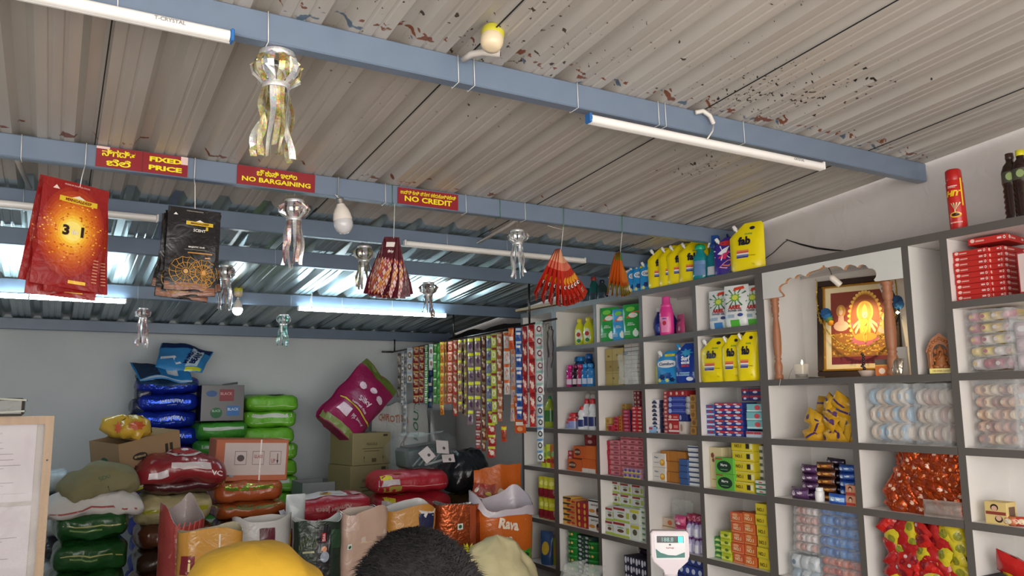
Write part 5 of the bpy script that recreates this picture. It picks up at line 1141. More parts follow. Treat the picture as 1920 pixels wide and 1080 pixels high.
# ================================================================== the altar
NC = C('#dcdcd8', 'lam'); WD = C('#a0694a', 'wood')
def ayz(px, py, x=SX): p = atx(px, py, x); return p.y, p.z
arc = [(0, 360), (60, 352), (112, 345), (128, 335), (118, 318), (98, 300), (90, 280), (95, 258), (118, 238), (146, 230), (150, 212), (165, 192), (190, 182), (226, 192), (230, 178), (248, 160), (280, 154), (322, 174), (326, 160), (348, 138), (390, 124), (430, 112), (455, 96), (470, 74), (484, 94), (510, 98), (545, 88), (580, 84), (618, 96), (643, 118), (648, 98), (668, 78), (702, 72), (740, 84), (756, 98), (772, 80), (800, 72), (826, 78), (852, 106), (880, 106), (905, 120), (917, 150), (912, 178), (896, 200), (905, 215), (1000, 205), (1104, 192)]
y0a = CA[0]-.013; y1a = CA[1]+.0135; poly = []
for x, y in arc:
    yy, zz = ayz(1440+x/4.5, 480+y/4.5); poly.append((max(y1a+.001, min(y0a-.001, yy)), zz))
arch_pts = None; poly[0] = (y0a-.001, poly[0][1]); poly[-1] = (y1a+.001, poly[-1][1])
ztp = 2.39-T-.005
m = MB(); N = len(poly); Xf, Xb = SX-.002, SX+.016
full = poly+[(poly[-1][0], ztp), (poly[0][0], ztp)]
m.add([(Xf, y, z) for y, z in full], [tuple(range(N+2))], NC); m.add([(Xb, y, z) for y, z in full], [tuple(range(N+1, -1, -1))], NC)
m.add([(Xf, y, z) for y, z in poly]+[(Xb, y, z) for y, z in poly], [(i, N+i, N+i+1, i+1) for i in range(N-1)], C('#b98a66', 'wood'))
arch = m.build('scalloped_arch', ra); arch['label'] = 'white scalloped arch panel with a brown cut edge'
def pillar(px, z1, r, label, x=SX+.03):
    y = atx(px, 640, x).y; h = z1-Z3; prof = [(0, 0), (1.15, 0), (1.15, .05), (.85, .07), (1.0, .10), (1.1, .16), (.95, .20), (.7, .23), (1.0, .25), (.75, .27), (1.0, .32), (1.12, .45), (1.05, .58), (.82, .70), (.66, .76), (.95, .78), (.7, .80), (.98, .83), (1.05, .88), (.8, .91), (1.1, .93), (.85, .955), (1.15, .97), (1.15, 1)]
    o = MB().lathe([(a*r, b*h) for a, b in prof], WD, 20).build('altar_pillar', ra); o.location = (x, y, Z3+.0005); o['label'] = label
pillar(1457, atx(1456, 558, SX+.012).z, .019, 'turned brown pillar at the left of the niche', SX+.032)
pillar(1671, atx(1672, 526, SX+.012).z, .023, 'turned brown pillar at the right of the niche', SX+.032)
# framed devotional picture: generic golden seated figure on a lotus
pic = empty('framed_picture', (SX+.20, atx(1606, 650, SX+.20).y+.0, Z3+.006), (math.radians(-7), 0, -PI/2+.30)); tag(pic, 'framed golden devotional picture with a cream mat standing in the altar niche', 'picture')
PW, PH = .40, .50; bk, gold, mat_ = C('#2b1a14', 'wood'), C('#b98a32', 'foil'), C('#d9cda6', 'card')
m = MB(); fw = .032
for (cx, cz, sx_, sz_) in ((0, fw/2, PW, fw), (0, PH-fw/2, PW, fw), (-PW/2+fw/2, PH/2, fw, PH-2*fw), (PW/2-fw/2, PH/2, fw, PH-2*fw)):
    m.box((cx, .01, cz), (sx_, .03, sz_), bk, bev=.004)
m.build('frame', pic)
m = MB()
for (cx, cz, sx_, sz_) in ((0, fw+.004, PW-2*fw+.01, .008), (0, PH-fw-.004, PW-2*fw+.01, .008), (-PW/2+fw+.004, PH/2, .008, PH-2*fw), (PW/2-fw-.004, PH/2, .008, PH-2*fw)):
    m.box((cx, .002, cz), (sx_, .02, sz_), gold, bev=.002)
m.build('gold_fillet', pic)
m = MB().box((0, .016, PH/2), (PW-2*fw, .004, PH-2*fw), mat_); m.build('mat_board', pic)
a, b = PW/2-fw-.034, PH-2*fw-.068; z0 = fw+.034
Fp = lambda x, z, e: (x, .0135-e, z)
m = MB(); P = lambda c: C(c, 'card')
m.rect(Fp, -a, z0, a, z0+b, P('#7c3426'), n=1, e=0)
m.rect(Fp, -a, z0, a, z0+.10*b, P('#6a1f2c'), n=1, e=.0003); m.rect(Fp, -a, z0+.10*b, a, z0+.42*b, P('#8a5a22'), n=1, e=.0003)
rn = random.Random(4)
for i in range(170):
    x, z = rn.uniform(-a*.95, a*.95), z0+b*rn.uniform(.11, .42-.0); m.ell(Fp, x, z, rn.uniform(.004, .010), rn.uniform(.003, .007), P(rn.choice(['#c99a34', '#a8742a', '#d8b45a', '#7c5020', '#b5862c'])), n=7, e=.0006, star=.3)
cx0 = .25*a
m.ell(Fp, cx0, z0+.62*b, .58*a, .36*b, P('#c78a34'), n=28, e=.0006); m.ell(Fp, cx0, z0+.62*b, .52*a, .325*b, P('#96502a'), n=28, e=.0009)
for i in range(22): q = math.pi*(i/21)*1.3-.15*math.pi; m.ell(Fp, cx0+.58*a*math.cos(q), z0+.62*b+.36*b*math.sin(q), .008, .008, P('#e0b85a'), n=8, e=.0012)
m.ell(Fp, cx0, z0+.70*b, .30*a, .155*b, P('#e6b440'), n=24, e=.0012); m.ell(Fp, cx0, z0+.70*b, .24*a, .125*b, P('#c98c2c'), n=24, e=.0015)
m.ell(Fp, cx0, z0+.32*b, .56*a, .085*b, P('#b05a6c'), n=18, e=.0011, star=.22)
m.ell(Fp, cx0, z0+.36*b, .40*a, .06*b, P('#c8922e'), n=16, e=.0018)                          # crossed legs
m.poly(Fp, [(cx0-.18*a, z0+.37*b), (cx0-.22*a, z0+.56*b), (cx0-.10*a, z0+.60*b), (cx0+.10*a, z0+.60*b), (cx0+.22*a, z0+.56*b), (cx0+.18*a, z0+.37*b)], P('#d9a83c'), e=.0016)
for s_ in (-1, 1):
    m.poly(Fp, [(cx0+s_*.18*a, z0+.57*b), (cx0+s_*.44*a, z0+.47*b), (cx0+s_*.46*a, z0+.52*b), (cx0+s_*.20*a, z0+.60*b)][::s_], P('#e0b080'), e=.0021)
    m.poly(Fp, [(cx0+s_*.16*a, z0+.52*b), (cx0+s_*.34*a, z0+.40*b), (cx0+s_*.38*a, z0+.44*b), (cx0+s_*.20*a, z0+.57*b)][::s_], P('#e8bc90'), e=.0024)
    m.ell(Fp, cx0+s_*.46*a, z0+.53*b, .05*a, .035*b, P('#c85a7c'), star=.3, n=12, e=.0026)
m.ell(Fp, cx0, z0+.665*b, .10*a, .055*b, P('#e6bd92'), n=18, e=.0026)
m.poly(Fp, [(cx0-.10*a, z0+.70*b), (cx0-.07*a, z0+.76*b), (cx0, z0+.82*b), (cx0+.07*a, z0+.76*b), (cx0+.10*a, z0+.70*b)][::-1], P('#f0c850'), e=.003)
for s_ in (-1, 1): m.ell(Fp, cx0+s_*.04*a, z0+.67*b, .014*a, .005*b, P('#3a2018'), n=8, e=.0034)
m.ell(Fp, cx0, z0+.643*b, .03*a, .006*b, P('#a8443a'), n=8, e=.0034)
for k in range(3): 
    pts = [(cx0-.10*a+.2*a*t/8, z0+(.60-.09*(k+1)*(1-(t/4-1)**2)-.03*k)*b) for t in range(9)]
    m.tube([Fp(x, z, .0030) for x, z in pts], .0016, P('#f2d060'), 4)
# small attendant figures
for fx, fz, s_, rb_ in ((-.62, .60, .52, '#c89a86'), (.90, .50, .4, '#d9a45a')):
    X0, Zc = fx*a, z0+fz*b
    m.ell(Fp, X0, Zc+.13*b*s_*2, .17*a*s_*2, .085*b*s_*2, P('#b98444'), n=18, e=.0012); m.ell(Fp, X0, Zc-.14*b*s_, .34*a*s_*1.6, .07*b*s_*2, P('#c8a48c'), n=14, e=.0013)
    m.poly(Fp, [(X0-.16*a*s_*1.5, Zc-.12*b*s_), (X0-.12*a*s_*1.5, Zc+.14*b*s_), (X0+.12*a*s_*1.5, Zc+.14*b*s_), (X0+.16*a*s_*1.5, Zc-.12*b*s_)][::-1], P(rb_), e=.0018)
    m.ell(Fp, X0, Zc+.24*b*s_, .09*a*s_*1.6, .055*b*s_*1.6, P('#e2bc9c'), n=14, e=.0022); m.ell(Fp, X0, Zc+.33*b*s_, .08*a*s_*1.6, .035*b*s_*1.6, P('#e0b44c'), n=5, e=.0024)
m.build('print', pic)
# garland over the frame with blue, red and yellow blooms
m = MB(); rn = random.Random(8)
pth = [(-.19, .50), (-.195, .42), (-.19, .34), (-.18, .30)]+[(-.17+.022*i, .285-.16*math.sin(PI*i/16)**.8) for i in range(17)]+[(.19, .30), (.195, .38), (.19, .49)]
for i in range(len(pth)-1):
    for k in range(5):
        t = k/5; x = pth[i][0]*(1-t)+pth[i+1][0]*t; z = pth[i][1]*(1-t)+pth[i+1][1]*t
        m.add([(x, -.018, z), (x+rn.uniform(-.014, .014), -.026, z+rn.uniform(-.014, .014)), (x+rn.uniform(-.014, .014), -.016, z+rn.uniform(-.014, .014))], [(0, 1, 2)], P(rn.choice(['#c9a83c', '#b98f2c', '#8a7a30', '#d8c060'])))
    m.tube([(pth[i][0], -.016, pth[i][1]), (pth[i+1][0], -.016, pth[i+1][1])], .003, P('#a88a34'), 5)
g = m.build('flower_garland'); g.location = pic.location; g.rotation_euler = pic.rotation_euler; tag(g, 'golden straw garland draped over the framed picture', 'garland')
for px, py, cols, who in ((1550, 588, ('#1f4a78', '#2c6c9c', '#5a7c34', '#d98a1c'), 'left'), (1683, 565, ('#1c3f6c', '#2a5c8c'), 'right')):
    m = MB(); rn = random.Random(px)
    for k, c in enumerate(cols):
        for j in range(9):
            q = j*2*PI/9; r_ = .024-.003*k; ox, oz = (.006*k, -.014*k)
            m.add([(ox, -.014-.004*k, oz), (ox+r_*math.cos(q), -.004, oz+r_*math.sin(q)), (ox+r_*1.05*math.cos(q+.35), -.016, oz+r_*1.05*math.sin(q+.35)), (ox+r_*math.cos(q+.7), -.004, oz+r_*math.sin(q+.7))], [(0, 1, 2, 3)], C(c, 'cloth'), True)
    o = m.build('cloth_flower'); p = atx(px, py, SX+(.12 if who == 'left' else .16)); o.location = p; o.rotation_euler = (0, 0, -PI/2+.3); o.scale = (1.1,)*3; tag(o, 'blue cloth flower at the %s edge of the framed picture' % who, 'flower')
# spotlight capsule and its warm light
p = atx(1560, 521, SX+.035); q = atx(1574, 533, SX+.06); ax = (q-p).normalized()
m = MB(); M = Matrix.Translation(p) @ ax.to_track_quat('Z', 'Y').to_matrix().to_4x4()
m.lathe([(0, -.014), (.010, -.012), (.015, 0), (.0155, .045), (.014, .052), (0, .053)], C('#ddd6cc', 'plas'), 18, M)
sp = m.build('spot_lamp'); tag(sp, 'small white spot lamp clipped under the scalloped arch', 'lamp')
m = MB().tube([p+Vector((0, 0, .01)), p+Vector((-.004, .002, .03)), Vector((SX+.02, p.y+.004, p.z+.05))], .002, C('#2b2320'), 5); m.build('lamp_wire', sp)
L = bpy.data.objects.new('spot_lamp_light', bpy.data.lights.new('spot_lamp_light', 'SPOT')); COL.objects.link(L); tgt = pic.location+Vector((-.02, -.03, .27))
L.location = p+ax*.06; L.data.energy = 5.5; L.data.color = (1, .72, .36); L.data.spot_size = 1.5; L.data.spot_blend = .9; L.data.shadow_soft_size = .015
L.rotation_euler = (tgt-L.location).to_track_quat('-Z', 'Y').to_euler()
# star light
p = atx(1683, 586, SX+.14); m = MB(); m.lathe([(0, -.008), (.008, 0), (0, .008)], emis('tiny_lamp', '#fff0c0', 40), 12); o = m.build('indicator_lamp'); o.location = p; tag(o, 'tiny glowing lamp at the right edge of the altar niche', 'lamp')
# things on the altar floor
def az(px, off): return Vector((SX+off, atx(px, 700, SX+off).y, Z3))
o = MB().lathe([(0, .002), (.032, .002), (.034, .03), (.036, .075), (.0345, .075), (.032, .03), (.03, .006), (0, .006)], clear('clear_glass', '#e8e4dc', .22, .05), 24).build('oil_glass'); o.location = az(1503, .05); tag(o, 'clear glass tumbler with a candle at the left of the altar floor', 'glass')
c = MB().lathe([(0, .007), (.028, .007), (.030, .024), (0, .024)], C('#3a2a20', 'gloss'), 20).build('dark_oil', o)
cd = MB().lathe([(0, 0), (.006, 0), (.006, .045), (0, .047)], C('#e8e0d2', 'plas'), 12).build('candle'); cd.location = az(1505, .05)+Vector((0, -.0, .0245)); tag(cd, 'small lit candle inside the glass tumbler', 'candle')
fl_ = MB().lathe([(0, .047), (.004, .052), (.0045, .058), (0, .072)], emis('candle_flame', '#ffe2a0', 22), 10).build('flame', cd)
o = MB().lathe([(0, 0), (.035, 0), (.040, .006), (.041, .008), (0, .006)], C('#8c8880', 'metal'), 24).build('metal_dish'); o.location = az(1530, .045); tag(o, 'flat metal dish before the framed picture', 'dish')
o = MB().lathe([(0, 0), (.026, 0), (.040, .026), (.042, .028), (.040, .028), (.026, .006), (0, .006)], C('#cdb8ac', 'plas'), 26).build('ribbed_cup'); o.location = az(1627, .045); tag(o, 'pleated paper cup with dark incense in front of the picture', 'cup')
m = MB(); rn = random.Random(3)
for k in range(9): m.lathe([(0, -.008), (.009, 0), (0, .010)], C('#2c1622', 'gloss'), 8, Matrix.Translation((rn.uniform(-.004, .004), rn.uniform(-.004, .004), .016+.011*k)))
o = m.build('incense_cone'); o.location = az(1620, .05); tag(o, 'dark purple bead-like incense stick standing in the pleated cup', 'incense')
o = carton(.055, .03, .075, '#d89a2c', lambda m, F, S, Tp, w, h, d: (m.rect(F, -.5*w, .18*h, .5*w, .5*h, C('#5a5048'), n=1), m.rect(F, -.5*w, -.5*h, .5*w, .1*h, C('#c86a2c'), n=1), m.ell(F, 0, -.2*h, .25*w, .18*h, C('#e8d0b8'), e=.0016), m.rect(S, -d*.49, -.49*h, d*.49, .49*h, C('#d8c43a'), n=1)), 'match_carton', bev=.001)
o.location = az(1656, .04); o.rotation_euler = (0, 0, -PI/2+.35); tag(o, 'little orange and grey carton at the foot of the right pillar', 'carton')
o = pillow(.045, .075, .02, C('#a89c8c', 'foil'), None, 'foil_packet', seed=4); o.location = az(1688, .02)+Vector((0, .01, .038)); o.rotation_euler = (-.15, .1, -PI/2+.2); tag(o, 'crinkled foil packet between the right pillar and the upright', 'packet')
o = MB().box((0, 0, .065), (.004, .05, .13), C('#dcdcd8', 'card')).build('folded_card'); o.location = az(1697, .10)+Vector((0, .012, .0)); o.rotation_euler = (.0, .06, .15); tag(o, 'white folded card leaning on the upright of the altar niche', 'card')
m = MB().tube([az(1478, .04)+Vector((0, 0, .001)), az(1481, .03)+Vector((0, 0, .03)), az(1487, .03)+Vector((0, 0, .055))], .0008, C('#4a3c30'), 4); tag(m.build('burnt_incense_stick'), 'thin burnt incense stick beside the left pillar', 'incense')
m = MB().tube([Vector((SX-.002, atx(1464, 712, SX).y, Z3+.002)), Vector((SX-.006, atx(1464, 712, SX).y, Z3-.01)), Vector((SX-.005, atx(1461, 712, SX).y, Z3-.04))], .0012, C('#d9d4cc'), 4); tag(m.build('loose_thread'), 'loose white thread over the edge of the altar shelf', 'thread')
# carved idol in the narrow slot
id_ = empty('carved_idol', (SX+.06, 2.008, Z3+.001), (0, 0, -PI/2+.55)); tag(id_, 'small carved wooden arch shrine with a seated elephant-headed figure in the narrow slot', 'carving')
wd = C('#9a5a2c', 'wood'); wd2 = C('#a8683a', 'wood')
m = MB().box((0, .0, .012), (.125, .07, .024), C('#2a201c', 'wood'), bev=.003); m.build('base', id_)
pl = MB().box((0, -.036, .013), (.11, .004, .022), C('#cfc34a', 'plas')); pl.text(lambda x, z, e: (x, -.038-e, z), 'OM SHREE GANESH', 0, .013, .007, C('#a8642c'), maxw=.09); pl.build('name_plate', id_)
m = MB()
out = [(-.058, .024), (-.060, .09), (-.066, .10), (-.060, .115), (-.050, .135), (-.036, .158), (-.020, .168), (0, .182), (.020, .168), (.036, .158), (.050, .135), (.060, .115), (.066, .10), (.060, .09), (.058, .024)]
inn = [(-.034, .024), (-.034, .09), (-.034, .095), (-.033, .102), (-.030, .112), (-.022, .124), (-.012, .130), (0, .133), (.012, .130), (.022, .124), (.030, .112), (.033, .102), (.034, .095), (.034, .09), (.034, .024)]
n = len(out); vs = [(x, -.022, z) for x, z in out]+[(x, -.022, z) for x, z in inn]+[(x, .02, z) for x, z in out]+[(x, .02, z) for x, z in inn]
fs = [(i, n+i, n+i+1, i+1) for i in range(n-1)]+[(i, i+1, 2*n+i+1, 2*n+i) for i in range(n-1)]+[(n+i, 3*n+i, 3*n+i+1, n+i+1) for i in range(n-1)]+[(2*n+i, 2*n+i+1, 3*n+i+1, 3*n+i) for i in range(n-1)]
m.add(vs, fs, wd)
for i in range(n-1):
    x = (out[i][0]+inn[i][0])/2; z = (out[i][1]+inn[i][1])/2; m.lathe([(0, -.008), (.007, -.003), (.009, 0), (.007, .003), (0, .008)], wd2, 8, Matrix.Translation((x, -.025, z)))
for s_ in (-1, 1): m.lathe([(.010, .024), (.012, .03), (.007, .036), (.009, .06), (.007, .085), (.012, .092), (.008, .1)], wd2, 10, Matrix.Translation((s_*.047, -.026, 0)))
m.build('carved_arch', id_)
m = MB().lathe([(0, 0), (.032, .0), (.036, .012), (.030, .024), (.024, .040), (.026, .05), (.020, .062), (0, .066)], wd2, 16, Matrix.Translation((0, -.004, .024)), sy=.7)
m.lathe([(0, 0), (.017, .006), (.021, .018), (.016, .030), (.010, .038), (.004, .048), (0, .05)], wd2, 14, Matrix.Translation((0, -.006, .080)), sy=.8)
m.tube([(0, -.022, .098), (.001, -.032, .088), (-.004, -.034, .074), (-.010, -.031, .066), (-.014, -.029, .070)], [.007, .006, .005, .004, .003], wd2, 8)
for s_ in (-1, 1):
    m.lathe([(0, -.012), (.010, -.004), (.012, .004), (0, .013)], wd, 10, Matrix.Translation((s_*.022, -.006, .100)), sy=.3)
    m.tube([(s_*.022, -.008, .076), (s_*.034, -.016, .066), (s_*.026, -.026, .056)], [.008, .006, .005], wd2, 8)
    m.tube([(s_*.020, -.012, .036), (s_*.036, -.022, .032), (s_*.008, -.030, .030)], [.010, .009, .007], wd2, 8)
m.build('seated_figure', id_); id_.scale = (.82, .82, .95)
# black wire along the wall above the shelves
W1 = [(1395, 508), (1425, 492), (1450, 474), (1470, 455), (1476, 451)]; W2 = [(1474, 449), (1500, 457), (1530, 464), (1560, 468), (1582, 470)]
for k, w_ in enumerate((W1, W2)):
    m = MB()
    for dz in ((0,) if k == 0 else (0, -.006)): m.tube([atx(px, py, WX-.006)+Vector((0, 0, dz*math.sin(PI*i/(len(w_)-1)))) for i, (px, py) in enumerate(w_)], .0025, C('#1c1a1a', 'plas'), 5)
    tag(m.build('wall_wire'), ('single black wire rising to a nail on the right wall', 'pair of black wires running down to the shelf top from the nail')[k], 'wire')
# ================================================================== packets hanging from the sign beam
def cord(pts, col, label, r=.0016): return tag(MB().tube(pts, r, C(col, 'plas'), 5).build('hanging_string'), label, 'string')
def big_packet(w, h, d, body, art, seed=0, name='incense_pouch'):
    """flat pouch hanging from its top edge: origin at the top centre"""
    rnd = random.Random(seed); ph = rnd.uniform(0, 6)
    def F(x, z, e):
        u = max(-1, min(1, 2*x/w)); v = min(1, max(0, -z/h))
        t = d/2*(max(0, 1-abs(u)**3)**.6)*(math.sin(PI*min(1, max(0, (v-.06)/.92)))**.5 if .06 < v < .98 else 0)+.0008
        return (x, -t-e+.003*math.sin(v*9+u*3+ph)*(1 if v > .05 else .3), z)
    m = MB(); b = C(body, 'film') if isinstance(body, str) else body
    m.grid(lambda u, v: F((u-.5)*w, -h*(1-v), 0), 14, 18, b)
    m.grid(lambda u, v: (lambda p: (p[0], -p[1]+.006*math.sin((1-v)*9+(u*2-1)*3+ph)*0, p[2]))(F((u-.5)*w, -h*(1-v), 0)), 8, 14, b, flip=True)
    if art: art(m, F, w, h)
    return m.build(name)
def three_art(m, F, w, h):
    rn = random.Random(2); cz = -.47*h
    for i, c in enumerate(('#9c2c1a', '#a8381a', '#b4481a', '#c0581b', '#cc681c', '#d87a1e', '#e08c22', '#e8a02a', '#efb836', '#f4d052', '#f7e27a')): r = .49-.035*i; m.ell(F, 0, cz, r*w, r*w*(1.5-.035*i), C(c, 'film'), n=30, e=.0008+.0003*i)
    for i in range(150):
        q = rn.uniform(0, 2*PI); r = rn.uniform(.19, .47)*w; c = rn.choice(['#e8a032', '#c8541c', '#b8381a', '#f0b848']); x, z = r*math.cos(q), cz+r*1.15*math.sin(q)
        m.ell(F, x, z, .016*w, .010*w, C(c, 'film'), n=6, e=.0045, ph=q)
    m.text(F, '3', -.10*w, cz, .10*h, C('#2b120c', 'film'), e=.008, bold=.05); m.text(F, 'in', .03*w, cz-.004, .05*h, C('#e9e2d4', 'film'), e=.009, bold=.03); m.text(F, '1', .14*w, cz, .10*h, C('#2b120c', 'film'), e=.008, bold=.05)
    m.rect(F, -.25*w, -.205*h, .33*w, -.155*h, C('#d9b92c', 'film'), e=.004); m.text(F, 'MANGALDEEP', .04*w, -.18*h, .028*h, C('#7c1c14', 'film'), maxw=.54*w, e=.006, bold=.03); m.poly(F, [(-.07*w, -.155*h), (.15*w, -.155*h), (.04*w, -.125*h)], C('#e6dcc8', 'film'), e=.004)
    m.text(F, 'PREMIUM INCENSE STICKS', 0, -.035*h, .014*h, C('#d8a89c', 'film'), maxw=.7*w, e=.003); m.poly(F, [(-.36*w, -.10*h), (-.26*w, -.10*h), (-.31*w, -.06*h)], C('#e6cfc4', 'film'), e=.003)
    m.rect(F, .04*w, -.955*h, .30*w, -.925*h, C('#e6b83c', 'film'), e=.003)
    for k in range(8): m.rect(F, .38*w, (-.92+.03*k)*h, .46*w, (-.91+.03*k)*h, C('#c98a6a', 'film'), n=1, e=.003)
def hang_set(px, py, n, w, h, body, art, lab_, grp, spread, key='B', rz0=.0, seedb=0, d=.012, y0=3.30, dy=.016, topy=None, s_col='#dedbd5'):
    p = aty(px, py, y0); pr = None; rnd = random.Random(seedb)
    for i in range(n):
        o = big_packet(w, h, d, body, art, i) if pr is None else dup(pr)
        if pr is None: pr = o
        a, dx, dz, rz = spread[i]
        o.location = (p.x+dx, y0+dy*i, p.z+dz); o.rotation_euler = (math.radians(-2), math.radians(a), rz0+math.radians(rz))
        tag(o, lab_+', '+('front one' if i == 0 else ('second', 'third', 'fourth', 'fifth', 'sixth')[i-1]+' behind the front one'), 'packet', grp)
    return p
p = hang_set(146, 344, 4, .232, .40, '#8c1a1a', three_art, 'red and orange incense packet hanging at the left', 'red hanging incense packets', [(4, 0, 0, 14), (-2, .0, -.012, 20), (3, -.012, -.03, 6), (7, -.012, .01, 10)], rz0=.1)
cord([(p.x+.02, 3.325, bz('B')-.0), (p.x+.012, 3.31, bz('B')-.05), (p.x+.008, 3.30, p.z-.012)], '#e6e4e0', 'white string holding the red and orange incense packets')
cord([(p.x+.02, 3.322, bz('B')+.086), (p.x+.02, 3.322, bz('B'))], '#e6e4e0', 'white string over the sign beam above the red incense packets')
def oud_art(m, F, w, h):
    g = C('#c08a3c', 'film'); wt = C('#e6e2dc', 'film')
    m.rect(F, -.16*w, -.205*h, .36*w, -.16*h, C('#cfae2c', 'film'), e=.003); m.text(F, 'MANGALDEEP', .10*w, -.183*h, .025*h, C('#5a1c14', 'film'), maxw=.5*w, e=.005, bold=.03); m.poly(F, [(.02*w, -.16*h), (.18*w, -.16*h), (.10*w, -.135*h)], wt, e=.003)
    m.text(F, 'SCENT', .1*w, -.265*h, .034*h, wt, maxw=.42*w, e=.004, bold=.02); m.text(F, 'MAJESTIC OUD', .06*w, -.475*h, .026*h, wt, maxw=.72*w, e=.004, bold=.02)
    m.rect(F, -.10*w, -.55*h, .40*w, -.535*h, C('#b8803c', 'film'), n=3, e=.003); m.rect(F, -.16*w, -.507*h, .30*w, -.502*h, C('#8a8680', 'film'), n=3, e=.003)
    m.poly(F, [(-.40*w, -.10*h), (-.32*w, -.10*h), (-.36*w, -.07*h)], wt, e=.003); m.text(F, 'PREMIUM INCENSE STICKS', 0, -.035*h, .012*h, C('#a8a49c', 'film'), maxw=.7*w, e=.003)
    m.rect(F, -.49*w, -.99*h, .49*w, -.90*h, C('#7a4a30', 'film'), e=.0014); 
    cx, cz = -.12*w, -.77*h
    for ccx, R_, nn in ((cx, .30, 14), (.22*w, .26, 14)):
        for k in range(nn):
            q = k*2*PI/nn; q2 = q+.16
            for (ra, rb_) in ((.28, 1),): m.tube([F(ccx+R_*w*ra*math.cos(q), cz+R_*w*ra*math.sin(q), .004), F(ccx+R_*w*.62*math.cos(q+.12), cz+R_*w*.62*math.sin(q+.12), .004), F(ccx+R_*w*math.cos(q), cz+R_*w*math.sin(q), .004)], .0016, g, 4)
        for rr2 in (.25, .62, 1.0): m.tube([F(ccx+R_*w*rr2*math.cos(t*2*PI/24+0), cz+R_*w*rr2*math.sin(t*2*PI/24)*(1 if t % 2 else .9), .004) for t in range(25)], .0015, g, 4)
        m.ell(F, ccx, cz, .045*w, .045*w, g, e=.004)
OB = [(1, 0, 0, 4), (-2, -.02, -.02, -10), (4, -.012, -.03, 8), (9, .01, .005, -16), (-6, -.008, .004, 14)]
p = hang_set(366, 392, 5, .20, .335, '#191718', oud_art, 'black and gold incense packet hanging right of the FIXED PRICE sign', 'black hanging incense packets', OB, seedb=3)
cord([(p.x-.006, 3.325, bz('B')), (p.x-.004, 3.31, bz('B')-.03), (p.x, 3.30, p.z-.01)], '#e6e4e0', 'white string holding the black incense packets'); cord([(p.x-.006, 3.322, bz('B')+.086), (p.x-.006, 3.322, bz('B'))], '#e6e4e0', 'white string over the sign beam above the black incense packets')
# fans of packets gathered at the top
def fan(px, py, y0, n, w, h, art, body, lab_, grp, a0, a1, rz=(0, 0), pinch=.35, name='snack_packet', labf=None, curl=1):
    p = aty(px, py, y0); pr = None
    for i in range(n):
        t = i/(n-1); a = a0+(a1-a0)*t
        if pr is None:
            ph = 1.3
            def F(x, z, e):
                v = min(1, max(0, -z/h)); k = pinch+(1-pinch)*min(1, v*1.25)**.8; u = max(-1, min(1, 2*x/w)); q = .012*math.sin(PI*min(1, v*1.1))
                # a lengthwise crease so that each packet reads as a pleat
                return (u*w/2*k, -q*(1-abs(u)**2)-e+.010*abs(u)*k, z)
            m = MB(); b = C(body, 'film')
            m.grid(lambda u, v: F((u-.5)*w, -h*(1-v), 0), 10, 14, b); m.grid(lambda u, v: (lambda q: (q[0], -q[1]*.7+.008, q[2]))(F((u-.5)*w, -h*(1-v), 0)), 6, 10, b, flip=True)
            art(m, F, w, h); o = pr = m.build(name)
        else: o = dup(pr)
        o.location = (p.x+.0035*math.sin(math.radians(a))*n*.3, y0+.010*abs(i-n/2.6), p.z); r0, r1 = rz
        o.rotation_euler = (Matrix.Rotation(math.radians(-a), 3, 'Y') @ Matrix.Rotation(math.radians(r0+(r1-r0)*t), 3, 'Z')).to_euler(); o.scale = (1, 1, 1-.06*abs(t-.45))
        tag(o, '%s, %s' % (lab_, (labf or LFT)[i]), 'packet', grp)
    return p
def masala(m, F, w, h):
    m.rect(F, -.30*w, -.17*h, .22*w, -.09*h, C('#dcd4d0', 'film'), e=.002, n=4); m.text(F, 'Priya', -.02*w, -.25*h, .06*h, C('#e6dcd8', 'film'), maxw=.5*w, e=.003)
    cols = ['#c87a34', '#b04a5c', '#d8b08a', '#a85a2c', '#8c3a4c', '#cfa0a4', '#d6c4b8']
    for r in range(9):
        for c in range(7):
            x = (-.42+.14*c+(.07 if r % 2 else 0)); z = -.42-.066*r
            if x > .47: continue
            q = .062; m.poly(F, [(x*w, (z-q)*h+.0), ((x+.066)*w, z*h), (x*w, (z+q)*h), ((x-.066)*w, z*h)][::1], C(cols[(r*5+c*3) % 7], 'film'), e=.0024+.0001*((r+c) % 3)); m.poly(F, [(x*w, (z-q*.5)*h), ((x+.034)*w, z*h), (x*w, (z+q*.5)*h), ((x-.034)*w, z*h)], C(cols[(r*3+c*2+2) % 7], 'film'), e=.0034)
p = fan(735, 444, 3.36, 5, .135, .285, masala, '#4c1420', 'maroon masala packet with a patchwork pattern in the hanging bunch', 'patchwork maroon packets', -15, 14, (-58, 22), .5)
cord([(p.x-.002, 3.325, bz('B')), (p.x, 3.34, p.z-.01)], '#cfd8cc', 'pale string above the patchwork maroon packets')
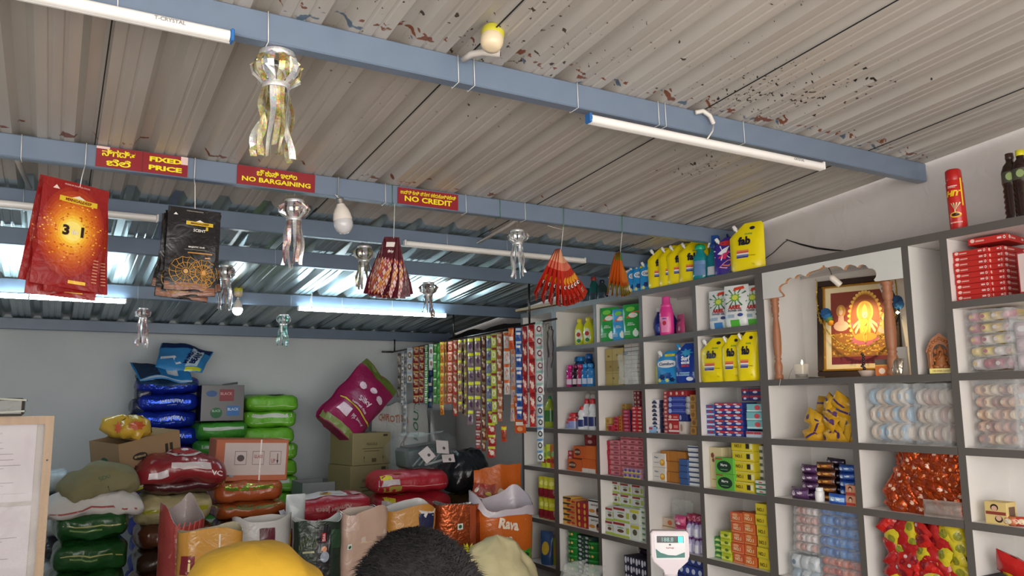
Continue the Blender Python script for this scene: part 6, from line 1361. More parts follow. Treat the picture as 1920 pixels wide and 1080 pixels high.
def snack(m, F, w, h):
    m.rect(F, -.5*w, -.26*h, .5*w, -.02*h, C('#dfa07c', 'film'), e=.0012, n=6); m.rect(F, -.5*w, -.40*h, .5*w, -.24*h, C('#d4705a', 'film'), e=.0010, n=6)
    m.ell(F, -.05*w, -.585*h, .24*w, .07*h, C('#e69a2c', 'film'), e=.002); m.ell(F, 0, -.70*h, .32*w, .06*h, C('#8c1c18', 'film'), e=.002)
    for s_ in (-1, 1): m.ell(F, s_*.16*w, -.69*h, .12*w, .035*h, C('#eee6dc', 'film'), e=.003); m.ell(F, s_*.13*w, -.69*h, .05*w, .02*h, C('#221814', 'film'), e=.004)
    m.ell(F, .02*w, -.76*h, .08*w, .02*h, C('#2c1210', 'film'), e=.003)
    for k in range(3): m.rect(F, -.2*w, (-.84-.03*k)*h, .22*w, (-.825-.03*k)*h, C('#e0a094', 'film'), n=3, e=.003)
    m.ell(F, .30*w, -.90*h, .15*w, .05*h, C('#e08a2c', 'film'), e=.002)
p = fan(1052, 466, 3.36, 9, .105, .30, snack, '#b82c20', 'red snack packet with a googly-eyed blob in the hanging fan', 'red snack fan packets', -27, 38, (54, 36), .24)
cord([(p.x-.004, 3.325, bz('B')+.0), (p.x, 3.36, p.z-.006)], '#e0dfd8', 'white string above the red snack fan'); cord([(p.x-.004, 3.322, bz('B')+.086), (p.x-.004, 3.322, bz('B')), (p.x-.006, 3.335, bz('B')-.03)], '#3f8a4a', 'green cord over the sign beam above the red snack fan')
cord([(p.x-.004, 3.33, bz('B')-.03), (p.x-.06, 3.335, bz('B')-.022), (p.x-.10, 3.33, bz('B')-.018)], '#e0dfd8', 'loose white string end beside the red snack fan', .001)
def org(m, F, w, h):
    m.rect(F, -.5*w, -.20*h, .5*w, 0, C('#3f7a24', 'film'), e=.001, n=6); m.rect(F, -.5*w, -.99*h, .5*w, -.78*h, C('#7a8a34', 'film'), e=.001, n=6); m.ell(F, 0, -.88*h, .3*w, .08*h, C('#e0d8c0', 'film'), e=.002); m.rect(F, -.3*w, -.7*h, .3*w, -.3*h, C('#c96a1c', 'film'), e=.001)
p = fan(1163, 472, 3.36, 8, .075, .245, org, '#b8551c', 'orange and green packet in the small hanging fan before the shelves', 'orange green fan packets', -15, 24, (56, 44), .24)
cord([(p.x-.01, 3.325, bz('B')), (p.x, 3.36, p.z-.004)], '#e0dfd8', 'white string above the orange and green fan'); cord([(p.x-.01, 3.322, bz('B')+.086), (p.x-.01, 3.322, bz('B')), (p.x-.012, 3.33, bz('B')-.012)], '#3f8a4a', 'green cord over the sign beam above the orange and green fan')

# ================================================================== the rod of sachet strips
RX = 2.80; r_z0 = EYE+.505
ir = C('#4a4644', 'metal')
rod = empty('display_rod', (RX, 5.8, 2.2)); tag(rod, 'dark steel rod hung from the roof beams, carrying the sachet strips', 'rod')
def rodz(y): return EYE+.525-(y-4.35)*.017
m = MB().tube([(RX-RX, 4.28-5.8, rodz(4.28)-2.2), (0, 7.15-5.8, rodz(7.15)-2.2)], .007, ir, 8); m.build('bar', rod)
for k, y in (('B3', 4.62), ('B4', 5.82), ('A', 7.12)):
    MB().tube([(0, y-5.8, rodz(y)-2.2), (0, y-5.8, (bz(k))-2.2+.005)], .0075, ir, 8).build('hanger', rod)
MB().tube([(0, 7.15-5.8, rodz(7.15)-2.2), (-.12, 7.14-5.8, rodz(7.15)-2.2-.002)], .008, ir, 8).build('foot', rod)
def strip(px0, px1, pyt, pyb, sh, cols, motif, label, group=None, x=RX, rz=-48, seed=0):
    """one hanging strip of sachets; each sachet a part"""
    pxc = (px0+px1)/2; t = atx(pxc, pyt, x); b = atx(pxc, pyb, x)
    dist = (t-Vector((0, 0, EYE))).dot(FW); w = (px1-px0)/F_PX*dist*1.04; H_ = t.z-b.z; n = max(1, round(H_/sh)); s = H_/n
    n = min(n, 24)
    r = empty('sachet_strip', t, (0, 0, math.radians(rz))); tag(r, label, 'sachet strip', group)
    body, band, c2 = cols; rnd = random.Random(seed+int(px0))
    def F(x_, z, e):
        u = max(-1, min(1, 2*x_/w)); v = min(1, max(0, (z+s)/s)); return (x_, -.010*(max(0, 1-abs(u)**3)**.6)*(max(0, math.sin(PI*v))**.6)-e-.001, z)
    m = MB(); B_ = C(body, 'film')
    m.grid(lambda u, v: F((u-.5)*w, -s*(1-v), 0), 6, 8, B_); m.grid(lambda u, v: (lambda q: (q[0], -q[1], q[2]))(F((u-.5)*w, -s*(1-v), 0)), 4, 6, B_, flip=True)
    m.rect(F, -.48*w, -.26*s, .48*w, -.06*s, C(band, 'film'), n=4, e=.001)
    if motif == 'round': m.ell(F, .05*w, -.62*s, .34*w, .26*s, C(c2, 'film'), n=16, e=.0014); m.ell(F, .05*w, -.62*s, .18*w, .14*s, C(body, 'film'), n=12, e=.0022)
    elif motif == 'blob': m.ell(F, .1*w, -.6*s, .32*w, .24*s, C(c2, 'film'), star=.25, n=14, e=.0014); m.ell(F, -.2*w, -.4*s, .14*w, .1*s, C('#e6dccb', 'film'), e=.0018)
    elif motif == 'text': m.rect(F, -.34*w, -.58*s, .34*w, -.40*s, C('#e6e0da', 'film'), n=3, e=.0012); m.ell(F, 0, -.78*s, .26*w, .13*s, C(c2, 'film'), e=.0014)
    elif motif == 'leaf': m.poly(F, [(-.1*w, -.9*s), (.30*w, -.55*s), (.1*w, -.35*s), (-.2*w, -.6*s)], C(c2, 'film'), e=.0014)
    pr = None
    for i in range(n):
        o = m.build('sachet', r) if pr is None else pr.copy()
        if pr is None: pr = o
        else: COL.objects.link(o); o.parent = r
        o.location = (rnd.uniform(-.0015, .0015), .004*math.sin(i*.8+seed), -s*i); o.rotation_euler = (rnd.uniform(-.12, .12), 0, rnd.uniform(-.12, .12))
    return r
S = [
 (746, 752, 662, 745, .10, ('#8a8076', '#5c4c44', '#b8a898'), 'blob', 'narrow grey-brown sachet strip at the far left of the rod', 0),
 (753, 758, 660, 760, .06, ('#c9cdd2', '#9aa2aa', '#7a6a5c'), 'text', 'thin silver sachet strip next to the far left end of the rod', 0),
 (757, 764, 657, 812, .10, ('#b4bcc4', '#8a949c', '#a8a08c'), 'text', 'long pale grey sachet strip reaching down to the white sack', .04),
 (763, 774, 652, 718, .095, ('#d4d9de', '#b9c4cf', '#8a6a3c'), 'round', 'white coffee sachet strip at the left of the rod', 0),
 (775, 786, 650, 756, .075, ('#8c2a2a', '#c9a25c', '#b89a70'), 'blob', 'maroon and gold sachet strip, left one of two', 0),
 (787, 795, 649, 755, .075, ('#8c2228', '#c9a25c', '#b08a60'), 'blob', 'maroon and gold sachet strip, right one of two', .01),
 (797, 803, 647, 757, .055, ('#4f9a4a', '#d6e2c8', '#e0e8d8'), 'text', 'thin green sachet strip at the left of the green group', 0),
 (804, 812, 645, 690, .10, ('#d0d6d2', '#8aa8a0', '#7c5a4a'), 'blob', 'short white sachet strip on top of the green group', -.03),
 (803, 812, 648, 765, .12, ('#1f3554', '#2c4a70', '#3a5a80'), 'text', 'dark navy sachet strip hanging between the green ones', .05),
 (813, 819, 645, 757, .075, ('#3c8a3c', '#c6d8b0', '#8ab86a'), 'leaf', 'green leafy sachet strip, left one', 0),
 (820, 826, 644, 757, .075, ('#44a03a', '#2a7a30', '#a8d080'), 'leaf', 'bright green sachet strip, right one', .01),
 (825, 833, 641, 778, .09, ('#d58a34', '#c9b83c', '#a85a2c'), 'round', 'long orange and yellow sachet strip, front one', 0),
 (834, 838, 641, 758, .09, ('#c87a2c', '#cf9a3c', '#a0522c'), 'round', 'narrow amber sachet strip behind the long orange one', .02),
 (839, 849, 640, 757, .08, ('#c4503a', '#d8a08c', '#e0b89a'), 'round', 'orange-red sachet strip with round pictures', 0),
 (850, 858, 638, 780, .085, ('#b8483a', '#8a5c3c', '#d0b8a0'), 'blob', 'long red and cream sachet strip at the left of the brown group', 0),
 (859, 866, 637, 772, .085, ('#b09a7c', '#d8d23c', '#7a3a28'), 'blob', 'brown sachet strip with yellow bands, left one', 0),
 (867, 870, 637, 776, .085, ('#2c1a14', '#4a3424', '#5a3a2c'), 'blob', 'dark edge-on sachet strip between brown ones', .02),
 (870, 875, 636, 779, .085, ('#a8906c', '#cfc84a', '#6a3a28'), 'blob', 'brown sachet strip with yellow bands, right one', .0),
 (877, 888, 634, 796, .108, ('#8a7a80', '#e2e22c', '#5a3a5c'), 'blob', 'wide mauve sachet strip with bright yellow bands, left one', 0),
 (890, 901, 632, 769, .108, ('#8c7678', '#dfe030', '#5c3c58'), 'blob', 'wide mauve sachet strip with bright yellow bands, right one', 0),
 (903, 910, 629, 846, .09, ('#6a3a30', '#8a7a4c', '#c0a080'), 'blob', 'long dark brown sachet strip right of the yellow-banded pair', .01),
 (912, 922, 628, 770, .10, ('#7a86a0', '#c9d84a', '#5a4a80'), 'blob', 'violet and lime sachet strip', 0),
 (921, 931, 627, 795, .09, ('#b6c44a', '#8a3a34', '#e0e0c0'), 'round', 'lime green sachet strip with round pictures', -.01),
 (932, 941, 625, 790, .085, ('#a8624a', '#c9a88c', '#d8c4a8'), 'blob', 'rusty brown sachet strip', .0),
 (937, 943, 622, 770, .085, ('#5a3424', '#7a4a34', '#8a6a50'), 'text', 'dark brown twisted sachet strip', .03),
 (944, 956, 622, 740, .115, ('#c9c4c0', '#c8602c', '#c85a24'), 'leaf', 'wide white and orange sachet strip', -.01),
 (957, 966, 655, 790, .115, ('#c4a898', '#c87a4c', '#5a5a9a'), 'leaf', 'white and peach sachet strip', .0),
 (953, 963, 615, 655, .10, ('#c8501c', '#d87a3c', '#b0401c'), 'text', 'short orange sachet strip over the white and orange one', -.04),
 (967, 978, 614, 786, .085, ('#2f5aa8', '#c6d0dc', '#1f3f80'), 'text', 'blue and silver sachet strip', -.01),
 (979, 988, 612, 795, .105, ('#a8262c', '#8a1c24', '#d8b0a0'), 'blob', 'crimson sachet strip, left one', 0),
 (991, 1002, 609, 800, .105, ('#b42c2c', '#8c1e24', '#dcc0b0'), 'blob', 'crimson sachet strip, right one', 0),
 (963, 984, 742, 812, .11, ('#c8541f', '#d87a3c', '#e0a070'), 'text', 'wide orange sachet pair at the bottom of the strips', .02),
 (892, 902, 770, 842, .07, ('#a84048', '#d8c0b0', '#c87a6a'), 'text', 'rose sachet strip in the lower tier', .05),
 (903, 914, 800, 826, .09, ('#c87034', '#b0502c', '#e0b070'), 'round', 'orange sachet at the end of the brown strip', .06),
 (915, 929, 770, 858, .08, ('#b03030', '#c9d23c', '#e0d0c0'), 'blob', 'bright red sachet strip hanging lowest in the middle', .05),
 (940, 950, 798, 828, .09, ('#b8442a', '#e0d82c', '#7a3a24'), 'round', 'single brown and yellow sachet hanging low', .05),
 (1004, 1018, 603, 740, .08, ('#c9ccce', '#8fb0a4', '#7a3a3c'), 'round', 'silver sachet strip with round maroon pictures at the right end of the rod', 0),
 (1006, 1018, 735, 865, .075, ('#c4cace', '#5a86b0', '#3a3c3c'), 'round', 'silver and blue tail strip hanging longest at the right end of the rod', .01),
]
for i, s_ in enumerate(S):
    strip(s_[0], s_[1], s_[2], s_[3], s_[4], s_[5], s_[6], s_[7], 'sachet strips on the rod', x=RX-.03+s_[8], rz=-46+(i*37 % 13)-6, seed=i)
# looped silver strips
for k, (px, a, b) in enumerate(((1021, 606, 735), (1027, 606, 690), (1032, 612, 690))):
    m = MB(); t = atx(px, a, RX); q = atx(px, b, RX); L_ = t.z-q.z
    pts = [(-.016+.0, 0, -L_*.75), (-.020, 0, -.05), (-.008, 0, -.004), (.004, 0, -.0), (.014, 0, -.03), (.016, 0, -L_*.6), (.004, 0, -L_)]
    def fn(u, v):
        f = v*(len(pts)-1); i = min(int(f), len(pts)-2); f -= i; P0, P1 = Vector(pts[i]), Vector(pts[i+1]); P_ = P0.lerp(P1, f); return (P_.x+.003*math.sin(v*50), (u-.5)*.065, P_.z)
    m.grid(fn, 3, 48, C('#b9bbc0', 'foil')); m.grid(lambda u, v: (lambda p_: (p_[0]-.0015, p_[1], p_[2]))(fn(.25+u*.5, v)), 2, 48, C('#8a4a4c', 'film'), flip=True)
    o = m.build('sachet_strip'); o.location = t; o.rotation_euler = (0, 0, math.radians(-40+k*8)); tag(o, 'silver sachet strip looped over the end of the rod, '+LFT[k], 'sachet strip', 'looped silver strips')
# laths and dark sheet on the wall ledge above the strips
def lath(a, b, w, label, col='#a39480'):
    m = MB(); d = (b-a); M = Matrix.Translation((a+b)/2) @ d.to_track_quat('Y', 'Z').to_matrix().to_4x4(); m.box((0, 0, 0), (w, d.length, .022), C(col, 'wood'), M, .002); return tag(m.build('wooden_lath'), label, 'lath')
zl = EYE+.60
MB_ = MB().box((3.30, 6.35, EYE+.50), (.38, 1.78, .025), C('#3c3836', 'wood')); o = MB_.build('wall_ledge'); tag(o, 'dark wooden ledge on the right wall behind the sachet rod', 'ledge')
lath(Vector((3.14, 5.50, EYE+.545)), Vector((3.14, 7.1, EYE+.545)), .05, 'long pale lath lying along the ledge behind the rod', '#b3a68f')
lath(Vector((3.20, 5.46, EYE+.72)), Vector((3.30, 4.80, EYE+.735)), .05, 'short tan lath lying on the far end of the shelving top', '#a88f6c')
m = MB(); wp = warp(4, .03, 4); m.grid(lambda u, v: wp((3.18+.25*v, 5.5+1.2*u, EYE+.56+.10*v)), 10, 4, C('#2b2826', 'cloth')); m.grid(lambda u, v: wp((3.18+.25*v, 5.5+1.2*u, EYE+.57+.10*v)), 10, 4, C('#2b2826', 'cloth'), flip=True)
tag(m.build('dark_sheet'), 'crumpled dark sheet lying on the ledge behind the laths', 'sheet')
# electric meter / brown box on the wall under the strips
o = carton(.12, .08, .07, '#7c3a28', None, 'wall_box'); p = atx(808, 787, 3.4); o.location = (3.44, p.y, p.z-.03); o.rotation_euler = (0, 0, -PI/2); tag(o, 'small red-brown box on the wall below the green sachet strips', 'box')
# ================================================================== sacks and cartons at the back
def at_y(o, px0, px1, pyb, y, zb=None, rz=0):
    p = aty((px0+px1)/2, pyb, y); o.location = (p.x, y, p.z if zb is None else zb); o.rotation_euler = (0, 0, rz); return o
def wid(px0, px1, py, y): return abs(aty(px1, py, y).x-aty(px0, py, y).x)
def zof(px, py, y): return aty(px, py, y).z
def pile(px0, px1, pyt, y, sh, d, make, label, group, nmax=None, floor=0, jx=.015, cat='sack'):
    """sacks stacked from the floor; top of the pile at picture row pyt"""
    zt = zof((px0+px1)/2, pyt, y); n = max(1, round((zt-floor)/sh)); s = (zt-floor)/n; w = wid(px0, px1, pyt, y); cx = aty((px0+px1)/2, pyt, y).x
    rnd = random.Random(int(px0)); pr = []
    for i in range(n):
        if len(pr) < 2: o = make(w, d, s*1.03, i); pr.append(o)
        else: o = dup(pr[i % 2])
        o.location = (cx+rnd.uniform(-jx, jx), y+d/2+rnd.uniform(-.01, .01), floor+s*(n-1-i)); o.rotation_euler = (0, 0, rnd.uniform(-.05, .05))
        tag(o, label+', '+(ORD[i] if i < len(ORD) else 'lowest')+' of the pile', cat, group)
    return s, zt
def vaish(w, d, h, i):
    def fr(m, F, W_, H_):
        m.rect(F, -.40*w, -.22*h, .44*w, .30*h, C('#2f52d0', 'foil'), n=10, m=3, e=.002)
        m.text(F, 'Vaishnavi', .06*w, .05*h, .24*h, C('#d6e0f2', 'plas'), maxw=.42*w, e=.005, rot=PI, bold=.02); m.text(F, 'PREMIUM QUALITY', .05*w, -.16*h, .05*h, C('#aab8e0', 'plas'), maxw=.26*w, e=.005, rot=PI)
    o = sack(w, d, h, C('#1a2c9c', 'film'), fr, None, 'flour_sack', seed=i, amp=.008, n=2.6, pinch=.3); return o
pile(262, 381, 706, 6.85, .137, .38, vaish, 'shiny blue sack in the tall pile against the back wall', 'blue sacks', jx=.02)
for i in range(3):   # dark film ends poking out at the left
    p = aty((272, 262, 258)[i], (738, 763, 790)[i], 6.83); o = sack(.12, .2, .12, C('#2c3550', 'film'), None, None, 'loose_wrap', seed=i+30, n=2.2, amp=.012); o.location = (p.x, 7.0, p.z-.06); tag(o, 'dark loose plastic wrap end at the left of the blue pile, '+ORD[i], 'wrap', 'dark wrap ends')
def green(w, d, h, i):
    def fr(m, F, W_, H_):
        if i: m.rect(F, -.42*w, .12*h, .46*w, .34*h, C('#d6dcd0', 'plas'), n=10, m=2, e=.002)
        m.rect(F, -.44*w, -.20*h, .46*w, -.17*h, C('#d9e4c8', 'plas'), n=10, m=1, e=.002)
    def tp(m, Tp, W_, D_):
        if not i: m.poly(Tp, [(-.15*w, -.30*d), (.30*w, -.30*d), (.25*w, .02*d), (.08*w, .05*d)], C('#2f4f9c', 'plas'), e=.004); m.text(Tp, 'An ISO Company Sri Sai', .08*w, -.2*d, .05*d, C('#dfe4ee'), maxw=.32*w, e=.006)
        if not i: m.rect(Tp, -.4*w, .1*d, .3*w, .3*d, C('#4f7a2c', 'plas'), e=.003)
    return sack(w, d, h, C('#74c034', 'sack'), fr, tp, 'seed_sack', seed=i+3, amp=.008, n=3.6, pinch=.35)
pile(462, 565, 741, 6.85, .137, .38, green, 'bright green sack in the tall pile at the back wall', 'bright green sacks', jx=.02)
def green2(w, d, h, i):
    def fr(m, F, W_, H_): m.rect(F, -.40*w, .05*h, .40*w, .22*h, C('#d0d8cc', 'plas'), n=10, m=2, e=.002)
    def tp(m, Tp, W_, D_): m.ell(Tp, .1*w, -.1*d, .28*w, .18*d, C('#a8b89a', 'plas'), e=.003); m.ell(Tp, .1*w, -.1*d, .16*w, .1*d, C('#6a8a5a', 'plas'), e=.004)
    return sack(w, d, h, C('#479a34', 'sack'), fr, tp, 'seed_sack', seed=i+13, amp=.008, n=3.4, pinch=.35)
pile(374, 470, 792, 6.70, .14, .40, green2, 'darker green sack in the pile under the black carton', 'darker green sacks', jx=.015)
# black film-wrapped carton
zb = zof(418, 790, 6.70)+.004; w = wid(379, 459, 740, 6.72); h = zof(418, 722, 6.72)-zb
def bc(m, F, S, Tp, w, h, d):
    m.ell(F, -.26*w, .26*h, .13*w, .09*h, C('#3f5f94')); m.rect(F, -.08*w, .05*h, .26*w, .38*h, C('#8c3a40'), n=1); m.text(F, 'BLACK', .08*w, .26*h, .08*h, C('#d9a0a0'), maxw=.28*w, e=.002); m.ell(F, -.14*w, -.28*h, .14*w, .15*h, C('#2c6a40')); m.text(F, 'BLACK', -.14*w, -.22*h, .07*h, C('#b0d0b8'), maxw=.2*w, e=.002)
    m.rect(F, .10*w, -.36*h, .40*w, -.08*h, C('#3a72b4'), n=1); m.text(F, 'BLACK', .25*w, -.18*h, .08*h, C('#cfe0f0'), maxw=.26*w, e=.002)
    m.poly(Tp, [(0, -.2*d), (.3*w, -.3*d), (.34*w, 0), (.1*w, .1*d)], C('#1a1a1e'))
o = carton(w, .32, h, C('#202024', 'plas'), bc, 'soap_carton'); o.location = (aty(419, 760, 6.72).x, 6.72+.17, zb); o.rotation_euler = (0, 0, -.03); tag(o, 'black film-wrapped carton with red, green and blue labels between the sack piles', 'carton')
MB().add([(-.03, 0, 0), (.09, -.02, .008), (.10, .05, .030), (-.02, .06, .012)], [(0, 1, 2, 3)], C('#1c1c20', 'film')).build('torn_flap', o).location = (.03, -.08, h)
# blue folded bags lying on the blue pile
def blanket(pts, thick, mat, label, name, dec=None, seed=0, amp=.012, cat='bag', at=None, y=6.9):
    """crumpled flat bag: quad given in the plane of its face"""
    wp = warp(seed, amp, 7); a, b, c, d_ = [Vector(p) for p in pts]; nrm = (b-a).cross(d_-a).normalized()
    def S_(u, v, e=0):
        p = (a*(1-u)+b*u)*(1-v)+(d_*(1-u)+c*u)*v; k = thick*((max(0, 1-abs(2*u-1)**4))*(max(0, 1-abs(2*v-1)**4)))**.5
        return wp(p+nrm*(k+e)+nrm*.012*math.sin(u*7+v*3+seed))
    m = MB(); m.grid(lambda u, v: S_(u, v), 22, 18, mat); m.grid(lambda u, v: wp((a*(1-u)+b*u)*(1-v)+(d_*(1-u)+c*u)*v-nrm*thick*.5*((max(0, 1-abs(2*u-1)**4))*(max(0, 1-abs(2*v-1)**4)))**.5+nrm*.012*math.sin(u*7+v*3+seed)), 14, 12, mat, flip=True)
    F = lambda x, z, e: S_(x, z, e)
    if dec: dec(m, F)
    return tag(m.build(name), label, cat)
P6 = lambda px, py, y: aty(px, py, y)
o = blanket([P6(291, 690, 6.78), P6(377, 700, 6.80), P6(402, 660, 6.98), P6(305, 640, 7.05)], .03, C('#3a86c4', 'film'), 'light blue printed bag lying crumpled on top of the blue pile', 'printed_bag',
  lambda m, F: (m.rect(F, .02, .75, .98, .99, C('#1c2c5c', 'film'), n=10, e=.003), m.rect(F, .60, .12, .84, .80, C('#c4d8e6', 'film'), n=5, e=.003), m.text(F, 'MUMBAI', .60, .42, .10, C('#1f2c5c', 'film'), e=.010, rot=1.45, bold=.04), m.text(F, 'BEANS', .74, .42, .13, C('#1f2c5c', 'film'), e=.010, rot=1.45, bold=.05),
                m.poly(F, [(.05, .35), (.3, .45), (.5, .2), (.4, .15), (.28, .35), (.05, .25)], C('#e0e6ec', 'film'), e=.004), m.rect(F, .62, .01, .95, .10, C('#c9cf2c', 'film'), n=4, e=.004)), seed=2)
blanket([P6(262, 712, 6.70), P6(362, 716, 6.72), P6(352, 690, 6.86), P6(243, 681, 6.90)], .022, C('#2a78b8', 'film'), 'second folded blue bag below the light blue printed bag', 'folded_bag', lambda m, F: (m.rect(F, .55, .3, .75, .7, C('#c4ccd4', 'film'), e=.004), m.rect(F, .0, .02, .98, .08, C('#9ab0c4', 'film'), n=10, e=.003), m.rect(F, .02, .1, .4, .9, C('#24344f', 'film'), n=6, e=.003)), seed=5)
blanket([P6(258, 722, 6.70), P6(370, 722, 6.72), P6(360, 706, 6.86), P6(252, 700, 6.88)], .02, C('#26405f', 'film'), 'lowest dark blue folded bag between the other bags and the blue pile', 'folded_bag', seed=7)

# dark green wrapped sacks, foreground left
def dg(w, d, h, i):
    return sack(w, d, h, C('#1c4a20', 'film'), lambda m, F, W_, H_: (m.rect(F, -.4*w, .02*h, .42*w, .06*h, C('#a8a86a', 'film'), n=10, m=1, e=.002), m.rect(F, -.3*w, -.1*h, .1*w, -.05*h, C('#6a8a4a', 'film'), n=6, m=1, e=.002)), None, 'wrapped_sack', seed=i+40, amp=.012, n=2.6, pinch=.3)
pile(108, 252, 960, 4.95, .155, .42, dg, 'dark green wrapped sack in the front pile at the left', 'dark green sacks', jx=.02)
zt = zof(180, 960, 4.95)
o = sack(.53, .36, .15, C('#c9c5c2', 'cloth'), lambda m, F, W_, H_: m.rect(F, -.24, -.03, .24, -.022, C('#a04a4a'), n=10, m=1, e=.003), None, 'cloth_sack', seed=51, amp=.022, fr=7, n=2.4, pinch=.5, sag=.04); o.location = (aty(178, 940, 4.95).x, 5.13, zt-.03); tag(o, 'crumpled white cloth sack on the dark green pile', 'sack')
o = sack(.39, .30, .15, C('#7d7656', 'cloth'), lambda m, F, W_, H_: (m.text(F, 'SOU', .0, .03, .022, C('#4f6a4a', 'cloth'), e=.004), m.poly(F, [(.02, -.05), (.2, 0), (.16, .04), (0, -.02)], C('#5a4a34', 'cloth'), e=.004)), None, 'jute_sack', seed=52, amp=.024, fr=6, n=2.3, pinch=.55, sag=.05); o.location = (aty(192, 925, 4.95).x, 5.10, zt+.085); o.rotation_euler = (.05, -.20, .1); tag(o, 'olive jute sack thrown over the white cloth sack', 'sack')
# grey-white bundles behind the notice board
def gb(w, d, h, i): return sack(w, d, h, C(('#b9c3c9', '#3a3c44')[i % 2], 'film'), None, None, 'film_bundle', seed=i+60, amp=.01, n=2.6)
pile(88, 128, 885, 5.6, .13, .36, gb, 'bundle in the grey and white pile right behind the notice board', 'grey and white bundles')
# middle heap: red film sack, maroon, beige pillow, brown
def brn(w, d, h, i): return sack(w, d, h, C(('#5a3420', '#3c2a20')[i % 2], 'film'), None, None, 'brown_sack', seed=i+70, amp=.012, n=2.6)
s_, zt = pile(262, 410, 985, 5.2, .15, .42, brn, 'dark brown wrapped sack under the beige one', 'dark brown sacks')
w = wid(258, 405, 960, 5.15)
o = sack(w*1.0, .36, .17, C('#bdb285', 'sack'), lambda m, F, W_, H_: m.rect(F, -.49*w, -.012, .49*w, .012, C('#a8a62a', 'film'), n=12, m=2, e=.003), None, 'grain_sack', seed=75, amp=.012, n=2.4, hem='#b4b12e'); o.location = (aty(330, 960, 5.2).x, 5.4, zt+.002); tag(o, 'beige sack with a yellow seam below the maroon sack', 'sack')
z1 = zt+.175; w = wid(262, 420, 930, 5.15)
o = sack(w, .40, .10, C('#4a1c22', 'film'), None, None, 'maroon_sack', seed=76, amp=.01, n=2.4); o.location = (aty(345, 930, 5.2).x, 5.4, z1); tag(o, 'flat dark maroon sack under the glossy red one', 'sack')
w = wid(258, 436, 905, 5.1)
def vc(m, F, W_, H_): m.rect(F, -.12*w, .02, .30*w, .055, C('#d6c8c8', 'film'), n=8, e=.003); m.text(F, 'VC', .36*w, .0, .035, C('#e6dede', 'film'), e=.004); m.rect(F, -.34*w, -.02, -.16*w, .012, C('#d6ccd0', 'film'), n=5, e=.003)
def vt(m, Tp, W_, D_): m.ell(Tp, .05*w, -.05, .2*w, .10, C('#d8cccc', 'film'), e=.003, n=20); m.ell(Tp, .05*w, -.04, .16*w, .08, C('#a83238', 'film'), e=.005, n=20); m.ell(Tp, .04*w, -.05, .05*w, .03, C('#e6dede', 'film'), e=.007, star=.4)
o = sack(w, .46, .18, C('#8a2a30', 'film'), vc, vt, 'film_wrapped_sack', seed=77, amp=.018, fr=7, n=2.2, pinch=.6, hem='#9a9aa6', sag=.05); o.location = (aty(345, 900, 5.1).x, 5.36, z1+.075); o.rotation_euler = (.05, .02, -.05); tag(o, 'glossy red and white sack in loose film, below the tilted cardboard box', 'sack')
# flattened packets under the tilted box
for k, c in enumerate(('#3a3630', '#a8a83a', '#c8c4a4', '#2c2a2a', '#b0a83c')):
    a = P6(236+4*k, 922-5*k, 5.3); b = P6(352+4*k, 884-7*k, 5.25); M = Matrix.Translation((a+b)/2+Vector((0, .12, 0))) @ Euler((.15, -math.atan2(b.z-a.z, b.x-a.x), 0)).to_matrix().to_4x4()
    o = MB().box((0, 0, 0), ((b-a).length, .26, .012), C(c, 'film'), None, .004).build('flat_packet'); o.matrix_world = M; tag(o, 'flattened packet in the slanting wad under the cardboard box, %s from below' % ('lowest', 'second', 'third', 'fourth', 'topmost')[k], 'packet', 'flattened packets')
# tilted cardboard box with a yellow bag in it
CB = C('#9a7c56', 'card')
def open_box(w, d, h, col, flaps, art=None, name='cardboard_box', inner='#7c6244'):
    m = MB(); t = .004; c = C(col, 'card')
    for cx, cy, sx_, sy_ in ((0, -d/2, w, t), (0, d/2, w, t), (-w/2, 0, t, d), (w/2, 0, t, d)): m.box((cx, cy, h/2), (sx_+t*(sy_ == t), sy_, h), c)
    m.box((0, 0, t/2), (w, d, t), c)
    Fr = lambda x, z, e: (x, -d/2-t/2-e, h/2+z); Sd = lambda x, z, e: (w/2+t/2+e, x, h/2+z); Tp = lambda x, y, e: (x, y, h+e)
    Sl = lambda x, z, e: (-w/2-t/2-e, -x, h/2+z)
    if art: art(m, Fr, Sd, Sl, w, h, d)
    o = m.build(name)
    for side, ang in flaps:
        f = MB(); 
        if side in 'fb': sg = -1 if side == 'f' else 1; f.box((0, sg*d*.24, 0), (w*.98, d*.48, t), c); q = f.build('flap', o); q.location = (0, sg*d/2, h); q.rotation_euler = (sg*ang, 0, 0)
        else: sg = -1 if side == 'l' else 1; f.box((sg*w*.24, 0, 0), (w*.48, d*.98, t), c); q = f.build('flap', o); q.location = (sg*w/2, 0, h); q.rotation_euler = (0, -sg*ang, 0)
    return o
def ca(m, F, S, Sl, w, h, d):
    k = C('#2c241c', 'card')
    m.rect(F, .24*w, -.04*h, .29*w, .25*h, k, n=1); m.rect(F, .32*w, -.04*h, .37*w, .25*h, k, n=1); m.rect(F, .20*w, -.12*h, .41*w, -.09*h, k, n=1)
    m.ell(F, -.18*w, .10*h, .12*w, .09*h, k, n=20); m.text(F, 'BEVERAGE', -.18*w, .10*h, .05*h, C('#c8b48c'), maxw=.18*w, e=.002); m.poly(F, [(-.30*w, -.18*h), (-.22*w, -.18*h), (-.26*w, -.08*h)], k); m.rect(F, -.2*w, -.16*h, .0, -.11*h, C('#5a4830'), n=1)
    m.ell(Sl, .0, .02*h, .14*d, .12*h, C('#2c5a3a'), n=18); m.text(Sl, 'Farm', .0, .02*h, .07*h, C('#a8c89c'), maxw=.2*d, e=.002)
    m.rect(F, .0*w, -.48*h, .12*w, -.34*h, C('#5c4a34'), n=1)
